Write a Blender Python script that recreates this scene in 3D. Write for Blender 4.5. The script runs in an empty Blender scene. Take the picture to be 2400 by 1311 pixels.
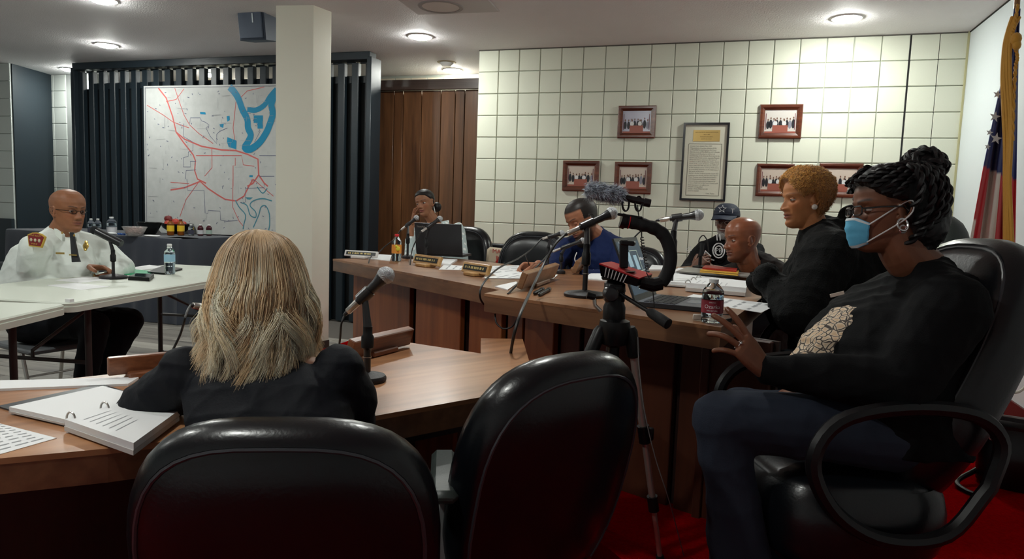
import bpy, math, random
import numpy as np
from mathutils import Vector, Matrix, noise as mnoise
PI = math.pi
C = bpy.context.scene.collection
rng = random.Random(7)

# ------------------------------------------------------------------ camera
H = 1.22                                   # eye height over the wood floor
F_PX, YAW, PITCH, ROLL = 1647.6, -0.31171, -0.09957, 0.03521
cy, sy = math.cos(YAW), math.sin(YAW)
FW = np.array([sy*math.cos(PITCH), cy*math.cos(PITCH), math.sin(PITCH)])
r0 = np.array([cy, -sy, 0.0]); u0 = np.cross(r0, FW)
RT = r0*math.cos(ROLL) + u0*math.sin(ROLL)
UP = -r0*math.sin(ROLL) + u0*math.cos(ROLL)
CAM = np.array([0.0, 0.0, H])
cam = bpy.data.cameras.new('camera'); cam.sensor_width = 36; cam.lens = 36*F_PX/2400
cam.clip_start = 0.05
cam_ob = bpy.data.objects.new('camera', cam); C.objects.link(cam_ob)
M4 = Matrix.Identity(4)
for i in range(3):
    M4[i][0] = RT[i]; M4[i][1] = UP[i]; M4[i][2] = -FW[i]; M4[i][3] = CAM[i]
cam_ob.matrix_world = M4
bpy.context.scene.camera = cam_ob

def ray(x, y): return FW + RT*(x-1200)/F_PX - UP*(y-655.5)/F_PX
def at(x, y, d): return CAM + ray(x, y)*d                      # point at depth d
def on(x, y, z): k = ray(x, y); return CAM + k*((z-H)/k[2])    # point on level z
def ony(x, y, Y): k = ray(x, y); return CAM + k*(Y/k[1])       # point on plane Y
def cdir(a, b, c):                                              # right, up, towards the viewer
    v = RT*a + UP*b - FW*c; return v/np.linalg.norm(v)

# ------------------------------------------------------------------ world, exposure
sc = bpy.context.scene
w = bpy.data.worlds.new('world'); sc.world = w; w.use_nodes = True
w.node_tree.nodes['Background'].inputs[0].default_value = (0.75, 0.82, 0.9, 1)
w.node_tree.nodes['Background'].inputs[1].default_value = 0.12
sc.view_settings.view_transform = 'Standard'; sc.view_settings.look = 'None'
sc.view_settings.exposure = 1.25; sc.view_settings.gamma = 1.0
sc.view_settings.use_curve_mapping = False
ZC = H + 1.492                             # ceiling
LAMP_E = 130.0                              # lens radiance of the round ceiling lamps

# ------------------------------------------------------------------ materials
MATS = {}
def nodes_of(name):
    m = bpy.data.materials.new(name); m.use_nodes = True
    nt = m.node_tree; return m, nt, nt.nodes['Principled BSDF']
def mat(name, col, rough=0.5, metal=0.0, spec=0.5, bump=0.0, bscale=60.0, var=0.0, vscale=5.0, coat=0.0,
        trans=0.0, ior=1.45, emit=0.0, sss=0.0, attr=None, sheen=0.0, objvar=0.0, bdist=0.002, alpha=1.0):
    if name in MATS: return MATS[name]
    m, nt, b = nodes_of(name); N = nt.nodes; L = nt.links
    b.inputs['Roughness'].default_value = rough; b.inputs['Metallic'].default_value = metal
    b.inputs['Specular IOR Level'].default_value = spec; b.inputs['IOR'].default_value = ior
    b.inputs['Coat Weight'].default_value = coat; b.inputs['Coat Roughness'].default_value = 0.15
    b.inputs['Transmission Weight'].default_value = trans
    b.inputs['Sheen Weight'].default_value = sheen
    b.inputs['Alpha'].default_value = alpha
    if sss: b.inputs['Subsurface Weight'].default_value = sss; b.inputs['Subsurface Scale'].default_value = 0.01
    base = (*col, 1)
    b.inputs['Base Color'].default_value = base
    tc = N.new('ShaderNodeTexCoord')
    src = None
    if attr:
        a = N.new('ShaderNodeVertexColor'); a.layer_name = attr; src = a.outputs['Color']
    if var > 0:
        nz = N.new('ShaderNodeTexNoise'); nz.inputs['Scale'].default_value = vscale; nz.inputs['Detail'].default_value = 6
        L.new(tc.outputs['Object'], nz.inputs['Vector'])
        mr = N.new('ShaderNodeMapRange'); mr.inputs[1].default_value = 0.3; mr.inputs[2].default_value = 0.7
        mr.inputs[3].default_value = 1-var; mr.inputs[4].default_value = 1+var
        L.new(nz.outputs['Fac'], mr.inputs[0])
        mx = N.new('ShaderNodeMix'); mx.data_type = 'RGBA'; mx.blend_type = 'MULTIPLY'; mx.inputs[0].default_value = 1
        if src: L.new(src, mx.inputs[6])
        else: mx.inputs[6].default_value = base
        cr = N.new('ShaderNodeCombineColor')
        for i in range(3): L.new(mr.outputs[0], cr.inputs[i])
        L.new(cr.outputs[0], mx.inputs[7]); src = mx.outputs[2]
    if objvar > 0:
        oi = N.new('ShaderNodeObjectInfo')
        mr = N.new('ShaderNodeMapRange'); mr.inputs[3].default_value = 1-objvar; mr.inputs[4].default_value = 1+objvar
        L.new(oi.outputs['Random'], mr.inputs[0])
        mx = N.new('ShaderNodeMix'); mx.data_type = 'RGBA'; mx.blend_type = 'MULTIPLY'; mx.inputs[0].default_value = 1
        if src: L.new(src, mx.inputs[6])
        else: mx.inputs[6].default_value = base
        cr = N.new('ShaderNodeCombineColor')
        for i in range(3): L.new(mr.outputs[0], cr.inputs[i])
        L.new(cr.outputs[0], mx.inputs[7]); src = mx.outputs[2]
    if src: L.new(src, b.inputs['Base Color'])
    if bump > 0:
        nz = N.new('ShaderNodeTexNoise'); nz.inputs['Scale'].default_value = bscale; nz.inputs['Detail'].default_value = 4
        L.new(tc.outputs['Object'], nz.inputs['Vector'])
        bp = N.new('ShaderNodeBump'); bp.inputs['Strength'].default_value = bump; bp.inputs['Distance'].default_value = bdist
        L.new(nz.outputs['Fac'], bp.inputs['Height']); L.new(bp.outputs['Normal'], b.inputs['Normal'])
    if emit:
        b.inputs['Emission Color'].default_value = base; b.inputs['Emission Strength'].default_value = emit
    MATS[name] = m; return m

def wood(name, c1, c2, ang=0.0, rough=0.35, grain=9.0, coat=0.2, vertical=False, c3=None, objvar=0.0):
    """long streaks along the direction ang (about Z), or along Z when vertical"""
    if name in MATS: return MATS[name]
    m, nt, b = nodes_of(name); N = nt.nodes; L = nt.links
    tc = N.new('ShaderNodeTexCoord'); mp = N.new('ShaderNodeMapping'); mp.vector_type = 'TEXTURE'
    mp.inputs['Rotation'].default_value = (0, 0, ang)
    mp.inputs['Scale'].default_value = (1, 1, 14) if vertical else (14, 1, 1)
    oi = N.new('ShaderNodeObjectInfo'); ad = N.new('ShaderNodeVectorMath'); ad.operation = 'ADD'
    sca = N.new('ShaderNodeVectorMath'); sca.operation = 'SCALE'; sca.inputs[3].default_value = 0
    L.new(tc.outputs['Object'], ad.inputs[0])
    if objvar:
        cx = N.new('ShaderNodeCombineXYZ'); mu = N.new('ShaderNodeMath'); mu.operation = 'MULTIPLY'; mu.inputs[1].default_value = 37
        L.new(oi.outputs['Random'], mu.inputs[0])
        for i in range(3): L.new(mu.outputs[0], cx.inputs[i])
        L.new(cx.outputs[0], ad.inputs[1])
    L.new(ad.outputs[0], mp.inputs['Vector'])
    nz = N.new('ShaderNodeTexNoise'); nz.inputs['Scale'].default_value = grain; nz.inputs['Detail'].default_value = 8
    nz.inputs['Roughness'].default_value = 0.62; nz.inputs['Distortion'].default_value = 0.4
    L.new(mp.outputs[0], nz.inputs['Vector'])
    nf = N.new('ShaderNodeTexNoise'); nf.inputs['Scale'].default_value = grain*9; nf.inputs['Detail'].default_value = 3
    L.new(mp.outputs[0], nf.inputs['Vector'])
    mm = N.new('ShaderNodeMath'); mm.operation = 'MULTIPLY_ADD'; mm.inputs[1].default_value = 0.35; 
    L.new(nf.outputs['Fac'], mm.inputs[0]); L.new(nz.outputs['Fac'], mm.inputs[2])
    cr = N.new('ShaderNodeValToRGB'); L.new(mm.outputs[0], cr.inputs['Fac'])
    cr.color_ramp.elements[0].position = 0.48; cr.color_ramp.elements[0].color = (*c1, 1)
    cr.color_ramp.elements[1].position = 0.86; cr.color_ramp.elements[1].color = (*c2, 1)
    if c3:
        e = cr.color_ramp.elements.new(0.66); e.color = (*c3, 1)
    out = cr.outputs['Color']
    if objvar:
        mr = N.new('ShaderNodeMapRange'); mr.inputs[3].default_value = 1-objvar; mr.inputs[4].default_value = 1+objvar
        L.new(oi.outputs['Random'], mr.inputs[0])
        mx = N.new('ShaderNodeMix'); mx.data_type = 'RGBA'; mx.blend_type = 'MULTIPLY'; mx.inputs[0].default_value = 1
        cc = N.new('ShaderNodeCombineColor')
        for i in range(3): L.new(mr.outputs[0], cc.inputs[i])
        L.new(out, mx.inputs[6]); L.new(cc.outputs[0], mx.inputs[7]); out = mx.outputs[2]
    L.new(out, b.inputs['Base Color'])
    b.inputs['Roughness'].default_value = rough; b.inputs['Coat Weight'].default_value = coat; b.inputs['Coat Roughness'].default_value = 0.2
    bp = N.new('ShaderNodeBump'); bp.inputs['Strength'].default_value = 0.15; bp.inputs['Distance'].default_value = 0.001
    L.new(nf.outputs['Fac'], bp.inputs['Height']); L.new(bp.outputs['Normal'], b.inputs['Normal'])
    MATS[name] = m; return m

# ------------------------------------------------------------------ mesh helpers
def nrm(v): v = np.asarray(v, float); return v/(np.linalg.norm(v)+1e-12)
class MB:
    def __init__(s): s.v = []; s.f = []; s.n = 0
    def add(s, V, F):
        V = np.asarray(V, float).reshape(-1, 3); s.v.append(V)
        for f in F: s.f.append([i+s.n for i in f])
        s.n += len(V); return s
    def box(s, c, size, ax=None, ay=None, az=None):
        c = np.asarray(c, float); ax = np.array([1, 0, 0.]) if ax is None else nrm(ax)
        ay = np.array([0, 1., 0]) if ay is None else nrm(ay)
        az = nrm(np.cross(ax, ay)) if az is None else nrm(az)
        V = [c + ax*sx*size[0]/2 + ay*sy_*size[1]/2 + az*sz*size[2]/2 for sx in (-1, 1) for sy_ in (-1, 1) for sz in (-1, 1)]
        return s.add(V, [(0, 1, 3, 2), (4, 6, 7, 5), (0, 4, 5, 1), (2, 3, 7, 6), (0, 2, 6, 4), (1, 5, 7, 3)])
    def bbox(s, c, size, bev, ax=None, ay=None):
        """box with every edge chamfered"""
        c = np.asarray(c, float); ax = np.array([1, 0, 0.]) if ax is None else nrm(ax)
        ay = np.array([0, 1., 0]) if ay is None else nrm(ay); az = nrm(np.cross(ax, ay))
        bm = bmesh_box(size, bev)
        V = [c + ax*v[0] + ay*v[1] + az*v[2] for v in bm[0]]
        return s.add(V, bm[1])
    def prism(s, poly, z0, z1):
        n = len(poly); p = [np.array([q[0], q[1]]) for q in poly]
        a = sum(p[i][0]*p[(i+1) % n][1]-p[(i+1) % n][0]*p[i][1] for i in range(n))
        if a < 0: p = p[::-1]
        V = [[q[0], q[1], z0] for q in p] + [[q[0], q[1], z1] for q in p]
        return s.add(V, [tuple(range(n-1, -1, -1)), tuple(range(n, 2*n))] + [(i, (i+1) % n, (i+1) % n+n, i+n) for i in range(n)])
    def rings(s, R, cap=True, close=False):
        n = len(R[0]); V = np.concatenate([np.asarray(r, float) for r in R]); F = []
        m = len(R)
        for k in range(m if close else m-1):
            a = k*n; b = ((k+1) % m)*n
            for i in range(n): j = (i+1) % n; F.append((a+i, a+j, b+j, b+i))
        if cap and not close: F.append(tuple(range(n-1, -1, -1))); F.append(tuple(range((m-1)*n, m*n)))
        return s.add(V, F)
    def tube(s, pts, r, res=8, cap=True, closed=False):
        P = [np.asarray(p, float) for p in pts]; m = len(P)
        rr = [r]*m if np.isscalar(r) else r
        R = []; prev = None
        for i in range(m):
            if closed: t = nrm(P[(i+1) % m]-P[i-1])
            else: t = nrm(P[min(i+1, m-1)]-P[max(i-1, 0)])
            if prev is None:
                a = np.array([0, 0, 1.]) if abs(t[2]) < 0.9 else np.array([1., 0, 0])
                a = nrm(np.cross(np.cross(t, a), t))
            else: a = nrm(prev - t*np.dot(prev, t))
            prev = a; b = np.cross(t, a)
            R.append([P[i]+(a*math.cos(q)+b*math.sin(q))*rr[i] for q in np.arange(res)*2*PI/res])
        return s.rings(R, cap, closed)
    def lathe(s, prof, c=(0, 0, 0), axis=(0, 0, 1), res=20, cap=True):
        az = nrm(axis); a = np.array([1., 0, 0]) if abs(az[0]) < 0.9 else np.array([0, 1., 0])
        a = nrm(a-az*np.dot(a, az)); b = np.cross(az, a); c = np.asarray(c, float)
        R = [[c+az*z+(a*math.cos(q)+b*math.sin(q))*max(r, 1e-5) for q in np.arange(res)*2*PI/res] for r, z in prof]
        return s.rings(R, cap)
    def sphere(s, c, r, res=14, sc_=(1, 1, 1), ax=None, rings=None):
        c = np.asarray(c, float); A = np.eye(3) if ax is None else np.asarray(ax)
        rg = rings or res//2
        R = []
        for k in range(rg+1):
            t = -PI/2 + PI*k/rg
            R.append([c + A.T @ (np.array([math.cos(t)*math.cos(q)*sc_[0], math.cos(t)*math.sin(q)*sc_[1], math.sin(t)*sc_[2]])*r) for q in np.arange(res)*2*PI/res])
        return s.rings(R, True)
    def grid(s, G, closed_u=False):
        """G[i][j] array of points"""
        G = np.asarray(G, float); m, n = G.shape[:2]; F = []
        for i in range(m-1):
            for j in range(n if closed_u else n-1):
                k = (j+1) % n; F.append((i*n+j, i*n+k, (i+1)*n+k, (i+1)*n+j))
        return s.add(G.reshape(-1, 3), F)
    def V(s): return np.concatenate(s.v) if s.v else np.zeros((0, 3))
def bmesh_box(size, bev):
    x, y, z = [q/2 for q in size]; V = []; idx = {}
    for sx in (-1, 1):
        for sy_ in (-1, 1):
            for sz in (-1, 1):
                for k in range(3):
                    p = [sx*x, sy_*y, sz*z]
                    q = [sx*(x-bev), sy_*(y-bev), sz*(z-bev)]; q[k] = p[k]
                    idx[(sx, sy_, sz, k)] = len(V); V.append(q)
    F = []
    for k in range(3):
        o = [i for i in range(3) if i != k]
        for s_ in (-1, 1):
            L = []
            for a, b in ((-1, -1), (1, -1), (1, 1), (-1, 1)):
                t = [0, 0, 0]; t[k] = s_; t[o[0]] = a; t[o[1]] = b; L.append(idx[(*t, k)])
            F.append(L)
    for k in range(3):
        o = [i for i in range(3) if i != k]
        for a in (-1, 1):
            for b in (-1, 1):
                t0 = [0, 0, 0]; t1 = [0, 0, 0]; t0[o[0]] = t1[o[0]] = a; t0[o[1]] = t1[o[1]] = b; t0[k] = -1; t1[k] = 1
                F.append([idx[(*t0, o[0])], idx[(*t1, o[0])], idx[(*t1, o[1])], idx[(*t0, o[1])]])
    for sx in (-1, 1):
        for sy_ in (-1, 1):
            for sz in (-1, 1): F.append([idx[(sx, sy_, sz, k)] for k in range(3)])
    # orient outwards
    V2 = np.array(V); out = []
    for f in F:
        c = V2[f].mean(0); n = np.cross(V2[f[1]]-V2[f[0]], V2[f[2]]-V2[f[0]])
        out.append(f if np.dot(n, c) > 0 else f[::-1])
    return V, out

ORG = {}
def link(o, parent=None):
    C.objects.link(o)
    if parent is not None: o.parent = parent
    return o
def mesh_data(name, V, F, smooth=False, m=None, sharp=None):
    me = bpy.data.meshes.new(name); me.from_pydata(np.asarray(V).tolist(), [], [list(f) for f in F]); me.update()
    if smooth:
        me.polygons.foreach_set('use_smooth', [True]*len(me.polygons))
        if sharp: me.set_sharp_from_angle(angle=math.radians(sharp))
    if m: me.materials.append(m)
    return me
def obj(name, mb, m, parent=None, smooth=True, sharp=40, kind=None, label=None):
    V = mb.V(); org = ORG.get(parent, np.zeros(3)) if parent is not None else np.zeros(3)
    own = np.zeros(3)
    if parent is None and len(V):
        own = np.array([V[:, 0].mean(), V[:, 1].mean(), V[:, 2].min()])
    me = mesh_data(name, V-org-own, mb.f, smooth, m, sharp)
    o = bpy.data.objects.new(name, me); o.location = own; link(o, parent); ORG[o] = org+own
    if kind: o['kind'] = kind
    elif any(q in name for q in ('print', '_lines', 'river', 'creek', 'handwriting', 'lettering', 'border', '_text')) and name != 'photo_print': o['kind'] = 'stuff'
    if label: o['label'] = label
    return o
def tag(o, label, cat, group=None, kind=None):
    o['label'] = label; o['category'] = cat
    if group: o['group'] = group
    if kind: o['kind'] = kind
    return o
def thing(name, label, cat, loc=(0, 0, 0), group=None):
    o = bpy.data.objects.new(name, None); C.objects.link(o); o.location = loc; o.empty_display_size = 0.1
    ORG[o] = np.array(loc, float); return tag(o, label, cat, group)
def struct(name, mb, m, parent=None, smooth=False):
    o = obj(name, mb, m, parent, smooth)
    if parent is None: o['kind'] = 'structure'
    return o
def piece(name, me, parent, loc=(0, 0, 0), rot=None):
    """one more object on shared mesh data; loc in world space"""
    o = bpy.data.objects.new(name, me); link(o, parent)
    o.location = np.asarray(loc, float)-ORG.get(parent, np.zeros(3)); ORG[o] = np.asarray(loc, float)
    if rot: o.rotation_euler = rot
    return o
def text_mb(txt, origin, right, up, size, depth=0.0006, align='CENTER', wid=None):
    """letters as thin flat geometry; origin = anchor on the baseline"""
    cu = bpy.data.curves.new('t', 'FONT'); cu.body = txt; cu.size = 1; cu.align_x = align; cu.resolution_u = 2
    o = bpy.data.objects.new('t', cu); C.objects.link(o)
    dg = bpy.context.evaluated_depsgraph_get(); me = bpy.data.meshes.new_from_object(o.evaluated_get(dg))
    V = np.array([v.co[:] for v in me.vertices]); F = [list(p.vertices) for p in me.polygons]
    bpy.data.objects.remove(o); bpy.data.curves.remove(cu)
    mb = MB()
    if len(V) == 0: return mb
    kx = size
    if wid: kx = wid/max(V[:, 0].max()-V[:, 0].min(), 1e-6)
    right = nrm(right); up = nrm(up); n = np.cross(right, up)
    P = np.asarray(origin, float)+np.outer(V[:, 0]*kx, right)+np.outer(V[:, 1]*size, up)+n*depth
    return mb.add(P, F)
def smoothpath(P, n=8):
    """Catmull-Rom through the points"""
    P = [np.asarray(p, float) for p in P]; out = []
    Q = [2*P[0]-P[1]]+P+[2*P[-1]-P[-2]]
    for i in range(1, len(Q)-2):
        for k in range(n):
            t = k/n; p0, p1, p2, p3 = Q[i-1:i+3]
            out.append(0.5*((2*p1)+(-p0+p2)*t+(2*p0-5*p1+4*p2-p3)*t*t+(-p0+3*p1-3*p2+p3)*t**3))
    out.append(P[-1]); return out
# ================================================================== THE ROOM
YB = 6.415; XB0 = -2.475; XR = 1.588; TL = 0.2032
white_block = mat('painted block', (0.70, 0.72, 0.60), 0.62, bump=0.35, bscale=120, objvar=0.025, bdist=0.001)
grey_block = mat('grey painted block', (0.52, 0.56, 0.53), 0.6, bump=0.35, bscale=120, objvar=0.03, bdist=0.001)
warm_block = mat('warm painted block', (0.66, 0.58, 0.44), 0.6, bump=0.3, bscale=120, objvar=0.02, bdist=0.001)
mortar = mat('recessed mortar', (0.40, 0.42, 0.36), 0.8)
mortar_dk = mat('grey mortar', (0.30, 0.32, 0.31), 0.8)
black_joint = mat('black joint', (0.01, 0.01, 0.01), 0.8)
ceil_m = mat('stippled ceiling', (0.74, 0.725, 0.735), 0.75, bump=1.0, bscale=85, bdist=0.004, var=0.03, vscale=1.2)
plaster = mat('white plaster', (0.70, 0.76, 0.78), 0.6, bump=0.12, bscale=40)
col_m = mat('cream column paint', (0.86, 0.855, 0.74), 0.38, bump=0.15, bscale=50, coat=0.15)
dark_m = mat('dark blue black paint', (0.012, 0.020, 0.027), 0.42, bump=0.15, bscale=30)
darker = mat('black board', (0.004, 0.006, 0.008), 0.6)
carpet = mat('red carpet', (0.30, 0.0015, 0.003), 1.0, spec=0.0, bump=0.9, bscale=420, var=0.18, vscale=90, bdist=0.004)
brown_base = mat('brown rubber base', (0.06, 0.045, 0.04), 0.45)

# floor: wood planks
LIM = (-9.6, 3.2)
fl = struct('floor', MB().box((-3.4, 2.6, -0.06), (13.0, 10.6, 0.1)), mat('floor subbase', (0.10, 0.09, 0.08), 0.8))
plank_m = wood('vinyl plank', (0.13, 0.12, 0.11), (0.40, 0.38, 0.34), rough=0.32, grain=3.0, coat=0.1, objvar=0.22, c3=(0.27, 0.25, 0.225))
pw = 0.18
pl_me = mesh_data('plank', *bmesh_box((1.196, pw-0.004, 0.01), 0.0015), m=plank_m)
k = 0
for j in range(18):
    for i in range(6):
        x = -8.4 + i*1.2 + (j % 3)*0.4; y = 2.35 + j*pw
        if x > -2.6: continue
        piece('plank', pl_me, fl, (x, y, -0.005))
# red carpet on the low floor under the desks and the raised platform
ZD = 0.10
cp = struct('floor', MB().box((-0.75, 1.45, 0.004), (4.75, 7.1, 0.008)), carpet)
dais_poly = [(-3.0, 4.6), (-2.6, 4.15), (-0.75, 3.0), (-0.45, 2.35), (0.0, 1.9), (0.15, 0.4), (0.15, -2.0), (1.60, -2.0), (1.60, 6.41), (-3.0, 6.41)]
struct('floor', MB().prism(dais_poly, 0.005, ZD), carpet)

cl = struct('ceiling', MB().box((-3.4, 2.6, ZC+0.05), (13.0, 10.6, 0.1)), ceil_m)

# block wall straight ahead
def block_mesh(name, wd, ht, dep, m):
    b = 0.004; x = wd/2; z = ht/2
    V = [(-x, 0, -z), (x, 0, -z), (x, 0, z), (-x, 0, z), (-x, -dep+b, -z), (x, -dep+b, -z), (x, -dep+b, z), (-x, -dep+b, z),
         (-x+b, -dep, -z+b), (x-b, -dep, -z+b), (x-b, -dep, z-b), (-x+b, -dep, z-b)]
    F = [(0, 1, 5, 4), (1, 2, 6, 5), (2, 3, 7, 6), (3, 0, 4, 7), (4, 5, 9, 8), (5, 6, 10, 9), (6, 7, 11, 10), (7, 4, 8, 11), (8, 9, 10, 11)]
    return mesh_data(name, V, F, m=m)
wb = struct('wall_back', MB().box(((XB0+XR)/2, YB+0.11, ZC/2), (XR-XB0, 0.2, ZC)), mortar)
bme = block_mesh('block', TL-0.007, TL-0.007, 0.012, white_block)
for i in range(20):
    for j in range(13):
        dx = 0.004 if i in (18,) else 0
        piece('block', bme, wb, (XB0+(i+0.5)*TL+dx, YB+0.010, ZC-(j+0.5)*TL-0.001))
obj('control_joint', MB().box((XB0+18*TL, YB+0.004, ZC-0.9), (0.012, 0.01, 1.8)).box((XB0+19*TL, YB+0.006, ZC-0.75), (0.005, 0.01, 1.5)), black_joint, wb)
# dark line under the ceiling and in the corner
struct('trim_1', MB().box(((XB0+XR)/2, YB-0.004, ZC-0.004), (XR-XB0, 0.012, 0.010)), mat('dark joint filler', (0.10, 0.095, 0.08), 0.8))
struct('trim_2', MB().box((XR-0.008, YB-0.006, ZC/2), (0.014, 0.012, ZC)), mat('yellowed caulk', (0.50, 0.48, 0.27), 0.6))
struct('wall_right', MB().box((XR+0.06, 2.4, ZC/2), (0.12, 8.2, ZC)), plaster)
struct('trim_3', MB().box((XR-0.003, 2.4, ZC-0.004), (0.008, 8.0, 0.008)), black_joint)
struct('baseboard_right', MB().box((XR-0.008, 2.3, ZD+0.05), (0.014, 8.0, 0.10)), mat('dark red base', (0.10, 0.01, 0.01), 0.5))

# panelled timber wall in the gap, with plain blocks above it
wp = struct('wall_panelled', MB().box((-3.35, 6.96, 1.2), (1.9, 0.06, 2.4)), mat('panel backing', (0.02, 0.012, 0.008), 0.7))
panel_m = wood('walnut wall panel', (0.050, 0.020, 0.009), (0.19, 0.080, 0.032), vertical=True, rough=0.36, grain=4.0, coat=0.25, objvar=0.28, c3=(0.115, 0.048, 0.019))
xs = [ony(740+q/2.85, 400, 6.9)[0] for q in (345, 385, 517, 578, 700, 828, 922, 985, 1078)]
for a, b in zip(xs[:-1], xs[1:]):
    o = obj('panel', MB().bbox(((a+b)/2, 6.905, 1.215), (b-a-0.008, 0.03, 2.43), 0.003), panel_m, wp)
ztop = ony(1000, 200, 6.88)[2]
struct('trim_4', MB().box((-3.35, 6.87, ztop), (1.9, 0.10, 0.10)), wood('dark walnut rail', (0.03, 0.018, 0.014), (0.07, 0.042, 0.032), rough=0.4, grain=5))
wf = struct('wall_far', MB().box((-4.0, 7.62, ZC/2), (8.0, 0.2, ZC)), mortar)
wme = block_mesh('block', TL-0.006, TL-0.006, 0.012, warm_block)
for i in range(34):
    for j in (0, 1):
        piece('block', wme, wf, (-8.0+(i+0.5)*TL, 7.52+0.010, ZC-(j+0.5)*TL-0.02))

# left: block pier, dark recess, second pier
wl = struct('wall_left', MB().box((-9.06, 6.175, ZC/2), (1.62, 0.03, ZC)), mortar_dk)
lbm = block_mesh('block', 0.40, TL-0.006, 0.012, grey_block)
e0 = on(19, 147, ZC); e1 = ony(115, 300, 6.86)
for i in range(3):
    for j in range(9):
        piece('block', lbm, wl, (e0[0]-0.2-i*0.4064, 6.142+0.022, ZC-(j+0.5)*TL))
struct('wall_recess', MB().prism([(e0[0]-0.5, 6.192), (e0[0]-0.008, 6.192), (-8.445, 6.86), (-8.9, 6.86)], 0, ZC), dark_m)
pr0 = struct('wall_pier', MB().box((-8.09, 6.92, ZC/2), (0.72, 0.12, ZC)), mortar_dk)
pbm = block_mesh('block', TL-0.005, TL-0.005, 0.012, grey_block)
e1 = ony(115, 300, 7.1)
for i in range(3):
    for j in range(12):
        piece('block', pbm, pr0, (e1[0]+(i+0.5)*TL, 6.852+0.01, ZC-(j+0.5)*TL))
struct('baseboard_left', MB().box((-9.06, 6.12, 0.45), (1.7, 0.04, 0.9)), dark_m)

# dark slatted screen
PIT = 0.1563; X0F = -7.36
wsn = struct('wall_screen', MB().box((-5.48, 6.42, 1.22), (3.82, 0.03, 2.44)), darker)
fin = mesh_data('slat', *bmesh_box((0.078, 0.060, 2.62), 0.006), m=dark_m)
NF = 25
for i in range(NF):
    piece('slat', fin, wsn, (X0F+i*PIT, 6.365, 1.31))
fill = mesh_data('slot_filler', *bmesh_box((PIT-0.052, 0.015, 0.07), 0.002), m=dark_m)
for i in range(NF-1):
    if i > 0: piece('filler', fill, wsn, (X0F+(i+0.5)*PIT, 6.40, 2.465))
    f2 = piece('filler', fill, wsn, (X0F+(i+0.5)*PIT, 6.40, 2.655))
obj('rail', MB().bbox((-5.48, 6.33, 2.672), (3.84, 0.13, 0.075), 0.004), dark_m, wsn)
obj('end_post', MB().bbox((-3.565, 6.36, 1.33), (0.05, 0.20, 2.66), 0.004), dark_m, wsn)
obj('end_post', MB().bbox((-7.42, 6.36, 1.33), (0.05, 0.16, 2.66), 0.004), dark_m, wsn)

# column
ca = on(647, 13, ZC); cb = on(735, 12, ZC); cc = on(777, 28, ZC)
dx = cb-ca; dy = cc-cb; cd = ca+dy
colm = MB().prism([ca, cb, cc, cd], 0.008, ZC)
co = struct('column', colm, col_m)
cen = (ca+cb+cc+cd)/4
bpoly = [cen+(p-cen)*1.03 for p in (ca, cb, cc, cd)]
obj('column_base', MB().prism(bpoly, 0.006, 0.10), brown_base, co)

# rest of the room behind the photographer
struct('wall_rear', MB().box((-3.4, -1.95, ZC/2), (13.0, 0.1, ZC)), plaster)
struct('wall_side', MB().box((-9.75, 2.6, ZC/2), (0.1, 9.4, ZC)), plaster)

# ------------------------------------------------------------------ ceiling lamps
glow = mat('lit lamp lens', (0.97, 1.0, 0.94), 0.4, emit=LAMP_E)
trim_m = mat('white lamp trim', (0.8, 0.8, 0.78), 0.4)
lamps = [on(250, 105, ZC), on(985, 85, ZC), on(1985, 42, ZC), on(163, 162, ZC), on(240, -1, ZC)]
LB = ['round lit ceiling lamp left of the black loudspeaker', 'round lit ceiling lamp right of the cream column',
      'round lit ceiling lamp over the right end of the block wall', 'round lit ceiling lamp by the left end of the dark slatted screen',
      'round lit ceiling lamp cut by the top edge of the photo']
lamps += [np.array(p) for p in ((-6.6, 1.7, ZC), (-3.6, 1.5, ZC), (-1.0, 3.2, ZC), (-1.5, 0.45, ZC), (-6.2, 7.1, ZC), (-3.1, 7.25, ZC))]  # last two are added to light the space behind screen and timber wall
for i, p in enumerate(lamps):
    t = thing('ceiling_lamp', LB[i] if i < 5 else 'round ceiling lamp outside the picture', 'ceiling lamp', (p[0], p[1], ZC), 'round ceiling lamps')
    if i >= 5: t['label'] = ('round lit ceiling lamp over the folding tables, above the picture', 'round lit ceiling lamp over the gap between folding table and front desk', 'round lit ceiling lamp over the council desk, above the picture', 'round lit ceiling lamp over the blonde woman, above the picture', 'added ceiling lamp that lights the space behind the dark slatted screen', 'added ceiling lamp that lights the blocks behind the timber panelled wall')[i-5]
    obj('lens', MB().lathe([(0.085, -0.002), (0.083, -0.014), (0.06, -0.024), (0.02, -0.029), (0.001, -0.03)], (p[0], p[1], ZC), res=24), glow, t)
    obj('trim_ring', MB().lathe([(0.088, 0.0), (0.088, -0.008), (0.105, -0.008), (0.112, -0.001), (0.112, 0.0)], (p[0], p[1], ZC), res=28, cap=False), trim_m, t)
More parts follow.
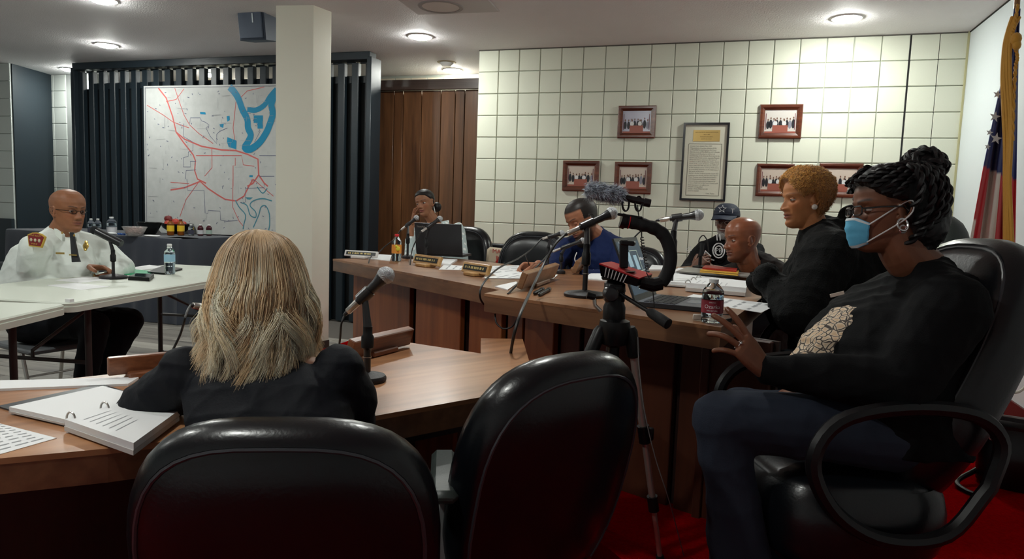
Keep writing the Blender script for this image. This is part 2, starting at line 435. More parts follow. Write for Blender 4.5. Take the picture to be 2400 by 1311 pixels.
# ================================================================== DESKS
ZM = H-0.35; ZL = H-0.50
wood_top = wood('walnut desk laminate', (0.13, 0.050, 0.021), (0.37, 0.175, 0.082), ang=math.radians(22), rough=0.33, grain=3.2, coat=0.2, c3=(0.25, 0.112, 0.050))
wood_top2 = wood('walnut laminate low desk', (0.20, 0.082, 0.034), (0.52, 0.255, 0.12), ang=math.radians(58), rough=0.34, grain=3.2, coat=0.15, c3=(0.36, 0.165, 0.074))
wood_edge = wood('desk edge banding', (0.075, 0.030, 0.014), (0.24, 0.115, 0.055), ang=math.radians(-22), rough=0.35, grain=3.5, coat=0.3, c3=(0.15, 0.066, 0.031))
wood_panel = wood('cherry desk panel', (0.10, 0.026, 0.008), (0.33, 0.105, 0.030), vertical=True, rough=0.33, grain=3.0, coat=0.3, objvar=0.12, c3=(0.22, 0.064, 0.018))
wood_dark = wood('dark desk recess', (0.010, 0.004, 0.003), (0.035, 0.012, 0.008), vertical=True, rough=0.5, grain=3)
wood_desk_dk = wood('shaded front panel', (0.030, 0.009, 0.005), (0.085, 0.026, 0.012), vertical=True, rough=0.4, grain=3, objvar=0.1)  # cherry panel wood with the under-desk shade put into its colour
def slab(mb_poly, z, th, name, label, cat, mtop, medge, group=None):
    """a top with its edge band as a second material"""
    P = [np.array([p[0], p[1]]) for p in mb_poly]; n = len(P)
    a = sum(P[i][0]*P[(i+1) % n][1]-P[(i+1) % n][0]*P[i][1] for i in range(n))
    if a < 0: P = P[::-1]
    cpt = sum(P)/n
    t = thing(name, label, cat, (cpt[0], cpt[1], 0.0), group)
    mb = MB().prism(P, z-0.012, z)
    o = obj('top', mb, mtop, t, smooth=False)
    ins = [cpt+(p-cpt)*0.9985 for p in P]
    obj('edge_band', MB().prism(ins, z-th, z-0.0115), medge, t, smooth=False)
    return t
pm = {k: on(x, y, ZM) for k, (x, y) in dict(a=(780, 607), b=(1171, 680), c=(1135, 688), d=(1690, 768), e=(1800, 688), f=(1779, 650), g=(1640, 622), h=(1560, 628), i=(1290, 632), j=(1110, 610)).items()}
wdir = nrm(pm['b']-pm['a']); wn = np.array([-wdir[1], wdir[0], 0])
if wn[1] < 0: wn = -wn
bl = pm['a']+wn*0.80
main = [pm[k] for k in 'abcdefghij']+[bl]
mt = slab(main, ZM, 0.075, 'council_desk', 'long raised walnut council desk with mitred corner and timber front panels', 'desk', wood_top, wood_edge)
# front panels under the left wing
def desk_panels(A, B, inset, z0, z1, widths, m, parent, nrm_in, gap=0.03, dark=wood_dark):
    A = np.asarray(A); B = np.asarray(B); d = nrm(B-A); A = A+nrm_in*inset; L = np.linalg.norm(B-A)
    obj('backing_board', MB().box(A+d*(np.linalg.norm(B-(A))/2)+nrm_in*0.03+np.array([0, 0, (z0+z1)/2-A[2]]), (np.linalg.norm(B-A), 0.02, z1-z0), d, nrm_in), dark, parent, smooth=False)
    s_ = 0.0
    for w_, g in widths:
        c = A+d*(s_+w_/2); c[2] = (z0+z1)/2
        obj('panel', MB().bbox(c, (w_, 0.022, z1-z0), 0.003, d, nrm_in), m, parent, smooth=False)
        s_ += w_+g
def px_on_line(A, B, x, z):
    """distance along A-B where the picture column x meets it"""
    best = None
    for k in range(400):
        p = A+(B-A)*k/300.0; q = p.copy(); q[2] = z; v = q-CAM; zz = v@FW; xx = 1200+F_PX*(v@RT)/zz
        if best is None or abs(xx-x) < best[0]: best = (abs(xx-x), np.linalg.norm((p-A)[:2]))
    return best[1]
Ai = pm['a']+wn*0.16+wdir*0.0; Bi = pm['b']+wn*0.16+wdir*0.6
cols = [(809, 821), (828, 963), (978, 1083), (1104, 1177), (1192, 1226), (1232, 1300)]
sv = [(px_on_line(Ai, Bi, a, 0.5), px_on_line(Ai, Bi, b, 0.5)) for a, b in cols]
A0 = Ai+wdir*sv[0][0]
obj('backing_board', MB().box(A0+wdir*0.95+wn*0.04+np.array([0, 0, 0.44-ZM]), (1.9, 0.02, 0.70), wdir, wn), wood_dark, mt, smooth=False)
for a, b in sv:
    c = Ai+wdir*(a+b)/2; c[2] = 0.43
    obj('panel', MB().bbox(c, (b-a, 0.03, 0.735), 0.003, wdir, wn), wood_panel, mt, smooth=False)
# middle front, set well back under the top
md = nrm(pm['d']-pm['c']); mn = np.array([-md[1], md[0], 0]); mn = mn if mn[1] > 0 else -mn
Aj = pm['c']+mn*0.30+md*0.19
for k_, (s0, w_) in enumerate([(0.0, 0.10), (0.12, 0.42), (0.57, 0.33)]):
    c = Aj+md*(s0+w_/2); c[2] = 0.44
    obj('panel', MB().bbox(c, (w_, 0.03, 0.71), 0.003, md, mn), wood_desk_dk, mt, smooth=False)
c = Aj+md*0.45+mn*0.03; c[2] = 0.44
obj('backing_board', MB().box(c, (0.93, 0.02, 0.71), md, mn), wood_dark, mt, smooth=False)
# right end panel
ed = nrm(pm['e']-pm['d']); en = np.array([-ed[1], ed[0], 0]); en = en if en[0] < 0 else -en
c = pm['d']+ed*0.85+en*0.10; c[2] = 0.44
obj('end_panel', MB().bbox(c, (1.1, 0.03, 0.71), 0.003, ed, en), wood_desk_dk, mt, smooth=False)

pl = {k: on(x, y, ZL) for k, (x, y) in dict(a=(0, 905), b=(958, 803), c=(1127, 829), d=(1127, 793), e=(1225, 795), f=(1240, 846), g=(1290, 852), n0=(0, 1075), n1=(250, 1052), n2=(880, 975), n3=(1180, 922)).items()}
ext = nrm(pl['n0']-pl['n1'])
low = [pl['a']+(pl['a']-pl['b'])*0.35, pl['b'], pl['c'], pl['d'], pl['e'], pl['f'], pl['g'], pl['g']+np.array([0.12, -0.05, 0]), pl['n3']+np.array([0.03, 0.05, 0]), pl['n3'], pl['n2'], pl['n1'], pl['n0']+ext*0.6]
lt = slab(low, ZL, 0.070, 'front_desk', 'lower curved walnut desk in the foreground where the blonde woman sits', 'desk', wood_top2, wood_edge)
ld = nrm(pl['b']-pl['a']); ln = np.array([ld[1], -ld[0], 0])
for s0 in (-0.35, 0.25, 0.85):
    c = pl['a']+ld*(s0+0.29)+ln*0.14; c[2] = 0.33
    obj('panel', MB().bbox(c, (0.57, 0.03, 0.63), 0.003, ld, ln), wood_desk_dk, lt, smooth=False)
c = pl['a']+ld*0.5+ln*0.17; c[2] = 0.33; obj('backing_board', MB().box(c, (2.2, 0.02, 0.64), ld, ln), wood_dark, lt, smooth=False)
e2 = nrm(pl['c']-pl['b']); n2 = np.array([e2[1], -e2[0], 0])
c = (pl['c']+pl['b'])/2+n2*0.12; c[2] = 0.33
obj('panel', MB().bbox(c, (0.28, 0.03, 0.63), 0.003, e2, n2), wood_panel, lt, smooth=False)
# shelf with a paper ledge under the front edge
obj('shelf', MB().box(on(1060, 1040, ZL-0.14)+np.array([-0.1, 0.2, 0]), (0.55, 0.36, 0.02), nrm(pl['n3']-pl['n2'])), wood_dark, lt, smooth=False)

# ------------------------------------------------------------------ folding tables
fold_top = mat('pale grey plastic table top', (0.62, 0.66, 0.58), 0.45, bump=0.2, bscale=300, bdist=0.0005)
fold_leg = mat('brown grey steel tube', (0.045, 0.038, 0.036), 0.45, metal=0.4)
def folding_table(c0, a, n, L, Wd, label, legs):
    """c0 near front corner, a along the length, n across"""
    zt = 0.74; a = nrm(a); n = nrm(n)
    cen = c0+a*L/2+n*Wd/2
    t = thing('folding_table', label, 'table', (cen[0], cen[1], 0))
    R = []
    def outline(k, z):
        P = []
        r = 0.045
        for cx_, cy_, st in ((1, 1, 0), (-1, 1, 90), (-1, -1, 180), (1, -1, 270)):
            for q in (0, 30, 60, 90):
                an = math.radians(st+q)
                P.append(cen+a*(cx_*(L/2-r)+math.cos(an)*(r+k))+n*(cy_*(Wd/2-r)+math.sin(an)*(r+k)))
        return [np.array([p[0], p[1], z]) for p in P]
    sgn = np.cross(a, n)[2]
    rr = [outline(k, z) for k, z in ((-0.03, zt-0.045), (-0.002, zt-0.045), (0.0, zt-0.020), (-0.004, zt-0.018), (-0.002, zt-0.006), (-0.008, zt), (-0.02, zt))]
    if sgn < 0: rr = [r_[::-1] for r_ in rr]
    obj('table_top', MB().rings(rr), fold_top, t, sharp=35)
    for s_ in legs:
        for u_ in (0.10, Wd-0.10):
            p = c0+a*s_+n*u_
            obj('leg', MB().tube([[p[0], p[1], 0.0], [p[0], p[1], zt-0.045]], 0.015, 10), fold_leg, t)
        p = c0+a*s_+n*0.10; q = c0+a*s_+n*(Wd-0.10)
        b_ = MB()
        for z in (0.42, 0.16): b_.tube([[p[0], p[1], z], [q[0], q[1], z]], 0.010, 8)
        obj('crossbar', b_, fold_leg, t)
        m_ = (p+q)/2; sg = 1 if s_ < L/2 else -1
        e_ = m_+a*sg*0.55
        obj('brace', MB().tube([[m_[0], m_[1], 0.42], [m_[0], m_[1], 0.46], [e_[0], e_[1], zt-0.05]], 0.009, 8), fold_leg, t)
    return t
ta = np.array([-0.17, 0.985, 0]); tn = np.array([-0.985, -0.17, 0])
cA = on(166, 711, 0.74)
tA = folding_table(cA, ta, tn, 1.90, 0.80, 'pale grey folding table the man in the white uniform shirt leans on', (0.22, 1.62))
tb = nrm(on(0, 750, 0.74)-on(163, 713, 0.74)); tb[2] = 0
tbn = np.array([-0.985, -0.17, 0]); tbn = nrm(tbn-tb*np.dot(tbn, tb))
cB = on(163, 712, 0.74)+tb*0.0
tB = folding_table(cB+tb*0.005, tb, tbn, 1.5, 0.80, 'pale grey folding table cut off by the left edge', (0.22, 1.2))
obj('bracket', MB().box(on(163, 709, 0.738), (0.03, 0.02, 0.03)), mat('white plastic', (0.8, 0.8, 0.8), 0.4), tB)

# ------------------------------------------------------------------ clothed table at the back
cloth_m = mat('dark blue grey tablecloth', (0.020, 0.026, 0.042), 0.75, sheen=0.3, bump=0.2, bscale=30, bdist=0.004)
zc_ = 0.83
r0_ = on(541, 553, zc_); cY0 = 5.40; cX1 = -5.08; cX0 = -7.35
def tablecloth():
    mb = MB(); top = []; NX, NY = 60, 8
    pts = []
    # outline around three sides, hem ripples
    path = []
    for i in range(NX+1): path.append((cX0+(cX1-cX0)*i/NX, cY0, 0, -1))
    for i in range(1, 17): path.append((cX1, cY0+(6.22-cY0)*i/16, 1, 0))
    rows = []
    for k, (dz, out) in enumerate([(0, -0.25), (0, -0.02), (-0.006, 0.0), (-0.03, 0.006), (-0.2, 0.012), (-0.45, 0.02), (-zc_+0.004, 0.03)]):
        row = []
        for i, (x, y, nx, ny) in enumerate(path):
            rp = (0.5+0.5*math.sin(i*0.55)+0.4*math.sin(i*1.37))*(0.02*min(1, abs(dz)*2.2))
            row.append((x+nx*(out+rp), y+ny*(out+rp), zc_+dz))
        rows.append(row)
    mb.grid(rows[::-1])
    mb.box(((cX0+cX1)/2, (cY0+6.22)/2, zc_-0.004), (cX1-cX0-0.02, 6.22-cY0-0.02, 0.006))
    return mb
ct = thing('banquet_table', 'long table under a dark cloth against the slatted screen', 'table', ((cX0+cX1)/2, 5.9, 0))
obj('table_top', MB().box(((cX0+cX1)/2, 5.92, zc_-0.03), (cX1-cX0-0.04, 0.56, 0.035)), fold_top, ct)
for x in (cX0+0.2, cX1-0.2):
    for y in (5.72, 6.12): obj('leg', MB().tube([(x, y, 0), (x, y, zc_-0.04)], 0.015), fold_leg, ct)
tc_ = obj('tablecloth', tablecloth(), cloth_m)
tag(tc_, 'dark blue grey cloth draped over the back table below the map', 'tablecloth')

# ================================================================== OFFICE CHAIRS
leather = mat('black leather', (0.003, 0.004, 0.006), 0.30, spec=0.5, bump=0.35, bscale=130, coat=0.12, bdist=0.0012)
leather_g = mat('grey black leather', (0.035, 0.045, 0.042), 0.42, bump=0.3, bscale=130, bdist=0.0012)
piping_m = mat('leather piping', (0.04, 0.042, 0.05), 0.28, coat=0.4)
blackp = mat('black plastic', (0.004, 0.004, 0.005), 0.38, spec=.4)
metal_dk = mat('dark metal', (0.05, 0.05, 0.055), 0.35, metal=0.8)
def superell(n_, Wt, Wb, Hh, e=3.2, k=1.0):
    P = []
    for q in np.arange(n_)*2*PI/n_:
        c_, s_ = math.cos(q), math.sin(q)
        x = np.sign(c_)*abs(c_)**(2/e); z = np.sign(s_)*abs(s_)**(2/e)
        wz = Wt+(Wb-Wt)*(0.5-0.5*z)
        P.append((x*wz/2*k, z*Hh/2*k))
    return P
def pillow(n_, Wt, Wb, Hh, th, e, wrap, scurve, tufts=0):
    """cushion in local coords: x across, y depth (front +), z up; returns mesh and the piping loops"""
    prof = [(0.02, 0.5), (0.3, 0.52), (0.6, 0.50), (0.80, 0.44), (0.86, 0.38), (0.875, 0.34), (0.90, 0.37), (0.96, 0.26), (0.995, 0.08), (1.0, -0.08),
            (0.985, -0.24), (0.95, -0.36), (0.915, -0.40), (0.90, -0.36), (0.88, -0.40), (0.6, -0.46), (0.3, -0.48), (0.02, -0.48)]
    def bend(x, d, z):
        return (x, d*th+wrap*(x/(Wt/2))**2+scurve*((z/(Hh/2))**2), z)
    R = []
    for k, d in prof:
        R.append([np.array(bend(x, d, z)) for x, z in superell(n_, Wt, Wb, Hh, e, k)])
    pip = [[np.array(bend(x, d, z)) for x, z in superell(n_, Wt, Wb, Hh, e, k)] for k, d in ((0.90, -0.385), (0.875, 0.36))]
    return R, pip
def xf(P, org, X, Y, Z): 
    P = np.asarray(P); return np.asarray(org)+P[..., 0:1]*X+P[..., 1:2]*Y+P[..., 2:3]*Z
def office_chair(label, loc, face, back_top, Wt=0.52, Wb=0.50, Hh=0.62, th=0.13, tilt=12, e=3.0, arms='loop', seat_z=0.47, floor=0.0, m=leather, off=0.24, group=None, leg_m=None, arm_m=None, post_m=None, seat_th=0.13):
    """face = horizontal direction the sitter faces; back_top = height of the top of the backrest"""
    f = nrm([face[0], face[1], 0]); X = np.array([f[1], -f[0], 0]); Z = np.array([0, 0, 1.])
    loc = np.array([loc[0], loc[1], floor])
    t = thing('office_chair', label, 'chair', loc, group)
    tl = math.radians(tilt); bz = nrm(Z*math.cos(tl)-f*math.sin(tl)); by = np.cross(bz, X)
    if by@f < 0: by = -by
    R, pip = pillow(44, Wt, Wb, Hh, th, e, 0.045, 0.02)
    topz = back_top; bc = loc-f*off+Z*(topz-floor-Hh/2*math.cos(tl))-f*(0)
    rr = [xf(r_, bc, X, by, bz) for r_ in R]
    mb = MB().rings(rr)
    b_ = obj('backrest', mb, m, t, sharp=60)
    mb = MB()
    for p_ in pip: mb.tube(list(xf(p_, bc, X, by, bz)), 0.0045, 6, closed=True)
    obj('piping', mb, piping_m, b_)
    # seat cushion
    R, pip = pillow(36, 0.52, 0.50, 0.50, seat_th, 3.4, 0.0, 0.0)
    sc0 = loc+Z*(seat_z-seat_th*.46)+f*0.02
    s_ = obj('seat', MB().rings([xf(r_, sc0, X, Z, f) for r_ in R][::-1]), m, t, sharp=60)
    obj('seat_pan', MB().bbox(sc0-Z*(seat_th*.5+.01), (0.40, 0.36, 0.03), 0.01, X, f), blackp, t)
    if arms == 'loop':
        for sg in (-1, 1):
            base = loc+X*sg*0.285
            P = [(-0.22, seat_z+0.02), (-0.24, seat_z+0.13), (-0.16, seat_z+0.20), (0.02, seat_z+0.215), (0.18, seat_z+0.18), (0.235, seat_z+0.08), (0.17, seat_z-0.04), (0.04, seat_z-0.11), (-0.12, seat_z-0.10)]
            pts = smoothpath([base+f*a+Z*b for a, b in P+P[:1]], 5)[:-1]
            obj('armrest', MB().tube(pts, 0.019, 8, closed=True), blackp, t)
    elif arms == 'pad':
        for sg in (-1, 1):
            base = loc+X*sg*0.29
            obj('armrest', MB().bbox(base+Z*(seat_z+0.20)+f*0.02, (0.06, 0.27, 0.03), 0.012, X, f), arm_m or blackp, t)
            obj('arm_post', MB().tube([base+Z*(seat_z+0.19)-f*0.03, base+Z*(seat_z+0.02)-f*0.03, base-X*sg*0.12+Z*(seat_z-0.11)], 0.020, 8), post_m or blackp, t)
    obj('gas_column', MB().lathe([(0.055, 0.06), (0.055, 0.12), (0.030, 0.13), (0.028, seat_z-0.16), (0.05, seat_z-0.15), (0.05, seat_z-0.11)], loc, res=14), blackp, t)
    for k in range(5):
        an = k*2*PI/5+0.45; d_ = np.array([math.cos(an), math.sin(an), 0]); s2 = np.array([-d_[1], d_[0], 0])
        mb = MB(); R = []
        for q, w_, h_, z_ in ((0.03, 0.055, 0.05, 0.10), (0.17, 0.045, 0.035, 0.092), (0.29, 0.036, 0.024, 0.078)):
            c_ = loc+d_*q+Z*z_
            R.append([c_+s2*(w_/2)*a+Z*(h_/2)*b for a, b in ((-1, -1), (1, -1), (1, .6), (.6, 1), (-.6, 1), (-1, .6))])
        mb.rings(R); lg = obj('base_arm', mb, leg_m or blackp, t, sharp=50)
        c_ = loc+d_*0.295+Z*0.028
        obj('caster', MB().lathe([(0.012, -0.026), (0.028, -0.024), (0.028, -0.006), (0.018, -0.004), (0.018, 0.004), (0.028, 0.006), (0.028, 0.024), (0.012, 0.026)], c_, s2, 14), blackp, lg)
    return t
def chair_from(label, pxc, pytop, d, face, W, Hh, tilt=12, floor=0.0, **kw):
    """backrest top centre seen at (pxc, pytop), depth d"""
    top = at(pxc, pytop, d); f = nrm([face[0], face[1], 0])
    kw.setdefault('off', 0.24)
    tl = math.radians(tilt)
    # centre of the chair from the top of the back
    loc = top+f*(kw['off']+Hh/2*math.sin(tl))
    kw.setdefault('Wb', W*0.96)
    return office_chair(label, loc, face, top[2], Wt=W, Hh=Hh, tilt=tilt, floor=floor, **kw)
H2 = np.array([1, 1, 0])
fc = lambda a, c: nrm(cdir(a, 0, c)*H2)
chair_from('black leather office chair with a pale crease band, directly behind the blonde woman', 655, 994, 1.22, fc(-0.10, -1), 0.58, 0.62, tilt=10, floor=0.0, e=2.9, seat_z=0.42, arms='pad', arm_m=leather_g, post_m=mat('grey arm post', (.30, .34, .34), .5))
chair_from('empty black leather office chair turned away, between the blonde woman and the tripod', 1366, 838, 1.52, fc(-0.62, -0.78), 0.52, 0.66, tilt=14, floor=0.008, e=2.7, seat_z=0.42, arms='pad', arm_m=mat('dark red arm pad', (.12, .008, .012), .35, coat=.3), post_m=MATS['grey arm post'])
CH3 = chair_from('black leather office chair the woman in the blue mask leans back in', 2350, 570, 1.95, fc(-0.99, 0.10), 0.52, 0.80, tilt=24, floor=ZD, e=2.6, th=0.17, off=0.27, seat_z=0.47, seat_th=0.24)
chair_from('black leather office chair behind the bun of the woman in the blue mask', 2205, 504, 2.85, fc(-0.98, 0.12), 0.50, 0.74, tilt=16, floor=ZD, e=2.6, th=0.15, m=leather_g)
chair_from('black leather office chair of the woman in the pale dotted shirt', 1100, 531, 5.65, fc(-0.45, 0.9), 0.52, 0.66, tilt=8, floor=ZD, e=2.8)
chair_from('black leather office chair of the man in the navy sweatshirt', 1262, 543, 4.85, fc(-0.45, 0.9), 0.54, 0.66, tilt=8, floor=ZD, e=2.8)
chair_from('black leather office chair back half hidden by the laptop screen', 1500, 578, 4.9, fc(-0.5, 0.85), 0.50, 0.60, tilt=10, floor=ZD, e=2.8)
# ================================================================== THINGS ON THE WALLS
frame_m = wood('mahogany frame', (0.05, 0.010, 0.005), (0.17, 0.045, 0.018), rough=0.3, grain=30, coat=0.4)
photo_bg = mat('photo pale backdrop', (0.62, 0.52, 0.44), 0.25, coat=0.6)
photo_bg2 = mat('photo bluish backdrop', (0.42, 0.42, 0.52), 0.25, coat=0.6)
ink_dark = mat('photo dark suits', (0.02, 0.02, 0.025), 0.4)
ink_skin = mat('photo faces', (0.16, 0.07, 0.04), 0.4)
ink_desk = mat('photo red desk', (0.33, 0.10, 0.07), 0.4)
ink_mid = mat('photo grey clothes', (0.25, 0.25, 0.30), 0.4)
ink_white = mat('photo white shirts', (0.7, 0.7, 0.7), 0.4)
Xw = np.array([1., 0, 0]); Zw = np.array([0, 0, 1.]); Yn = np.array([0, -1., 0])
def flat(mb, c, w_, h_, dy):
    return mb.box(np.asarray(c)+Yn*dy, (w_, 0.0012, h_))
def picture(label, x0, y0, x1, y1, bg, nppl, white=2):
    c0_ = ony(x0, (y0+y1)/2, YB-0.012); c1_ = ony(x1, (y0+y1)/2, YB-0.012)
    xm = (x0+x1)/2; zt = ony(xm, y0, YB-0.012)[2]; zb = ony(xm, y1, YB-0.012)[2]
    W_ = c1_[0]-c0_[0]; Hh = zt-zb; c = np.array([(c0_[0]+c1_[0])/2, YB-0.004, (zt+zb)/2])
    t = thing('framed_photo', label, 'framed photo', (c[0], c[1], zb), 'framed group photos on the block wall')
    fw = W_*0.13; mb = MB()
    def ring_(k, dy): return [c+Yn*dy+np.array([sx*(W_/2-k), 0, sz*(Hh/2-k)]) for sx, sz in ((-1, -1), (1, -1), (1, 1), (-1, 1))]
    obj('frame', MB().rings([ring_(0, 0), ring_(0, 0.018), ring_(0.008, 0.024), ring_(fw*0.55, 0.024), ring_(fw, 0.014), ring_(fw, 0.002)], cap=False), frame_m, t, smooth=False)
    ph = obj('photo_print', flat(MB(), c, W_-2*fw, Hh-2*fw, 0.008), bg, t, smooth=False)
    iw, ih = W_-2*fw, Hh-2*fw; b0 = c-np.array([0, 0, ih/2]); d_ = 0.0095
    a = MB(); s_ = MB(); g = MB(); wq = MB()
    for k in range(nppl):
        x = (-0.40+0.80*k/(nppl-1))*iw+rng.uniform(-.01, .01)*iw; h_ = (0.62+rng.uniform(-.05, .06))*ih
        (g if k % 5 == 2 else a).add(*disc(b0+np.array([x, 0, h_*0.60]), iw*0.055, h_*0.30, d_))
        s_.add(*disc(b0+np.array([x, 0, h_*0.98]), iw*0.020, ih*0.048, d_+0.0004))
    for sx in (-0.16, 0.12):
        wq.add(*disc(b0+np.array([sx*iw, 0, ih*0.42]), iw*0.07, ih*0.11, d_+0.0008))
        s_.add(*disc(b0+np.array([sx*iw, 0, ih*0.56]), iw*0.022, ih*0.05, d_+0.0012))
    obj('suits_print', a, ink_dark, ph, smooth=False); obj('faces_print', s_, ink_skin, ph, smooth=False)
    obj('shirts_print', wq, ink_white, ph, smooth=False)
    if g.n: obj('clothes_print', g, ink_mid, ph, smooth=False)
    k_ = flat(MB(), b0+np.array([0, 0, ih*0.19]), iw*0.48, ih*0.30, d_+0.001); k_.box(b0+Yn*(d_)+np.array([0, 0, ih*0.04]), (iw*0.98, 0.001, ih*0.08))
    obj('desk_print', k_, ink_desk, ph, smooth=False)
    fl_ = MB()
    for sx in (-0.46, 0.45): fl_.box(b0+Yn*d_+np.array([sx*iw, 0, ih*0.5]), (iw*0.02, 0.001, ih*0.7))
    obj('flags_print', fl_, mat('photo flag red', (0.15, 0.03, 0.05), 0.5), ph, smooth=False)
    return t
def disc(c, rx, rz, dy, n_=12):
    c = np.asarray(c)+Yn*dy
    return [c+np.array([math.cos(q)*rx, 0, math.sin(q)*rz]) for q in np.arange(n_)*2*PI/n_], [tuple(range(n_))]
picture('brown framed group photo, highest one left of the certificate, bluish print', 1448, 248, 1537, 324, photo_bg2, 8)
picture('brown framed group photo farthest left on the block wall', 1319, 377, 1404, 448, photo_bg, 8)
picture('brown framed group photo low left of the certificate, behind the furry microphone', 1440, 380, 1527, 454, photo_bg, 9)
picture('brown framed group photo high on the right of the certificate', 1779, 245, 1880, 325, mat('photo white backdrop', (0.66, 0.62, 0.58), 0.25, coat=0.5), 9)
picture('brown framed group photo low right of the certificate, partly behind the orange haired woman', 1772, 384, 1860, 460, photo_bg, 8)
picture('brown framed group photo between the orange haired woman and the braided bun', 1918, 383, 2021, 463, photo_bg, 7)

# certificate
def certificate():
    tl, tr = ony(1603, 288, YB-0.015), ony(1711, 290, YB-0.015); b_ = ony(1645, 471, YB-0.015)[2]
    W_ = tr[0]-tl[0]; zt = tl[2]; Hh = zt-b_; c = np.array([(tl[0]+tr[0])/2, YB-0.006, zt-Hh/2])
    t = thing('framed_certificate', 'tall black framed certificate with a gold plaque above handwritten text', 'certificate', (c[0], c[1], b_))
    def ring_(k, dy): return [c+Yn*dy+np.array([sx*(W_/2-k), 0, sz*(Hh/2-k)]) for sx, sz in ((-1, -1), (1, -1), (1, 1), (-1, 1))]
    obj('frame', MB().rings([ring_(0, 0), ring_(0, 0.022), ring_(0.018, 0.022), ring_(0.018, 0.002)], cap=False), mat('black frame', (0.006, 0.006, 0.008), 0.25, coat=0.4), t, smooth=False)
    mt_ = obj('mat_board', flat(MB(), c, W_-0.034, Hh-0.034, 0.008), mat('cream mat board', (0.66, 0.64, 0.52), 0.5), t, smooth=False)
    top = c[2]+Hh/2
    gp = np.array([c[0]+0.005, c[1], top-Hh*0.165])
    g = obj('plaque', flat(MB(), gp, W_*0.58, Hh*0.145, 0.0105), mat('brass plaque', (0.52, 0.36, 0.13), 0.35, metal=0.7), mt_, smooth=False)
    k_ = mat('black ink', (0.02, 0.018, 0.015), 0.6)
    mb = MB()
    for i, (s_, wf_) in enumerate((("1839 PINE BLUFF SESQUICENTENNIAL", 0.5), ("1839-1989", 0.14), ("Dedicated to the citizens", 0.28), ("and the city council", 0.22))):
        q = text_mb(s_, gp+np.array([0, 0, Hh*(0.038-0.028*i)])+Yn*0.0115, Xw, Zw, Hh*0.016, wid=W_*wf_); mb.add(q.V(), q.f)
    obj('plaque_text', mb, mat('plaque ink', (0.06, 0.03, 0.01), 0.6), g if False else mt_, smooth=False)
    pp = np.array([c[0]-0.002, c[1], top-Hh*0.60]); pwid, phei = W_*0.72, Hh*0.66
    ln_ = MB()
    for sx in (-1, 1): ln_.box(pp+Yn*0.010+np.array([sx*pwid/2, 0, 0]), (0.002, 0.001, phei))
    for sz in (-1, 1): ln_.box(pp+Yn*0.010+np.array([0, 0, sz*phei/2]), (pwid, 0.001, 0.002))
    obj('border_line', ln_, k_, mt_, smooth=False)
    lines = ["County Court  January Term 1839", "The petition of sundry citizens of the", "of Pine Bluff is examined by the Court", "that the town of Pine Bluff be and is hereby",
             "incorporated. Bounded as follows viz", "Commencing on the Arkansas River bank at the", "North side of west corner opposite Pleasant",
             "Street and thence west back the bank of", "said River to James Bridges line thence thence", "South to the centre of Section of Range 9 W", "thence due east with the line of said Town",
             "to the southeast corner of Range 9 W thence", "by a northerly direction to the beginning on", "the banks of the River", "And it is further ordered by the Court that",
             "petitioners are hereby and the same appoint", "Town Trustees and of Public Record Board", "A. H. Davies James J. Jones and William", "who are hereby authorized and empowered",
             "to act as Aldermen of the Town Council until", "their successors in office are", "elected and Qualified", "witness  Grant Williamson Clk", "Court in session"]
    mb = MB(); n_ = len(lines)
    for i, s_ in enumerate(lines):
        z = phei*(0.45-0.87*i/(n_-1)); wd = pwid*min(0.90, len(s_)*0.021)
        q = text_mb(s_, pp+np.array([-pwid*0.45, 0, z])+Yn*0.0105, Xw, np.array([0.18, 0, 1.]), phei*0.028, align='LEFT', wid=wd); mb.add(q.V(), q.f)
    q = text_mb("Clerk Taylor", pp+np.array([pwid*0.1, 0, -phei*0.47])+Yn*0.0105, Xw, np.array([0.2, 0, 1.]), phei*0.03, align='LEFT', wid=pwid*0.26); mb.add(q.V(), q.f)
    obj('handwriting', mb, k_, mt_, smooth=False)
    return t
certificate()

# notice on the wall behind the bun
def notice():
    a = ony(2178, 437, YB-0.01); b_ = ony(2232, 437, YB-0.01); zb = ony(2228, 507, YB-0.01)[2]
    W_ = b_[0]-a[0]; Hh = a[2]-zb; c = np.array([(a[0]+b_[0])/2, YB-0.006, (a[2]+zb)/2])
    t = thing('wall_notice', 'pale notice with a dark green heading in the corner of the block wall', 'sign', (c[0], c[1], zb))
    obj('board', flat(MB(), c, W_, Hh, 0.006), mat('pale blue notice', (0.50, 0.56, 0.54), 0.4), t, smooth=False)
    obj('heading', flat(MB(), c+np.array([0, 0, Hh*0.42]), W_, Hh*0.16, 0.008), mat('dark green heading', (0.07, 0.11, 0.09), 0.4), t, smooth=False)
    mb = MB()
    for i, s_ in enumerate(("NO", "CAMERAS", "VIDEOS", "OR OTHER MEDIA")):
        q = text_mb(s_, c+np.array([0.0, 0, Hh*(0.20-0.19*i)])+Yn*0.0085, Xw, Zw, Hh*0.10, wid=W_*(0.16, 0.52, 0.42, 0.86)[i]); mb.add(q.V(), q.f)
    obj('lettering', mb, mat('notice ink', (0.09, 0.12, 0.12), 0.5), t, smooth=False)
notice()

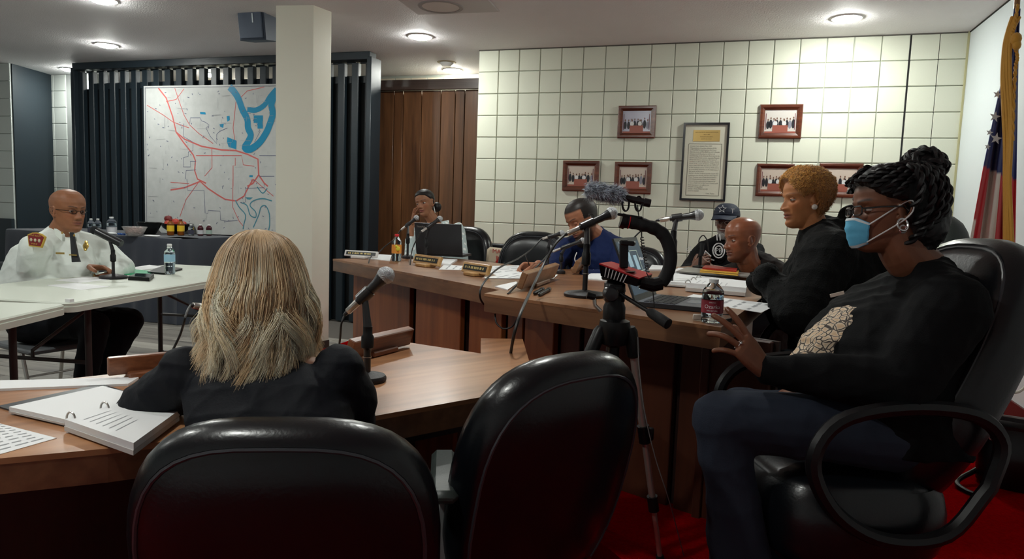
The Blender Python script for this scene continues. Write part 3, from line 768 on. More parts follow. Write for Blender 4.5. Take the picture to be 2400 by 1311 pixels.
# ------------------------------------------------------------------ map
def city_map():
    Ym = 6.262
    P = lambda x, y, k=0: ony(x, y, Ym)+Yn*(0.002+k*0.0007)
    t = thing('city_map', 'large city road map with blue rivers on the slatted screen', 'map', P(500, 545))
    ps = obj('map_sheet', MB().add([P(337, 202), P(341, 545), P(720, 556), P(700, 196)], [(0, 1, 2, 3)]), mat('map paper', (0.50, 0.51, 0.50), 0.22, var=0.05, vscale=12, coat=0.5), t, smooth=False)
    bd = MB().add([P(337, 202, -2), P(341, 545, -2), P(720, 556, -2), P(700, 196, -2)], [(3, 2, 1, 0)])
    obj('map_board', bd, mat('map backing', (0.3, 0.3, 0.3), 0.6), t, smooth=False)
    cnt = [0]
    def strip(mb, pts, w_, k):
        cnt[0] += 1; pts = [np.asarray(P(x, y, k))+Yn*(2.5e-5*i+1.5e-5*cnt[0]) for i, (x, y) in enumerate(pts)]
        L = []; Rr = []
        for i in range(len(pts)):
            d_ = nrm(pts[min(i+1, len(pts)-1)]-pts[max(i-1, 0)]); nn = np.array([-d_[2], 0, d_[0]])
            ww = w_ if np.isscalar(w_) else w_[i]
            L.append(pts[i]+nn*ww/2); Rr.append(pts[i]-nn*ww/2)
        mb.grid([L, Rr])
    c1 = lambda x, y: (x/3.0, y/3.0)
    blue = MB()
    r1 = [c1(*q) for q in ((1615, 612), (1650, 650), (1680, 700), (1705, 770), (1740, 840), (1745, 900), (1765, 950), (1745, 1000), (1722, 1040), (1760, 1050), (1820, 1010), (1870, 940), (1900, 870), (1920, 800), (1910, 740), (1925, 690), (1945, 650))]
    strip(blue, smoothpath([np.array([*q, 0]) for q in r1], 4) and [(p[0], p[1]) for p in smoothpath([np.array([*q, 0]) for q in r1], 4)], 0.075, 2)
    r2 = [c1(*q) for q in ((1945, 628), (1900, 680), (1860, 740), (1800, 775), (1740, 770))]
    strip(blue, [(p[0], p[1]) for p in smoothpath([np.array([*q, 0]) for q in r2], 4)], 0.055, 2)
    for poly in (((1785, 812), (1850, 812), (1850, 905), (1812, 905), (1812, 865), (1785, 865)), ((1600, 965), (1665, 990), (1663, 1050), (1610, 1035), (1597, 1000)),
                 ((1408, 788), (1445, 790), (1449, 806), (1410, 804)), ((1595, 818), (1615, 815), (1617, 845), (1600, 857)), ((1755, 1233), (1779, 1233), (1779, 1246), (1755, 1246)), ((1545, 875), (1575, 870), (1570, 900), (1550, 892))):
        blue.add([P(*c1(*q), 2) for q in poly], [tuple(range(len(poly)))])
    obj('river', blue, mat('map blue', (0.02, 0.24, 0.42), 0.3), ps, smooth=False)
    c3 = lambda x, y: (400+x/2.732, 420+y/2.732)
    thin = MB()
    for pts in (((415, 135), (440, 180), (480, 230), (470, 290), (465, 320)), ((450, 150), (490, 170), (510, 230), (545, 245), (545, 210), (510, 170), (530, 140), (590, 125), (650, 140)), ((530, 310), (565, 230), (580, 180), (610, 172), (632, 220), (635, 290), (628, 328)), ((555, 50), (590, 90), (620, 60))):
        strip(thin, [(p[0], p[1]) for p in smoothpath([np.array([*c3(*q), 0]) for q in pts], 5)], 0.012, 2)
    thin.add([P(*c3(*q), 2) for q in ((478, 116), (528, 118), (510, 132), (492, 130))], [(0, 1, 2, 3)])
    obj('creek', thin, mat('map teal', (0.07, 0.25, 0.32), 0.3), ps, smooth=False)
    red = MB(); major = [((1115, 620), (1170, 690), (1215, 820), (1240, 930), (1300, 980), (1420, 1030), (1560, 1055), (1660, 1060), (1740, 1085), (1815, 1120), (1820, 1230)),
        ((1240, 930), (1290, 1000), (1360, 1090), (1375, 1130), (1370, 1200), (1390, 1260), (1450, 1290)), ((1820, 1230), (1780, 1290), (1740, 1311)), ((1820, 1230), (1860, 1290), (1885, 1311)), ((1035, 740), (1150, 810), (1220, 860), (1330, 900)), ((1230, 620), (1260, 710), (1295, 810), (1335, 880), (1400, 940), (1500, 1010)), ((1660, 1055), (1640, 900), (1660, 720), (1740, 640), (1860, 612)), ((1295, 625), (1240, 700), (1170, 715)), ((1380, 1095), (1700, 1095), (1712, 1160), (1790, 1170)), ((1490, 1040), (1492, 1180), (1440, 1240)), ((1640, 1311), (1640, 1165), (1655, 1165), (1655, 1110))]
    for i, pts in enumerate(major): strip(red, [c1(*q) for q in pts], 0.016 if i < 4 else 0.008, 1)
    for i, pts in enumerate([((0, 70), (90, 55), (190, 15), (240, 60), (300, 100), (350, 130), (420, 140), (470, 110), (500, 50), (530, 0)), ((180, 20), (100, 130), (60, 240)), ((400, 0), (398, 180), (440, 270), (465, 300)), ((530, 0), (600, 60), (660, 110)), ((0, 20), (120, 30))]):
        strip(red, [c3(*q) for q in pts], 0.016 if i == 0 else 0.008, 1)
    obj('road_lines', red, mat('map road red', (0.55, 0.13, 0.12), 0.3), ps, smooth=False)
    bl_ = MB()
    for pts in (((1335, 870), (1340, 830), (1410, 830), (1418, 850), (1445, 860), (1472, 880), (1450, 900), (1480, 960), (1525, 1010), (1525, 945), (1545, 925), (1600, 900)), ((1290, 870), (1290, 960), (1358, 1000), (1358, 1060), (1325, 1070), (1325, 1100), (1290, 1110), (1290, 1175), (1340, 1175), (1340, 1135), (1380, 1135)), ((1780, 800), (1830, 925), (1790, 1000)), ((1825, 1095), (1945, 1095)), ((1825, 1240), (1930, 1240)), ((1380, 1195), (1310, 1200), (1305, 1260)), ((1690, 795), (1765, 800))):
        strip(bl_, [c1(*q) for q in pts], 0.006, 1)
    for pts in (((105, 0), (110, 72), (215, 72), (222, 218), (240, 220), (242, 200), (318, 205), (320, 262), (360, 270), (430, 265)), ((480, 150), (480, 60), (600, 55), (600, 30))):
        strip(bl_, [c3(*q) for q in pts], 0.006, 1)
    for i in range(150):
        x = rng.uniform(345, 690); y = rng.uniform(212, 540); a = rng.uniform(0, 3); l = rng.uniform(2, 5)
        strip(bl_, [(x, y), (x+math.cos(a)*l, y+math.sin(a)*l)], 0.007, 1)
    obj('boundary_lines', bl_, mat('map boundary ink', (0.13, 0.14, 0.22), 0.4), ps, smooth=False)
    st = MB()
    for i in range(90):
        x = rng.uniform(345, 690); y = rng.uniform(212, 540); l = rng.uniform(6, 26)
        strip(st, [(x, y), (x+l, y+rng.uniform(-2, 2))] if i % 2 else [(x, y), (x+rng.uniform(-2, 2), y+l)], 0.003, 0.5)
    obj('street_lines', st, mat('map street grey', (0.33, 0.34, 0.36), 0.4), ps, smooth=False)
    bo = MB()
    for a, b_ in (((341, 206), (345, 541)), ((341, 206), (690, 201))): strip(bo, [a, b_], 0.005, 1)
    obj('map_border', bo, mat('map border ink', (0.2, 0.2, 0.25), 0.4), ps, smooth=False)
city_map()

# loudspeaker hanging by the column
def loudspeaker():
    d = 5.72; f = cdir(-0.62, -0.32, 0.72)
    bb = [at(x, y, d) for x, y in ((557, 32), (557, 97), (608, 24), (650, 22))]
    c = at(612, 62, d+0.05); f = nrm(cdir(-0.30, -0.12, 0.95)); f[2] = -0.15; f = nrm(f)
    X = nrm(np.cross(f, Zw)); Z_ = np.cross(X, f)
    w_, h_, dp = 0.25, 0.235, 0.26
    t = thing('loudspeaker', 'black loudspeaker hanging from the ceiling left of the column', 'loudspeaker', (c[0], c[1], c[2]-0.15))
    def q_(k, yy, cut=0.0): 
        return [c+X*(sx*(w_/2-k))+Z_*(sz*(h_/2-k))+f*yy for sx, sz in ((-1, -1), (1, -1), (1, 1), (-1, 1))]
    obj('cabinet', MB().rings([q_(0.03, -dp/2)[::-1], q_(0, -dp/2+0.06)[::-1], q_(0, dp/2-0.01)[::-1], q_(0.01, dp/2)[::-1]]), mat('blue black cabinet', (0.030, 0.045, 0.075), 0.5), t, smooth=False)
    obj('grille', MB().bbox(c+f*(dp/2+0.006), (w_-0.03, 0.012, h_-0.03), 0.004, X, f), mat('blue grey speaker grille', (0.045, 0.065, 0.105), 0.6, bump=0.6, bscale=400), t, smooth=False)
    obj('name_strip', MB().box(c+f*(dp/2+0.014)+X*0.02-X*0.05+Z_*0.05, (0.012, 0.002, 0.07), X, f), mat('silver strip', (0.35, 0.38, 0.4), 0.4, metal=0.6), t, smooth=False)
    obj('bracket', MB().tube([c+Z_*h_*0.5-f*0.05, np.array([c[0], c[1], ZC])-f*0.05*np.array([1, 1, 0])], 0.018), blackp, t)
loudspeaker()
# square ceiling plate with a round speaker, smoke detector, access line
def ceiling_plate():
    c = on(1033, 12, ZC)
    t = thing('ceiling_speaker', 'square ceiling plate with a round unlit disc at the top edge', 'ceiling speaker', (c[0], c[1], ZC-0.02))
    pts = [on(x, y, ZC) for x, y in ((990, 31), (1160, 25))]
    u_ = nrm(pts[1]-pts[0]); v_ = np.array([u_[1], -u_[0], 0]); v_ = v_ if v_@(-FW) > 0 else -v_
    mid = (pts[0]+pts[1])/2
    obj('plate', MB().bbox(mid+v_*0.33-Zw*0.006, (0.66, 0.66, 0.012), 0.004, u_, v_), mat('white ceiling plate', (0.55, 0.53, 0.53), 0.6), t, smooth=False)
    obj('plate_ring', MB().lathe([(0.14, -0.013), (0.14, -0.018), (0.165, -0.018), (0.17, -0.012)], c, res=36, cap=False), mat('grey ring', (0.3, 0.28, 0.28), 0.5), t)
    obj('disc', MB().lathe([(0.001, -0.0145), (0.14, -0.0145), (0.14, -0.012)], c, res=36), mat('off white disc', (0.66, 0.62, 0.60), 0.5), t)
ceiling_plate()
c = on(1047, 146, ZC)
t = thing('smoke_detector', 'small white smoke detector on the ceiling before the timber wall', 'smoke detector', (c[0], c[1], ZC-0.03))
obj('housing', MB().lathe([(0.001, -0.045), (0.045, -0.043), (0.055, -0.03), (0.07, -0.012), (0.07, 0)], c, res=20), trim_m, t)
obj('mount_ring', MB().lathe([(0.075, -0.008), (0.095, -0.006), (0.1, 0)], c, res=20, cap=False), mat('brass stain ring', (0.32, 0.25, 0.14), 0.6), t)
# ================================================================== MICROPHONES
mic_blk = mat('microphone black', (0.014, 0.014, 0.016), 0.35, coat=0.2)
mic_grille = mat('steel mesh', (0.42, 0.43, 0.45), 0.38, metal=0.85, bump=1.0, bscale=330, bdist=0.004)
mic_foam = mat('black foam', (0.012, 0.014, 0.016), 0.9, bump=0.8, bscale=250)
steel = mat('satin steel', (0.55, 0.53, 0.50), 0.28, metal=0.9)
cast_m = mat('cast iron base', (0.022, 0.020, 0.022), 0.5, bump=0.5, bscale=200, metal=0.3)
cable_m = mat('black cable', (0.012, 0.012, 0.013), 0.45)
def mesh_ball(mb, c, r, ax):
    """grille: faceted sphere"""
    mb.sphere(c, r, 24, rings=14); return mb
def mic(label, base, z, top, ball, tail, rb_px, rball_px, dd_ball=0.0, dd_tail=0.0, foam=False, xlr=True, cables=(), ring=False, d=None, base_on=True, group='desk microphones'):
    B = on(base[0], base[1], z) if d is None else at(base[0], base[1], d)
    d = (B-CAM)@FW
    if base_on is True: B[2] = z
    K = at(top[0], top[1], d); K = np.array([B[0], B[1], K[2]])
    G = at(ball[0], ball[1], d+dd_ball); T = at(tail[0], tail[1], d+dd_tail)
    s_ = d/F_PX; rb = rb_px*s_; rg = rball_px*s_
    ax = nrm(G-T); L = np.linalg.norm(G-T)
    t = thing('microphone', label, 'microphone', (B[0], B[1], z), group)
    if rb_px: obj('base', MB().lathe([(0.001, 0), (rb*0.97, 0), (rb, 0.004), (rb, 0.011), (rb*0.93, 0.017), (rb*0.35, 0.024), (rb*0.2, 0.027), (0.001, 0.027)], B, res=36), cast_m, t)
    hgt = K[2]-z; rs = max(0.0075, 0.40*rg)
    stem = MB().lathe([(rs, 0.02 if rb_px else 0), (rs, hgt*0.55)], B, res=12)
    obj('stem', stem, mic_blk, t)
    obj('clutch', MB().lathe([(rs*1.1, hgt*0.50), (rs*1.75, hgt*0.53), (rs*1.75, hgt*0.70), (rs*1.3, hgt*0.74), (rs*1.3, hgt*0.86)], B, res=14), blackp, t)
    if ring: obj('clutch_ring', MB().lathe([(rs*1.25, hgt*0.375), (rs*1.25, hgt*0.385)], B, res=14, cap=False), steel, t)
    clipc = G-ax*(L*0.52)
    sw = np.array([B[0], B[1], z+hgt*0.84])
    obj('clip', MB().tube([sw, sw*0.4+clipc*0.6, clipc], [rs*1.25, rs*1.0, rs*0.9], 8).tube([clipc-ax*L*0.12, clipc+ax*L*0.13], rg*0.72, 14), mic_blk, t)
    if foam:
        obj('handle', MB().tube([T, T+ax*L*0.1, G-ax*rg*0.2], [rg*0.95, rg*1.0, rg*1.0], 16), mic_blk, t, sharp=50)
        obj('windscreen', MB().sphere(G, rg*1.15, 20, rings=12), mic_foam, t)
    else:
        body = T+ax*L*(0.30 if xlr else 0.04)
        obj('handle', MB().tube([body, body+ax*L*0.02, G-ax*rg*1.5, G-ax*rg*0.9, G-ax*rg*0.55], [rg*0.42, rg*0.46, rg*0.60, rg*0.74, rg*0.86], 16), mic_blk, t, sharp=50)
        R = []
        for a_, k_ in ((-0.95, 0.55), (-0.8, 0.78), (-0.45, 0.95), (-0.2, 0.99), (-0.05, 1.0)): pass
        g = MB().lathe([(rg*k_, a_*rg) for a_, k_ in ((-0.85, 0.70), (-0.35, 0.96), (-0.12, 1.0), (-0.10, 1.04), (0.06, 1.04), (0.08, 0.99), (0.35, 0.92), (0.62, 0.74), (0.82, 0.48), (0.93, 0.2), (0.95, 0.01))], G, ax, 26)
        obj('grille', g, mic_grille, t, sharp=60)
        if xlr:
            obj('connector', MB().tube([T+ax*L*0.06, T+ax*L*0.08, body+ax*0.004], [rg*0.28, rg*0.40, rg*0.44], 14), steel, t, sharp=50)
            obj('strain_relief', MB().tube([T-ax*L*0.02, T+ax*L*0.07], [rg*0.17, rg*0.3], 10), mic_blk, t)
    for pts, rpx in cables:
        P3 = [T if p is None else at(*p) for p in pts]
        obj('cable', MB().tube(smoothpath(P3, 7), rpx*d/F_PX, 7), cable_m, t)
    return t, G, T, d
dN = (on(858, 895, ZL)-CAM)@FW
mic('near black microphone with a steel ball grille right of the blonde woman', (860, 893), ZL, (862, 742), (905, 645), (808, 738), 45, 21, 0.0, 0.0, ring=True,
    cables=[([None, (800, 760, dN), (797, 795, dN+0.02), (792, 818, dN+0.05), (776, 832, dN+0.12), (755, 850, dN+0.1)], 2.6)])
mic('microphone mostly hidden behind the left side of the blonde hair', (470, 868), ZL, (475, 735), (530, 724), (446, 716), 42, 19, 0.12, 0.0,
    cables=[([None, (437, 735, 1.75), (424, 780, 1.75), (408, 815, 1.75), (385, 860, 1.72)], 2.4)])
mic('black foam topped microphone on the folding table before the uniformed man', (266, 653), 0.74, (265, 575), (222, 540), (285, 572), 30, 9.0, 0.0, 0.0, foam=True, group='desk microphones')
dW = (on(957, 606, ZM)-CAM)@FW
mic('microphone with a pale ball on the left wing, left of the open laptop', (955, 606), ZM, (955, 538), (976, 511), (938, 541), 13, 6.6, 0.0, 0.0,
    cables=[([None, (925, 560, dW), (900, 580, dW-0.05), (885, 595, dW-0.1), (870, 602, dW-0.2), (864, 618, dW-0.5), (868, 635, dW-0.6)], 1.3)])
mic('microphone standing right before the black laptop lid', (998, 612), ZM, (998, 548), (1031, 513), (985, 545), 12, 7.2, 0.0, -0.05,
    cables=[([None, (968, 580, dW-0.15), (962, 610, dW-0.45), (962, 650, dW-0.6), (975, 680, dW-0.62), (1000, 692, dW-0.62), (1020, 682, dW-0.6), (1032, 664, dW-0.55)], 1.5)])
dV = 4.05
mic('small microphone beside the writing hand of the man in navy', (1283, 640), ZM, (1283, 568), (1317, 547), (1268, 561), 11, 7.5, 0.0, 0.0,
    cables=[([None, (1245, 585, 3.9), (1215, 606, 3.6), (1170, 628, 3.3), (1140, 655, 3.02), (1126, 680, 2.95), (1126, 700, 2.95), (1134, 714, 2.98)], 1.8)])
mic('small microphone before the chest of the man in navy, behind the large one', (1314, 642), ZM, (1314, 586), (1366, 564), (1290, 592), 11, 7.0, 0.0, 0.0,
    cables=[([None, (1262, 622, 3.5), (1225, 655, 3.2), (1190, 690, 2.9)], 1.9)])
dB = (on(1370, 697, ZM)-CAM)@FW
mic('large microphone on a heavy round base in the centre of the council desk', (1370, 695), ZM, (1378, 552), (1434, 500), (1322, 552), 49, 15.5, 0.05, 0.0, ring=True,
    cables=[([None, (1300, 575, dB), (1272, 625, dB-0.05), (1245, 680, dB-0.25), (1222, 730, dB-0.45), (1206, 780, dB-0.5), (1198, 822, dB-0.45), (1196, 842, dB-0.42)], 3.2),
            ([(1160, 736, 2.92), (1164, 758, 2.9), (1180, 771, 2.88), (1200, 766, 2.86), (1212, 748, 2.84)], 2.0)])
mic('microphone pointing right above the big desk, left of the man in the cap', (1573, 650), ZM, (1573, 520), (1637, 504), (1540, 517), 14, 13.5, 0.0, 0.05, d=3.5,
    cables=[([None, (1520, 528, 3.5), (1498, 545, 3.5), (1470, 575, 3.5)], 2.0)])
# goose neck mic before the man in the cap
def gooseneck():
    B = on(1640, 628, ZM); d = (B-CAM)@FW
    t = thing('microphone', 'thin goose neck microphone before the hands of the man in the cap', 'microphone', B, 'desk microphones')
    obj('base', MB().lathe([(0.05, 0), (0.05, 0.01), (0.012, 0.02), (0.012, 0.10)], B, res=16), blackp, t)
    obj('neck', MB().tube(smoothpath([at(1640, 624, d), at(1643, 590, d), at(1638, 565, d), at(1648, 552, d), at(1658, 566, d), at(1661, 590, d)], 5), 0.004, 6), blackp, t)
    obj('capsule', MB().tube([at(1644, 600, d-0.02), at(1646, 570, d-0.02)], 0.014, 10), mic_foam, t)
gooseneck()

# ================================================================== PAPERS, NAME PLATES, BOOKS
paper_m = mat('white paper', (0.80, 0.81, 0.82), 0.6)
ink = mat('grey print', (0.36, 0.37, 0.39), 0.7)
def sheet(label, pts, z, n_lines=0, th=0.0012, m=None, cat='paper', name='paper_sheet', group=None, lean=0.9, parent=None, cols=1):
    P = [on(x, y, z+th) for x, y in pts]
    mb = MB().prism([p[:2] for p in P], z, z+th)
    c = sum(P)/len(P)
    if n_lines == 0:
        o = obj(name, mb, m or paper_m, parent, smooth=False)
        return tag(o, label, cat, group) if parent is None else o
    t = thing(name, label, cat, (c[0], c[1], z), group)
    obj('page', mb, m or paper_m, t, smooth=False)
    a, b_, c_, d_ = P[:4]; pr = MB()
    for i in range(n_lines):
        v = (i+1)/(n_lines+1.0)
        for k in range(cols):
            u0, u1 = 0.08+0.86*k/cols, 0.08+0.86*(k+0.55+0.3*rng.random())/cols
            q = lambda u_, v_: (a*(1-u_)+b_*u_)*(1-v_)+(d_*(1-u_)+c_*u_)*v_
            dv = 0.11/(n_lines+1)
            pr.add([q(u0, v-dv)+Zw*0.0006, q(u1, v-dv)+Zw*0.0006, q(u1, v+dv)+Zw*0.0006, q(u0, v+dv)+Zw*0.0006], [(0, 1, 2, 3)])
    obj('printed_lines', pr, ink, t, smooth=False)
    return t
# foreground desk
sheet('printed sheet of names at the bottom left edge of the foreground desk', [(-60, 985), (0, 993), (133, 1027), (-60, 1082)], ZL, 9, cols=4)
sheet('long white foam strip at the back edge of the foreground desk', [(-40, 893), (326, 884), (300, 900), (-40, 913)], ZL, 0, th=0.006)
def binder(label, cover, left, right, z, th, spine, lines=6):
    c = on(*cover[0], z); cc_ = sum(on(x, y, z) for x, y in cover)/len(cover)
    t = thing('ring_binder', label, 'binder', (cc_[0], cc_[1], z))
    obj('cover', MB().prism([on(x, y, z)[:2] for x, y in cover], z, z+0.004), mat('grey black binder cover', (0.03, 0.035, 0.04), 0.4), t, smooth=False)
    for nm, poly, h_ in (('left_pages', left, th*0.6), ('right_pages', right, th)):
        n_ = 4; st = obj(nm, MB().prism([on(x, y, z+h_)[:2] for x, y in poly], z+0.004, z+h_*0.5), mat('stacked page edges', (0.6, 0.58, 0.56), 0.7), t, smooth=False)
        obj('top_page', MB().prism([on(x+1, y-1, z+h_)[:2] for x, y in poly], z+h_*0.5+0.0005, z+h_), paper_m, t, smooth=False)
    a, b_ = [on(x, y, z+th) for x, y in spine]
    for k in (0.08, 0.5, 0.92):
        p = a+(b_-a)*k; ax = nrm(b_-a); sd = nrm(np.cross(ax, Zw))
        pts = [p+sd*math.cos(q)*0.012+Zw*(math.sin(q)*0.016-0.004) for q in np.linspace(0, PI, 9)]
        obj('ring', MB().tube(pts, 0.0022, 6), steel, t)
    pr = MB(); P = [on(x, y, z+th) for x, y in right[:4]]
    q = lambda u_, v_: (P[0]*(1-u_)+P[1]*u_)*(1-v_)+(P[3]*(1-u_)+P[2]*u_)*v_+Zw*0.0006
    for i in range(lines):
        v = 0.15+0.6*i/lines; pr.add([q(0.12, v), q(0.34+0.2*rng.random(), v), q(0.5, v+0.012), q(0.12, v+0.012)], [(0, 1, 2, 3)])
    obj('printed_lines', pr, ink, t, smooth=False)
    return t
binder('open ring binder of white pages under the left sleeve of the blonde woman', [(-6, 956), (236, 903), (420, 960), (318, 1052), (146, 1000)],
       [(20, 955), (240, 906), (330, 930), (150, 984)], [(150, 984), (330, 930), (420, 962), (312, 1040)], ZL, 0.028, ((150, 984), (330, 930)))
def plate(label, A_, B_, z, hgt, back=True, m=None, thick=0.022, lean=0.35, face_text=False, flip=1):
    """name plate between two floor pixels A_, B_ on level z"""
    a, b_ = on(*A_, z), on(*B_, z); X = nrm(b_-a); L = np.linalg.norm(b_-a); N_ = np.array([-X[1], X[0], 0])*flip
    if N_@(CAM-a) < 0: N_ = -N_
    c = (a+b_)/2
    t = thing('name_plate', label, 'name plate', (c[0], c[1], z))
    U = nrm(Zw-N_*lean*(-1 if back else 1)); Nn = nrm(np.cross(X, U)); Nn = Nn if Nn@N_ > 0 else -Nn
    body = c+U*(hgt/2+0.012)
    m = m or wood('name plate wood', (0.10, 0.03, 0.014), (0.30, 0.11, 0.045), ang=math.atan2(X[1], X[0]), rough=0.35, grain=12)
    obj('board', MB().bbox(body, (L, hgt, thick), 0.003, X, U), m, t, smooth=False)
    obj('foot', MB().bbox(c+Zw*0.010+N_*0.0, (L*0.42, 0.075, 0.018), 0.004, X, N_), m, t, smooth=False)
    if face_text:
        f = obj('inlay', MB().bbox(body+Nn*(thick/2+0.001), (L*0.88, hgt*0.52, 0.002), 0.0005, X, U), mat('black engraved strip', (0.01, 0.01, 0.01), 0.3), t, smooth=False)
        pr = MB(); k = -0.36
        while k < 0.34:
            w_ = rng.uniform(0.02, 0.045)
            pr.box(body+Nn*(thick/2+0.0026)+X*L*k, (L*w_, hgt*0.22, 0.0006), X, U); k += w_+rng.choice((0.012, 0.012, 0.04))
        obj('engraved_text', pr, mat('gilt letters', (0.55, 0.42, 0.16), 0.4, metal=0.5), t, smooth=False)
    return t
plate('dark wooden name plate seen from behind, right of the near microphone stem', (812, 848), (952, 812), ZL, 0.062, thick=0.03, lean=0.30)
plate('orange brown wooden name plate seen from behind, left of the blonde woman', (252, 890), (400, 874), ZL, 0.050, thick=0.02, lean=0.1)
gold_m = wood('golden oak plate', (0.30, 0.15, 0.05), (0.55, 0.33, 0.12), rough=0.35, grain=12)
brn_m = wood('brown plate wood', (0.16, 0.075, 0.035), (0.36, 0.19, 0.09), rough=0.35, grain=12)
plate('wooden name plate with a black strip under the black laptop', (968, 621), (1028, 630), ZM, 0.055, back=False, m=gold_m, face_text=True)
plate('golden oak name plate on the mitred end of the left wing', (1082, 642), (1142, 652), ZM, 0.055, back=False, m=gold_m, face_text=True)
plate('white name plate at the far left end of the council desk', (806, 604), (884, 609), ZM, 0.040, back=False, m=mat('white plate', (0.7, 0.69, 0.68), 0.4), face_text=True, thick=0.012)
plate('brown name plate seen from behind beside two black pens', (1214, 683), (1292, 654), ZM, 0.075, m=brn_m, thick=0.028)
plate('brown name plate seen edge on behind the large microphone stem', (1342, 645), (1372, 618), ZM, 0.070, m=brn_m, thick=0.028)
# papers on the council desk
sheet('stack of papers at the far left end of the desk beside the soda bottle', [(842, 604), (850, 594), (918, 598), (914, 611)], ZM, 0, th=0.004)
sheet('white papers under the black laptop', [(965, 610), (975, 604), (1072, 608), (1054, 620)], ZM, 0, th=0.010)
sheet('printed programme with small pictures left of the golden name plate', [(1028, 632), (1042, 620), (1104, 625), (1092, 633)], ZM, 3, cols=2)
sheet('large spread of papers before the man in navy', [(1112, 625), (1215, 622), (1252, 638), (1180, 652)], ZM, 4, cols=3)
sheet('open booklet under the writing hand', [(1130, 652), (1225, 634), (1308, 644), (1296, 654)], ZM+0.002, 5, cols=2)
sheet('small folded paper left of the brown name plate', [(1160, 671), (1210, 660), (1212, 664), (1190, 679)], ZM, 0, th=0.005)
sheet('white sheets behind the large microphone stem', [(1382, 652), (1385, 634), (1425, 634), (1424, 655)], ZM, 0, th=0.008)
sheet('spiral bound pages under the stabiliser grip', [(1372, 653), (1390, 632), (1470, 640), (1460, 660)], ZM, 0, th=0.006)
sheet('loose printed sheet hanging over the right end of the desk', [(1593, 702), (1625, 690), (1822, 714), (1784, 733)], ZM, 5, cols=3)
sheet('papers behind the black grip at the back of the desk', [(1520, 632), (1530, 618), (1580, 617), (1585, 632)], ZM, 0, th=0.01)
binder('thick open ring binder behind the small water bottle', [(1545, 664), (1580, 640), (1752, 662), (1751, 680), (1632, 672)],
       [(1548, 660), (1580, 642), (1640, 648), (1607, 664)], [(1607, 664), (1640, 648), (1752, 660), (1748, 676)], ZM, 0.04, ((1610, 664), (1640, 650)))
sheet('curled notepad page stack before the man in the cap', [(1578, 636), (1590, 628), (1690, 634), (1688, 644)], ZM, 0, th=0.018)
bk = on(1690, 640, ZM)
def book(label, pts, z, th, col, edge=(0.7, 0.65, 0.5)):
    P = [on(x, y, z+th) for x, y in pts]; c = sum(P)/4
    t = thing('book', label, 'book', (c[0], c[1], z))
    obj('cover', MB().prism([p[:2] for p in P], z+th-0.003, z+th).prism([p[:2] for p in P], z, z+0.003), mat('cover %s' % str(col), col, 0.35, coat=0.3), t, smooth=False)
    q = [c+(p-c)*0.97 for p in P]
    obj('pages', MB().prism([p[:2] for p in q], z+0.003, z+th-0.003), mat('book edge %s' % str(edge), edge, 0.6), t, smooth=False)
book('wide grey pad under the yellow and red folders', [(1585, 636), (1610, 626), (1758, 640), (1755, 648)], ZM+0.019, 0.008, (0.30, 0.29, 0.27))
book('yellow folder under the red one before the bald man', [(1640, 633), (1650, 627), (1732, 634), (1730, 641)], ZM+0.028, 0.014, (0.85, 0.50, 0.06), (0.8, 0.5, 0.1))
book('red folder on top of the yellow one', [(1646, 627), (1653, 622), (1728, 629), (1726, 634)], ZM+0.043, 0.010, (0.45, 0.03, 0.02), (0.5, 0.05, 0.03))
# pens
for i, (a, b_, l_) in enumerate((((1252, 688), (1268, 680), 'black pen with its cap, left of its pair by the brown name plate'), ((1263, 691), (1284, 680), 'black marker pen, right of its pair by the brown name plate'))):
    A_, B_ = on(*a, ZM+0.009), on(*b_, ZM+0.009); ax = nrm(B_-A_)
    t = thing('pen', l_, 'pen', (A_+B_)/2*[1, 1, 0]+[0, 0, ZM], 'black pens on the desk')
    obj('barrel', MB().tube([A_, A_+ax*0.01, B_], [0.004, 0.008, 0.008], 10), blackp, t); obj('cap', MB().tube([B_, B_+ax*0.035, B_+ax*0.038], [0.0095, 0.0095, 0.005], 10), mic_blk, t)
# folding table things
sheet('blank sheet at the front of the folding table', [(110, 669), (178, 663), (258, 672), (190, 680)], 0.74, 0)
sheet('sheet of paper under the folded hands of the uniformed man', [(128, 657), (205, 648), (262, 655), (190, 663)], 0.74, 0)
sheet('green folder right of the uniformed man', [(268, 641), (305, 631), (362, 636), (340, 646)], 0.74, 0, th=0.006, m=mat('green folder', (0.02, 0.36, 0.16), 0.5), cat='folder', name='folder')
sheet('white papers lying behind the green folder', [(298, 629), (350, 621), (392, 626), (330, 633)], 0.74, 0, th=0.006)
book('black padfolio behind the water bottle on the folding table', [(345, 637), (385, 622), (428, 629), (385, 640)], 0.74, 0.012, (0.012, 0.014, 0.016), (0.02, 0.02, 0.02))
def phone(label, pts, z, th):
    P = [on(x, y, z+th) for x, y in pts]; c = sum(P)/4
    t = thing('phone', label, 'phone', (c[0], c[1], z))
    obj('case', MB().prism([p[:2] for p in P], z, z+th), blackp, t, smooth=False)
    obj('glass', MB().prism([(c+(p-c)*0.9)[:2] for p in P], z+th, z+th+0.001), mat('black phone glass', (0.01, 0.02, 0.02), 0.1), t, smooth=False)
phone('thick black phone case at the front of the green folder', [(300, 648), (318, 641), (361, 642), (350, 651)], 0.74, 0.022)
phone('black phone lying behind the small water bottle', [(1690, 738), (1690, 726), (1716, 731), (1722, 737)], ZM, 0.012)
phone('black computer mouse right of the small water bottle', [(1690, 752), (1690, 738), (1710, 740), (1716, 746)], ZM, 0.012)

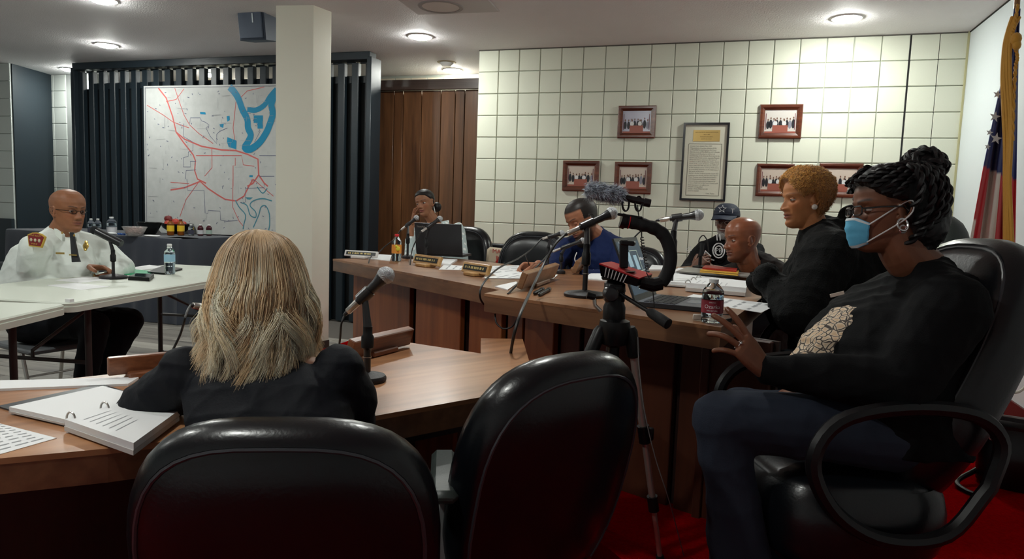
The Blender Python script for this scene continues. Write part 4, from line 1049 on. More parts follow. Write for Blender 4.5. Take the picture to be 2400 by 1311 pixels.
# ================================================================== BOTTLES
clear = mat('clear plastic', (0.93, 0.97, 1.0), 0.06, trans=1.0, ior=1.2, spec=0.6)
water = mat('water', (0.82, 0.90, 0.93), 0.03, trans=1.0, ior=1.25)
capw = mat('white cap', (0.8, 0.82, 0.82), 0.45)
def bottle(label, base, z, hpx, liquid=water, label_m=None, cap_m=capw, text=None, level=0.8, ratio=0.31, group=None, lab=(0.42, 0.66), pos=None, h=None, name='water_bottle', body_m=None):
    B = on(*base, z) if pos is None else np.asarray(pos, float); d = (B-CAM)@FW; h = h or hpx*d/F_PX; r = h*ratio/2
    t = thing(name, label, 'bottle', B, group)
    prof = [(0.001, 0.004), (r*0.6, 0.0), (r*0.9, 0.003), (r, h*0.06), (r*0.93, h*0.16), (r, h*0.2), (r*0.94, h*0.27), (r, h*0.34), (r, h*0.40), (r*0.98, h*0.42), (r*0.98, h*0.66), (r, h*0.67), (r*0.93, h*0.74), (r*0.68, h*0.83), (r*0.40, h*0.90), (r*0.36, h*0.96)]
    obj('shell', MB().lathe(prof, B, res=24), body_m or clear, t)
    if liquid: obj('liquid', MB().lathe([(max(a-0.0015, 0.001), max(b_, 0.004)) for a, b_ in prof if b_ < h*level]+[(r*0.6, h*level)], B, res=20), liquid, t)
    obj('cap', MB().lathe([(r*0.42, h*0.91), (r*0.44, h*0.915), (r*0.44, h*0.99), (r*0.38, h), (0.001, h)], B, res=18), cap_m, t)
    if label_m:
        lb = obj('label_band', MB().lathe([(r*1.01, h*lab[0]), (r*1.01, h*lab[1])], B, res=24, cap=False), label_m, t)
        if text:
            f = nrm((CAM-B)*H2); X = np.array([-f[1], f[0], 0])
            for s_, zz, sz, wd, mm in text:
                q = text_mb(s_, (0, 0, 0), (1, 0, 0), (0, 1, 0), h*sz, wid=wd*2*r); V_ = q.V()
                if not len(V_): continue
                P_ = [B+(f*math.cos(v[0]/r)+X*math.sin(v[0]/r))*(r*1.025)+Zw*(h*zz+v[1]) for v in V_]
                obj('label_text', MB().add(P_, q.f), mm, lb, smooth=False)
    return t
blue_l = mat('pale blue label', (0.35, 0.60, 0.78), 0.4)
wt = mat('white lettering', (0.85, 0.85, 0.85), 0.5); red_l = mat('dark red label', (0.30, 0.03, 0.05), 0.35)
blu_l = mat('mountain blue', (0.05, 0.33, 0.60), 0.4)
bottle('half litre water bottle with a pale blue label on the folding table', (398, 643), 0.74, 71, label_m=blue_l, level=0.85, ratio=0.34)
oz = bottle('small water bottle with a dark red label on the desk corner', (1667, 757), ZM, 104, label_m=red_l, level=0.72, ratio=0.48, lab=(0.24, 0.53), text=[("Ozarka", 0.35, 0.12, 0.72, wt), ("100% NATURAL", 0.285, 0.045, 0.5, wt), ("SPRING", 0.47, 0.04, 0.3, wt)])
soda_l = mat('orange yellow soda label', (0.75, 0.30, 0.05), 0.4)
sb = bottle('clear soda bottle with a red cap and an orange label on the left wing', (929, 613), ZM, 64, label_m=soda_l, cap_m=mat('red cap', (0.65, 0.03, 0.04), 0.4), ratio=0.36, level=0.45, name='soda_bottle', lab=(0.3, 0.62))
sp = at(932, 583, (on(929, 613, ZM)-CAM)@FW-0.040)
obj('label_emblem', MB().sphere(sp, 0.016, 14, (1, .25, 1)).sphere(sp+UP*0.014-RT*0.008-FW*.002, 0.009, 10, (1, .3, 1)), mat('lemon print', (0.75, 0.68, 0.06), 0.4), sb)
zt = zc_+0.002
tea = mat('amber tea', (0.20, 0.055, 0.006), 0.15); tea_l = mat('yellow tea label', (0.80, 0.52, 0.03), 0.4)
for px_, dy_, s_ in ((400, 0.0, 'left'), (407, 0.10, 'middle, behind the other two'), (424, 0.0, 'right')):
    p = on(px_, 552, zt)+np.array([0, dy_, 0])
    bottle('amber tea bottle with a yellow label, %s of the three' % s_, None, zt, 0, liquid=None, body_m=tea, label_m=tea_l, cap_m=mat('red brown cap', (0.20, 0.03, 0.02), 0.4), pos=p, h=0.165, ratio=0.42, name='tea_bottle', lab=(0.26, 0.62), group='tea bottles on the back table')
juice = mat('dark berry juice', (0.06, 0.012, 0.018), 0.12); wl_ = mat('off white label', (0.55, 0.55, 0.58), 0.5); dk_l = mat('dark small label', (0.05, 0.05, 0.08), 0.4)
for px_, jm, lm, s_ in ((448, clear, dk_l, 'small clear bottle with a dark label right of the tea bottles'), (470, juice, wl_, 'small dark juice bottle with a white label'), (490, juice, mat('green grey label', (0.35, 0.45, 0.40), 0.5), 'small dark juice bottle with a greenish label, farthest right on the back table')):
    bottle(s_, (px_, 552), zt, 0, liquid=water if jm is clear else None, body_m=jm, label_m=lm, h=0.118, ratio=0.50, name='juice_bottle', pos=on(px_, 553, zt), lab=(0.15, 0.5))
for px_, hh_, s_ in ((214, 0.13, 'small water bottle by the uniformed man, left of its pair'), (230, 0.13, 'small water bottle by the uniformed man, right of its pair'), (262, 0.15, 'wider water bottle with a pale label left of the glass bowl')):
    bottle(s_, None, zt, 0, label_m=wl_ if px_ == 262 else dk_l, pos=on(px_, 548, zt), h=hh_+.02, ratio=0.42 if px_ < 260 else 0.55, lab=(0.08, 0.40), level=0.7)
# bowls and food
def bowl(label, base, z, rt, rb_, h, m, prof_rot=None, name='bowl', rim=0.0):
    B = on(*base, z)
    t = thing(name, label, 'bowl', B)
    o = MB().lathe([(0.001, 0.003), (rb_, 0.0), (rb_*1.2, h*0.15), (rt*0.85, h*0.6), (rt, h), (rt-0.006, h), (rt*0.82, h*0.6), (rb_, h*0.16), (0.001, 0.012)], B, res=28)
    obj('body', o, m, t); obj('rim', MB().tube([B+np.array([math.cos(q)*rt, math.sin(q)*rt, h+rim*math.sin(q*2)]) for q in np.arange(24)*2*PI/24], 0.004, 6, closed=True), m, t)
    return B, t
gl = mat('cut glass', (0.80, 0.78, 0.76), 0.12, trans=0.75, ior=1.3, bump=1.0, bscale=60, bdist=0.01)
B1, tb1 = bowl('cut glass bowl of pale wrapped sweets on the back table', (316, 553), zt, 0.11, 0.06, 0.085, gl)
can = MB(); 
for i in range(60):
    q = rng.uniform(0, 2*PI); rr_ = 0.078*math.sqrt(rng.random()); z_ = 0.025+0.055*rng.random()
    can.sphere(B1+np.array([math.cos(q)*rr_, math.sin(q)*rr_, z_]), 0.012, 6, (1.3, 1, 0.8))
tag(obj('wrapped_sweets', can, mat('pinkish wrapped sweets', (0.42, 0.27, 0.25), 0.4, var=0.4, vscale=40)), 'pinkish wrapped sweets filling the glass bowl', 'sweets', kind='stuff')
blkg = mat('glossy black ceramic', (0.008, 0.009, 0.008), 0.15)
B2, tb2 = bowl('wide black bowl holding apples behind the tea bottles', (415, 548), zt, 0.165, 0.06, 0.105, blkg)
B3, tb3 = bowl('black bowl between the glass bowl and the apples', (350, 549), zt, 0.12, 0.06, 0.12, blkg)
ap_m = mat('apple skin', (0.50, 0.05, 0.03), 0.28, var=0.5, vscale=14, coat=0.3); ap_d = mat('dark apple skin', (0.16, 0.02, 0.02), 0.28, var=0.3, vscale=14)
for i, (dx_, dy_, dz_, l_, m_) in enumerate(((-0.115, 0.0, 0.155, 'dark red apple at the left rim of the black bowl', ap_d), (-0.06, -0.06, 0.105, 'yellowish red apple lowest in front in the black bowl', ap_m), (-0.02, 0.0, 0.125, 'bright red apple in the middle of the black bowl', ap_m), (0.05, 0.03, 0.10, 'red apple behind the tea bottles in the black bowl', ap_m))):
    c = B2+np.array([dx_, dy_, dz_-0.04]); t = thing('apple', l_, 'apple', c, 'apples in the black bowl')
    obj('fruit', MB().lathe([(0.001, 0.012), (0.012, 0.004), (0.030, 0.006), (0.040, 0.03), (0.042, 0.045), (0.034, 0.066), (0.016, 0.074), (0.001, 0.066)], c, res=18), m_, t)
    obj('stem', MB().tube([c+Zw*0.066, c+Zw*0.084+Xw*0.004], 0.0016, 5), mat('stem brown', (0.06, 0.03, 0.01), 0.7), t)
p = on(357, 555, zt)
o = MB().bbox(p+Zw*0.008, (0.155, 0.06, 0.014), 0.006); tag(obj('tray', o, paper_m), 'white oval plastic lid lying before the black bowls', 'lid')
p = on(365, 552, zt); a_, b_, c_ = on(350, 548, zt), on(380, 548, zt), on(364, 548, zt)+Zw*0.085
o = MB().add([a_, b_, c_, (a_+b_)/2+np.array([0, 0.05, 0])], [(0, 1, 2), (1, 3, 2), (3, 0, 2), (0, 3, 1)]); tag(obj('folded_napkin', o, mat('grey napkin', (0.33, 0.33, 0.32), 0.7), smooth=False), 'grey folded triangular napkin between the two black bowls', 'napkin')
p = on(262, 549, zt); o = MB().bbox(p+Zw*0.008, (0.08, 0.06, 0.014), 0.005); tag(obj('tray', o, paper_m), 'small white dish left of the glass bowl', 'dish')
p = on(285, 552, zt); o = MB()
for i in range(5): o.sphere(p+np.array([0.018*(i-2), 0.01*(i % 2), 0.012]), 0.014, 8, (1, 0.8, 0.7))
tag(obj('blue_wrapper', o, mat('blue wrapper', (0.01, 0.07, 0.30), 0.3)), 'crumpled blue wrapper left of the glass bowl', 'wrapper')
# orange bag under the table, and a chrome fan guard
p = on(362, 712, 0.0)+np.array([0.1, -0.28, 0])
R = []
for k in range(7):
    v = k/6; R.append([p+np.array([math.cos(q)*(0.27*(1-0.35*v))*(1+0.06*math.sin(5*q+k)), math.sin(q)*0.14*(1-0.5*v)*(1+0.08*math.sin(3*q)), 0.02+0.26*v+0.012*math.sin(4*q+k)]) for q in np.arange(26)*2*PI/26])
bg = thing('grocery_bag', 'orange red plastic bag on the floor under the back table', 'bag', p)
obj('bag', MB().rings(R), mat('orange plastic bag', (0.55, 0.08, 0.035), 0.3, coat=0.3, var=0.4, vscale=12), bg)
obj('print', MB().lathe([(0.001, 0), (0.075, 0.0), (0.08, -0.006)], p+np.array([0.02, -0.15, 0.14]), (0.2, -1, 0.15), 20), mat('brown print', (0.13, 0.07, 0.04), 0.5), bg)
# ================================================================== LAPTOPS
lap_m = mat('dark laptop shell', (0.020, 0.022, 0.026), 0.45); key_m = mat('laptop keys', (0.012, 0.014, 0.022), 0.4)
deck_m = mat('grey laptop deck', (0.10, 0.11, 0.14), 0.35, metal=0.3); scr_m = mat('dark screen', (0.012, 0.020, 0.028), 0.4, spec=.15, emit=1.0)
def slabq(mb, Q, n, t0, t1):
    """quad given by corner points, thickened along n"""
    Q = [np.asarray(q) for q in Q]
    return mb.add([q+n*t0 for q in Q]+[q+n*t1 for q in Q], [(3, 2, 1, 0), (4, 5, 6, 7), (0, 1, 5, 4), (1, 2, 6, 5), (2, 3, 7, 6), (3, 0, 4, 7)])
def lerpq(Q, u, v): return (Q[0]*(1-u)+Q[1]*u)*(1-v)+(Q[3]*(1-u)+Q[2]*u)*v
def sub(Q, u0, u1, v0, v1): return [lerpq(Q, u0, v0), lerpq(Q, u1, v0), lerpq(Q, u1, v1), lerpq(Q, u0, v1)]
def qn(Q): return nrm(np.cross(Q[1]-Q[0], Q[3]-Q[0]))
def laptop(label, hinge, Xd, W_, D_, lid_ang, z, keys=True, lid_d=None):
    """hinge centre (x,y), Xd along the hinge, user side = Xd rotated; lid_ang opening"""
    c = np.array([hinge[0], hinge[1], z+0.018]); X = nrm([Xd[0], Xd[1], 0]); Fd = np.array([X[1], -X[0], 0])   # towards the user
    t = thing('laptop', label, 'laptop', (c[0], c[1], z))
    base = [c-X*W_/2, c+X*W_/2, c+X*W_/2+Fd*D_, c-X*W_/2+Fd*D_]
    b_ = obj('base', slabq(MB(), [p-Zw*0.0 for p in base][::-1], Zw, -0.016, 0.0), lap_m, t, smooth=False)
    obj('deck', slabq(MB(), sub(base, 0.012, 0.988, 0.015, 0.985)[::-1], Zw, 0.0, 0.0008), deck_m, t, smooth=False)
    if keys:
        kk = MB()
        for r_ in range(5):
            n_ = 13
            for k in range(n_):
                slabq(kk, sub(base, 0.06+0.88*k/n_, 0.06+0.88*(k+0.84)/n_, 0.10+0.095*r_, 0.10+0.095*(r_+0.84))[::-1], Zw, 0.0008, 0.0028)
        o = obj('keys', kk, key_m, b_, smooth=False, kind='stuff')
        obj('touchpad', slabq(MB(), sub(base, 0.33, 0.67, 0.64, 0.94)[::-1], Zw, 0.0008, 0.0014), mat('touchpad', (0.16, 0.18, 0.22), 0.25), b_, smooth=False)
    a = math.radians(lid_ang); U = Fd*math.cos(a)+Zw*math.sin(a)
    D_ = lid_d or D_; lid = [c-X*W_/2, c+X*W_/2, c+X*W_/2+U*D_, c-X*W_/2+U*D_]; Nf = nrm(np.cross(X, U)); Nf = Nf if Nf@Fd > 0 or Nf[2] > 0.9 else -Nf
    if Nf@(Fd) < 0: Nf = -Nf
    l_ = obj('lid', slabq(MB(), lid, -Nf, 0.0, 0.008), lap_m, t, smooth=False)
    s_ = obj('screen', slabq(MB(), sub(lid, 0.03, 0.97, 0.09, 0.94), Nf, 0.0, 0.001), scr_m, l_, smooth=False)
    return t, l_, s_, lid, Nf, X, U
# black laptop of the woman in the dotted shirt: its back is seen
hl = on(976, 603, ZM); hr = on(1073, 608, ZM); X_ = nrm(hr-hl)
t, l_, s_, lid, Nf, X, U = laptop('thin black laptop with its lid turned to the camera, woman in dotted shirt behind it', (hl+hr)/2+wn*0.02, -X_, 0.33, 0.215, 104, ZM+0.011)
obj('lid_mark', text_mb('ThinkPad', lid[1]+U*0.185-Nf*0.0085+X*(-0.045), -X, U, 0.016), steel, l_, smooth=False)
# grey laptop at the right end of the desk, its screen shows a video call
h0, h1 = on(1480, 722, ZM), on(1546, 697, ZM); f0, f1 = on(1640, 745, ZM), on(1704, 711, ZM)
X_ = nrm(h1-h0)
t, l_, s_, lid, Nf, X, U = laptop('grey laptop showing a video call at the right end of the desk', (h0+h1)/2, X_, 0.31, np.linalg.norm((f0+f1)/2-(h0+h1)/2)*0.94, 113, ZM, lid_d=0.255)
win = MB(); slabq(win, sub(lid, 0.26, 0.42, 0.52, 0.76), Nf, 0.0015, 0.0022); slabq(win, sub(lid, 0.52, 0.66, 0.46, 0.70), Nf, 0.0015, 0.0022)
obj('video_window', win, mat('video tile', (0.35, 0.55, 0.65), 0.3, emit=0.18), s_, smooth=False, kind='stuff')
fr = MB()
for u0, u1, v0, v1 in ((0.42, 0.74, 0.77, 0.78), (0.73, 0.74, 0.44, 0.78), (0.42, 0.82, 0.43, 0.44)): slabq(fr, sub(lid, u0, u1, v0, v1), Nf, 0.0025, 0.003)
obj('call_border', fr, mat('call border', (0.6, 0.7, 0.55), 0.3, emit=0.15), s_, smooth=False, kind='stuff')
obj('screen_text', text_mb('Williamy', lerpq(lid, 0.85, 0.60)+Nf*0.0025, X, U, 0.020), mat('screen white', (0.8, 0.8, 0.8), 0.4, emit=0.3), s_, smooth=False)
obj('screen_text', text_mb('Zoom 12', lerpq(lid, 0.17, 0.91)+Nf*0.0025, X, U, 0.010), MATS['screen white'], s_, smooth=False)
ic = MB()
for i in range(7): slabq(ic, sub(lid, 0.30+0.075*i, 0.335+0.075*i, 0.20, 0.245), Nf, 0.0015, 0.002)
for i in range(6): slabq(ic, sub(lid, 0.30+0.08*i, 0.35+0.08*i, 0.165, 0.175), Nf, 0.0015, 0.002)
slabq(ic, sub(lid, 0.10, 0.22, 0.33, 0.35), Nf, 0.0015, 0.002); slabq(ic, sub(lid, 0.52, 0.66, 0.345, 0.36), Nf, 0.0015, 0.002)
obj('screen_icons_print', ic, mat('icon white', (0.55, 0.62, 0.66), 0.4, emit=0.25), s_, smooth=False)
o = MB().bbox(on(1634, 752, ZM)+Zw*0.012, (0.03, 0.012, 0.02), 0.003)
tag(obj('eraser', o, mat('off white rubber', (0.6, 0.55, 0.48), 0.6)), 'tiny off white plug beside the small water bottle', 'plug')

# ================================================================== TRIPOD WITH STABILISER GRIP
champ = mat('champagne aluminium', (0.55, 0.47, 0.42), 0.32, metal=0.7); rubber = mat('foam rubber', (0.005, 0.005, 0.006), 0.75, bump=0.3, bscale=300)
redp = mat('red anodised', (0.50, 0.02, 0.025), 0.35)
dT = 2.12
tp = thing('tripod', 'champagne aluminium tripod with a black head before the council desk', 'tripod', on(1440, 1290, ZD)*[1, 1, 0]+[0, 0, ZD])
T_ = lambda x, y, dd=0.0: at(x, y, dT+dd)
apex = T_(1440, 775)
obj('centre_column', MB().tube([T_(1440, 700), T_(1440, 790), np.array([apex[0], apex[1], 0.42])], 0.017, 14), blackp, tp)
obj('shoulder', MB().lathe([(0.02, 0.04), (0.045, 0.03), (0.05, 0.0), (0.04, -0.04), (0.02, -0.05)], apex, res=20), blackp, tp)
# right, left and rear legs
foot_c = apex*[1, 1, 0]
lf = [nrm(cdir(0.42, 0, 0.90)*H2), nrm(cdir(-0.55, 0, 0.83)*H2), nrm(cdir(-0.05, 0, -1)*H2)]
hips = [(1478, 778), (1406, 778), (1442, 775)]
feet = [on(1548, 1315, ZD+0.015), None, None]
for k, (hx, hy) in enumerate(hips):
    a = T_(hx, hy, -0.01 if k < 2 else 0.06)
    if k == 0: b_ = feet[0]
    elif k == 1: b_ = np.array([*(apex+cdir(-0.38, 0, 0.10)*H2*0.36)[:2], ZD+0.015])
    else: b_ = np.array([*(apex+cdir(0.0, 0, -1)*H2*0.36)[:2], ZD+0.015])
    ax = nrm(b_-a); L = np.linalg.norm(b_-a)
    lg = obj('leg', MB().tube([a+ax*0.06, a+ax*L*0.44], 0.0125, 12).tube([a+ax*L*0.42, a+ax*L*0.74], 0.0105, 12).tube([a+ax*L*0.72, a+ax*L*0.98], 0.0085, 12), champ, tp)
    obj('leg_socket', MB().tube([a-ax*0.015, a+ax*0.0, a+ax*0.075, a+ax*0.08], [0.015, 0.021, 0.021, 0.016], 14), blackp, lg)
    obj('leg_clamp', MB().tube([a+ax*(L*0.42-0.02), a+ax*(L*0.42+0.035)], 0.019, 12).bbox(a+ax*L*0.43+cdir(1, 0, 0)*0.02, (0.02, 0.016, 0.04), 0.004), blackp, lg)
    obj('leg_clamp', MB().tube([a+ax*(L*0.73-0.02), a+ax*(L*0.73+0.03)], 0.017, 12), blackp, lg)
    obj('rubber_foot', MB().tube([a+ax*(L*0.975), b_], [0.012, 0.015], 12), rubber, lg)
    if k == 1:
        sd = nrm(cdir(-0.15, 0, 1)); q = text_mb('Velbon', a+ax*0.19+sd*0.0132, ax, np.cross(sd, ax), 0.026); obj('leg_lettering', q, mat('black letters', (0.01, 0.01, 0.01), 0.5), lg, smooth=False)
        q = text_mb('/A', a+ax*0.265+sd*0.0132, ax, np.cross(sd, ax), 0.026); obj('leg_lettering', q, MATS['black letters'], lg, smooth=False)
hd = obj('pan_head', MB().lathe([(0.030, -0.055), (0.034, -0.04), (0.034, 0.0), (0.028, 0.015), (0.026, 0.04), (0.032, 0.05), (0.030, 0.065)], T_(1440, 720), res=20).bbox(T_(1440, 685), (0.06, 0.055, 0.075), 0.012, RT*H2, Zw*0+nrm(-FW*H2)), blackp, tp)
obj('tilt_knob', MB().lathe([(0.001, 0.016), (0.018, 0.014), (0.022, 0.008), (0.022, -0.03)], T_(1432, 690, -0.045), -FW*H2, 20), mic_blk, hd)
obj('platform', MB().bbox(T_(1447, 650), (0.085, 0.075, 0.016), 0.004, nrm(cdir(1, 0, 0.3)*H2), nrm(cdir(-0.3, 0, 1)*H2)), blackp, hd)
obj('quick_plate', MB().lathe([(0.001, 0), (0.035, 0.0), (0.045, 0.010), (0.05, 0.018), (0.001, 0.018)], T_(1450, 648), res=22), blackp, hd)
pa, pb, pc = T_(1455, 690, -0.03), T_(1525, 733, -0.12), T_(1566, 760, -0.17)
obj('pan_handle', MB().tube([pa, pb], 0.0065, 10), blackp, hd)
obj('handle_grip', MB().tube([pb-(pc-pb)*0.15, pb, pb*0.5+pc*0.5, pc, pc+(pc-pb)*0.03], [0.009, 0.014, 0.0155, 0.0155, 0.011], 14), rubber, hd)
ka, kb, kc = T_(1420, 745, -0.03), T_(1398, 712, -0.03), T_(1383, 692, -0.03)
obj('crank', MB().tube([T_(1408, 730, -0.03), T_(1394, 716, -0.03), T_(1393, 700, -0.03)], 0.006, 8), steel, hd)
obj('crank_knob', MB().tube([T_(1395, 697, -0.03), T_(1376, 692, -0.03)], [0.010, 0.012], 12), blackp, hd)
# stabiliser grip: base shoe, C-shaped handle, phone clamp
gr = thing('stabiliser_grip', 'black C shaped camera grip with a red topped foot on the tripod', 'camera grip', T_(1450, 645))
foot_top = [T_(1404, 620, -0.06), T_(1432, 616, 0.05), T_(1528, 645, 0.03), T_(1498, 655, -0.06)]
nf = nrm(np.cross(foot_top[1]-foot_top[0], foot_top[3]-foot_top[0])); nf = nf if nf[2] > 0 else -nf
bot = [T_(1408, 647, -0.045), T_(1432, 640, 0.04), T_(1524, 660, 0.02), T_(1492, 672, -0.05)]
obj('foot', MB().add(foot_top+bot, [(0, 1, 2, 3), (7, 6, 5, 4), (0, 4, 5, 1), (1, 5, 6, 2), (2, 6, 7, 3), (3, 7, 4, 0)]), blackp, gr, smooth=False)
obj('red_plate', slabq(MB(), foot_top[::-1], nf, 0.0, 0.004), redp, gr, smooth=False)
fn = nrm(np.cross(foot_top[3]-foot_top[0], bot[0]-foot_top[0])); fn = fn if fn@(-FW) > 0 else -fn
for i in range(7):
    u0 = 0.12+0.085*i
    q = [foot_top[0]*(1-u)+foot_top[3]*u for u in (u0+0.05, u0+0.075)]+[bot[0]*(1-u)+bot[3]*u for u in (u0-0.02+0.02, u0-0.045+0.02)]
    q = [p*0.92+(sum(q)/4)*0.08 for p in q]
    obj('white_stripe', slabq(MB(), q, fn, 0.0005, 0.0016), wt, gr, smooth=False)
path = [(1463, 520), (1480, 521), (1505, 527), (1530, 534), (1553, 549), (1566, 572), (1572, 600), (1568, 630), (1558, 652), (1549, 664)]
P3 = smoothpath([T_(x, y, -0.02) for x, y in path], 5)
nP = len(P3); rad = [0.0195+(0.0012*math.sin(i*1.35) if 4 < i < nP*0.45 else 0) for i in range(nP)]
obj('handle', MB().tube(P3, rad, 18), rubber, gr)
obj('handle_collar', MB().tube([T_(1455, 517, -0.02), T_(1466, 520.5, -0.02)], 0.023, 16), blackp, gr)
obj('red_ring', MB().tube([T_(1473, 520.6, -0.02), T_(1475, 521, -0.02)], 0.0212, 18), redp, gr)
obj('lower_joint', MB().tube([T_(1500, 662, -0.02), T_(1530, 668, -0.02), T_(1550, 664, -0.02)], [0.018, 0.022, 0.021], 12), blackp, gr, smooth=False)
obj('phone_clamp', MB().bbox(T_(1462, 596, 0.0), (0.026, 0.018, 0.085), 0.003, nrm(cdir(1, -0.0, 0.1)), nrm(cdir(-0.1, 0, 1)*H2)).bbox(T_(1472, 570, -0.01), (0.042, 0.03, 0.014), 0.003, nrm(cdir(1, -0.1, 0.1))), blackp, gr, smooth=False)
obj('shoe_mount', MB().bbox(T_(1478, 507, -0.02), (0.075, 0.03, 0.008), 0.002, nrm(cdir(1, -0.15, 0))), blackp, gr, smooth=False)
# shotgun microphone with fur windshield
sg = thing('shotgun_microphone', 'shotgun microphone with a grey furry windshield on top of the grip', 'microphone', T_(1490, 500))
m0, m1, m2 = T_(1372, 446, -0.02), T_(1455, 460, -0.02), T_(1524, 477, -0.02)
axm = nrm(m2-m1)
obj('tube_body', MB().tube([T_(1440, 458, -0.02), T_(1508, 473.5, -0.02), T_(1509, 473.8, -0.02), m2], [0.0105, 0.0105, 0.0125, 0.0125], 18), mic_blk, sg, sharp=50)
def fur():
    mb = MB(); n_ = 2600; ax = nrm(m1-m0); a = nrm(np.cross(ax, Zw)); b_ = np.cross(ax, a); L = np.linalg.norm(m1-m0)
    R = []
    for k in range(15):
        v = k/14; r = 0.0235*math.sqrt(max(0.02, 1-(2*v-1)**6)); R.append([m0+ax*L*(v*1.12-0.02)+(a*math.cos(q)+b_*math.sin(q))*r for q in np.arange(18)*2*PI/18])
    mb.rings(R)
    for i in range(n_):
        v = rng.random(); q = rng.uniform(0, 2*PI); r = 0.022*math.sqrt(max(0.05, 1-(2*v-1)**6)); nn = a*math.cos(q)+b_*math.sin(q)
        p = m0+ax*L*(v*1.12-0.02)+nn*r; lg = rng.uniform(0.010, 0.020)
        d1 = nrm(nn*0.8+ax*rng.uniform(-0.5, 0.7)+np.array([rng.uniform(-.4, .4) for _ in range(3)])); d2 = nrm(d1+Zw*-0.5+ax*rng.uniform(-.3, .6)); s_ = nrm(np.cross(d1, ax))*0.0011
        mb.add([p-s_, p+s_, p+d1*lg*0.6+s_*0.8, p+d1*lg*0.6-s_*0.8, p+d1*lg*0.6+d2*lg*0.5], [(0, 1, 2, 3), (3, 2, 4)])
    return mb
obj('fur_windshield', fur(), mat('grey fur', (0.42, 0.46, 0.53), 0.8, var=0.75, vscale=60), sg, kind='stuff')
for x in (1462, 1492):
    c = T_(x+2, 478, -0.02)
    for k in (-1, 1):
        pts = [c+nrm(RT)*(0.010*k*math.cos(q)+0.003)+np.cross(axm, nrm(RT))*0+UP*(0.022*math.sin(q))+(-FW)*0.006*k for q in np.linspace(0, 2*PI, 15)[:-1]]
        obj('shock_ring', MB().tube(pts, 0.0022, 6, closed=True), blackp, sg)
pts = [T_(1494, 480, -0.03), T_(1496, 500, -0.03), T_(1502, 535, -0.03)]
for k in range(60):
    v = k/59; cx = 1504+12*v*(1+0.2*v); cy_ = 555+85*v; pts.append(T_(cx+4.0*math.sin(k*1.35), cy_+2*math.cos(k*1.35), -0.03+0.004*math.cos(k*1.35)))
pts += [T_(1526, 660, -0.03), T_(1531, 690, -0.03), T_(1534, 724, -0.03)]
obj('coiled_cord', MB().tube(pts, 0.0017, 6), cable_m, sg)
# thin lead running down to the carpet
P3 = smoothpath([T_(1495, 790, -0.05), T_(1498, 860, -0.06), T_(1510, 960, -0.08), T_(1535, 1070, -0.08), T_(1570, 1180, -0.05), on(1602, 1300, ZD+0.004), on(1612, 1330, ZD+0.004)], 8)
tag(obj('lead', MB().tube(P3, 0.0016, 6), mat('thin grey lead', (0.16, 0.15, 0.15), 0.4)), 'thin grey lead hanging beside the right tripod leg to the carpet', 'cable')

# ================================================================== FLAG
gold = mat('gold fringe', (0.62, 0.30, 0.03), 0.6, bump=0.8, bscale=200, sheen=0.3); pole_m = wood('oak flag pole', (0.20, 0.08, 0.02), (0.42, 0.20, 0.06), vertical=True, rough=0.25, grain=8, coat=0.5)
fb = on(2318, 1012, ZD); fb[0] = min(fb[0], XR-0.2)
dF = (fb-CAM)@FW
fs = thing('flag_stand', 'oak flag pole in a round brass base in the right corner', 'flag pole', fb)
ptop = at(2388, -60, dF-0.15); ptop[0] = min(ptop[0], XR-0.06)
obj('pole', MB().tube([fb+Zw*0.10, fb+Zw*0.2, ptop], 0.014, 14), pole_m, fs)
brass = mat('worn brass', (0.28, 0.22, 0.09), 0.38, metal=0.85, bump=0.3, bscale=40)
obj('base', MB().lathe([(0.001, 0), (0.165, 0.0), (0.17, 0.010), (0.155, 0.022), (0.145, 0.024), (0.12, 0.036), (0.10, 0.040), (0.07, 0.052), (0.05, 0.075), (0.035, 0.10), (0.030, 0.11), (0.034, 0.16), (0.026, 0.165)], fb, res=36), brass, fs, sharp=50)
def flag():
    NU, NV = 120, 130
    G = np.zeros((NV, NU, 3)); Cc = np.zeros((NV*NU, 4)); Cc[:, 3] = 1
    red = (0.62, 0.016, 0.028); whi = (0.92, 0.80, 0.72); blu = (0.014, 0.024, 0.16)
    for j in range(NV):
        v = j/(NV-1); y = 20+v*790
        xl = np.interp(v, [0, 0.10, 0.30, 0.45, 0.70, 1.0], [2376, 2366, 2330, 2305, 2268, 2262]); xr = np.interp(v, [0, 0.1, 0.4, 0.7, 1.0], [2392, 2388, 2384, 2380, 2376])
        for i in range(NU):
            u = i/(NU-1)
            amp = 0.035*min(1, v*2.0+0.15)
            dd = amp*math.sin(u*15.0+0.5*math.sin(v*4))+0.02*math.sin(u*31+v*3)*min(1, v*2)
            G[j, i] = at(xl+(xr-xl)*u+(1.5*math.sin(u*15+0.8)*min(1, v*3)), y+14*(1-u)*v, dF-0.20-dd*0.8+0.16*(u-0.5)*v)
            u2 = (u*1.0)
            st = int(u2*5.0)
            col = blu if (v < 0.46+0.05*u) else ((red, whi, red, whi, red)[min(st, 4)] if True else red)
            if v >= 0.46+0.05*u:
                xx = u
                col = whi if (0.00 <= xx < 0.0) else (red if xx < 0.24 else whi if xx < 0.55 else red)
                if xx < 0.06 and v > 0.62: col = whi
            Cc[j*NU+i, :3] = col
    mb = MB().grid(G)
    o = obj('flag', mb, mat('flag cloth', (1, 1, 1), 0.65, attr='Col', sheen=0.2, bump=0.15, bscale=300), None)
    ca = o.data.color_attributes.new('Col', 'FLOAT_COLOR', 'POINT'); ca.data.foreach_set('color', Cc.ravel())
    return o, G
fo, FG = flag()
ft = thing('flag', 'United States flag hanging folded from the oak pole', 'flag', ORG[fo]*1.0)
fo.name = 'cloth'; fo.parent = ft; fo.location = (0, 0, 0)
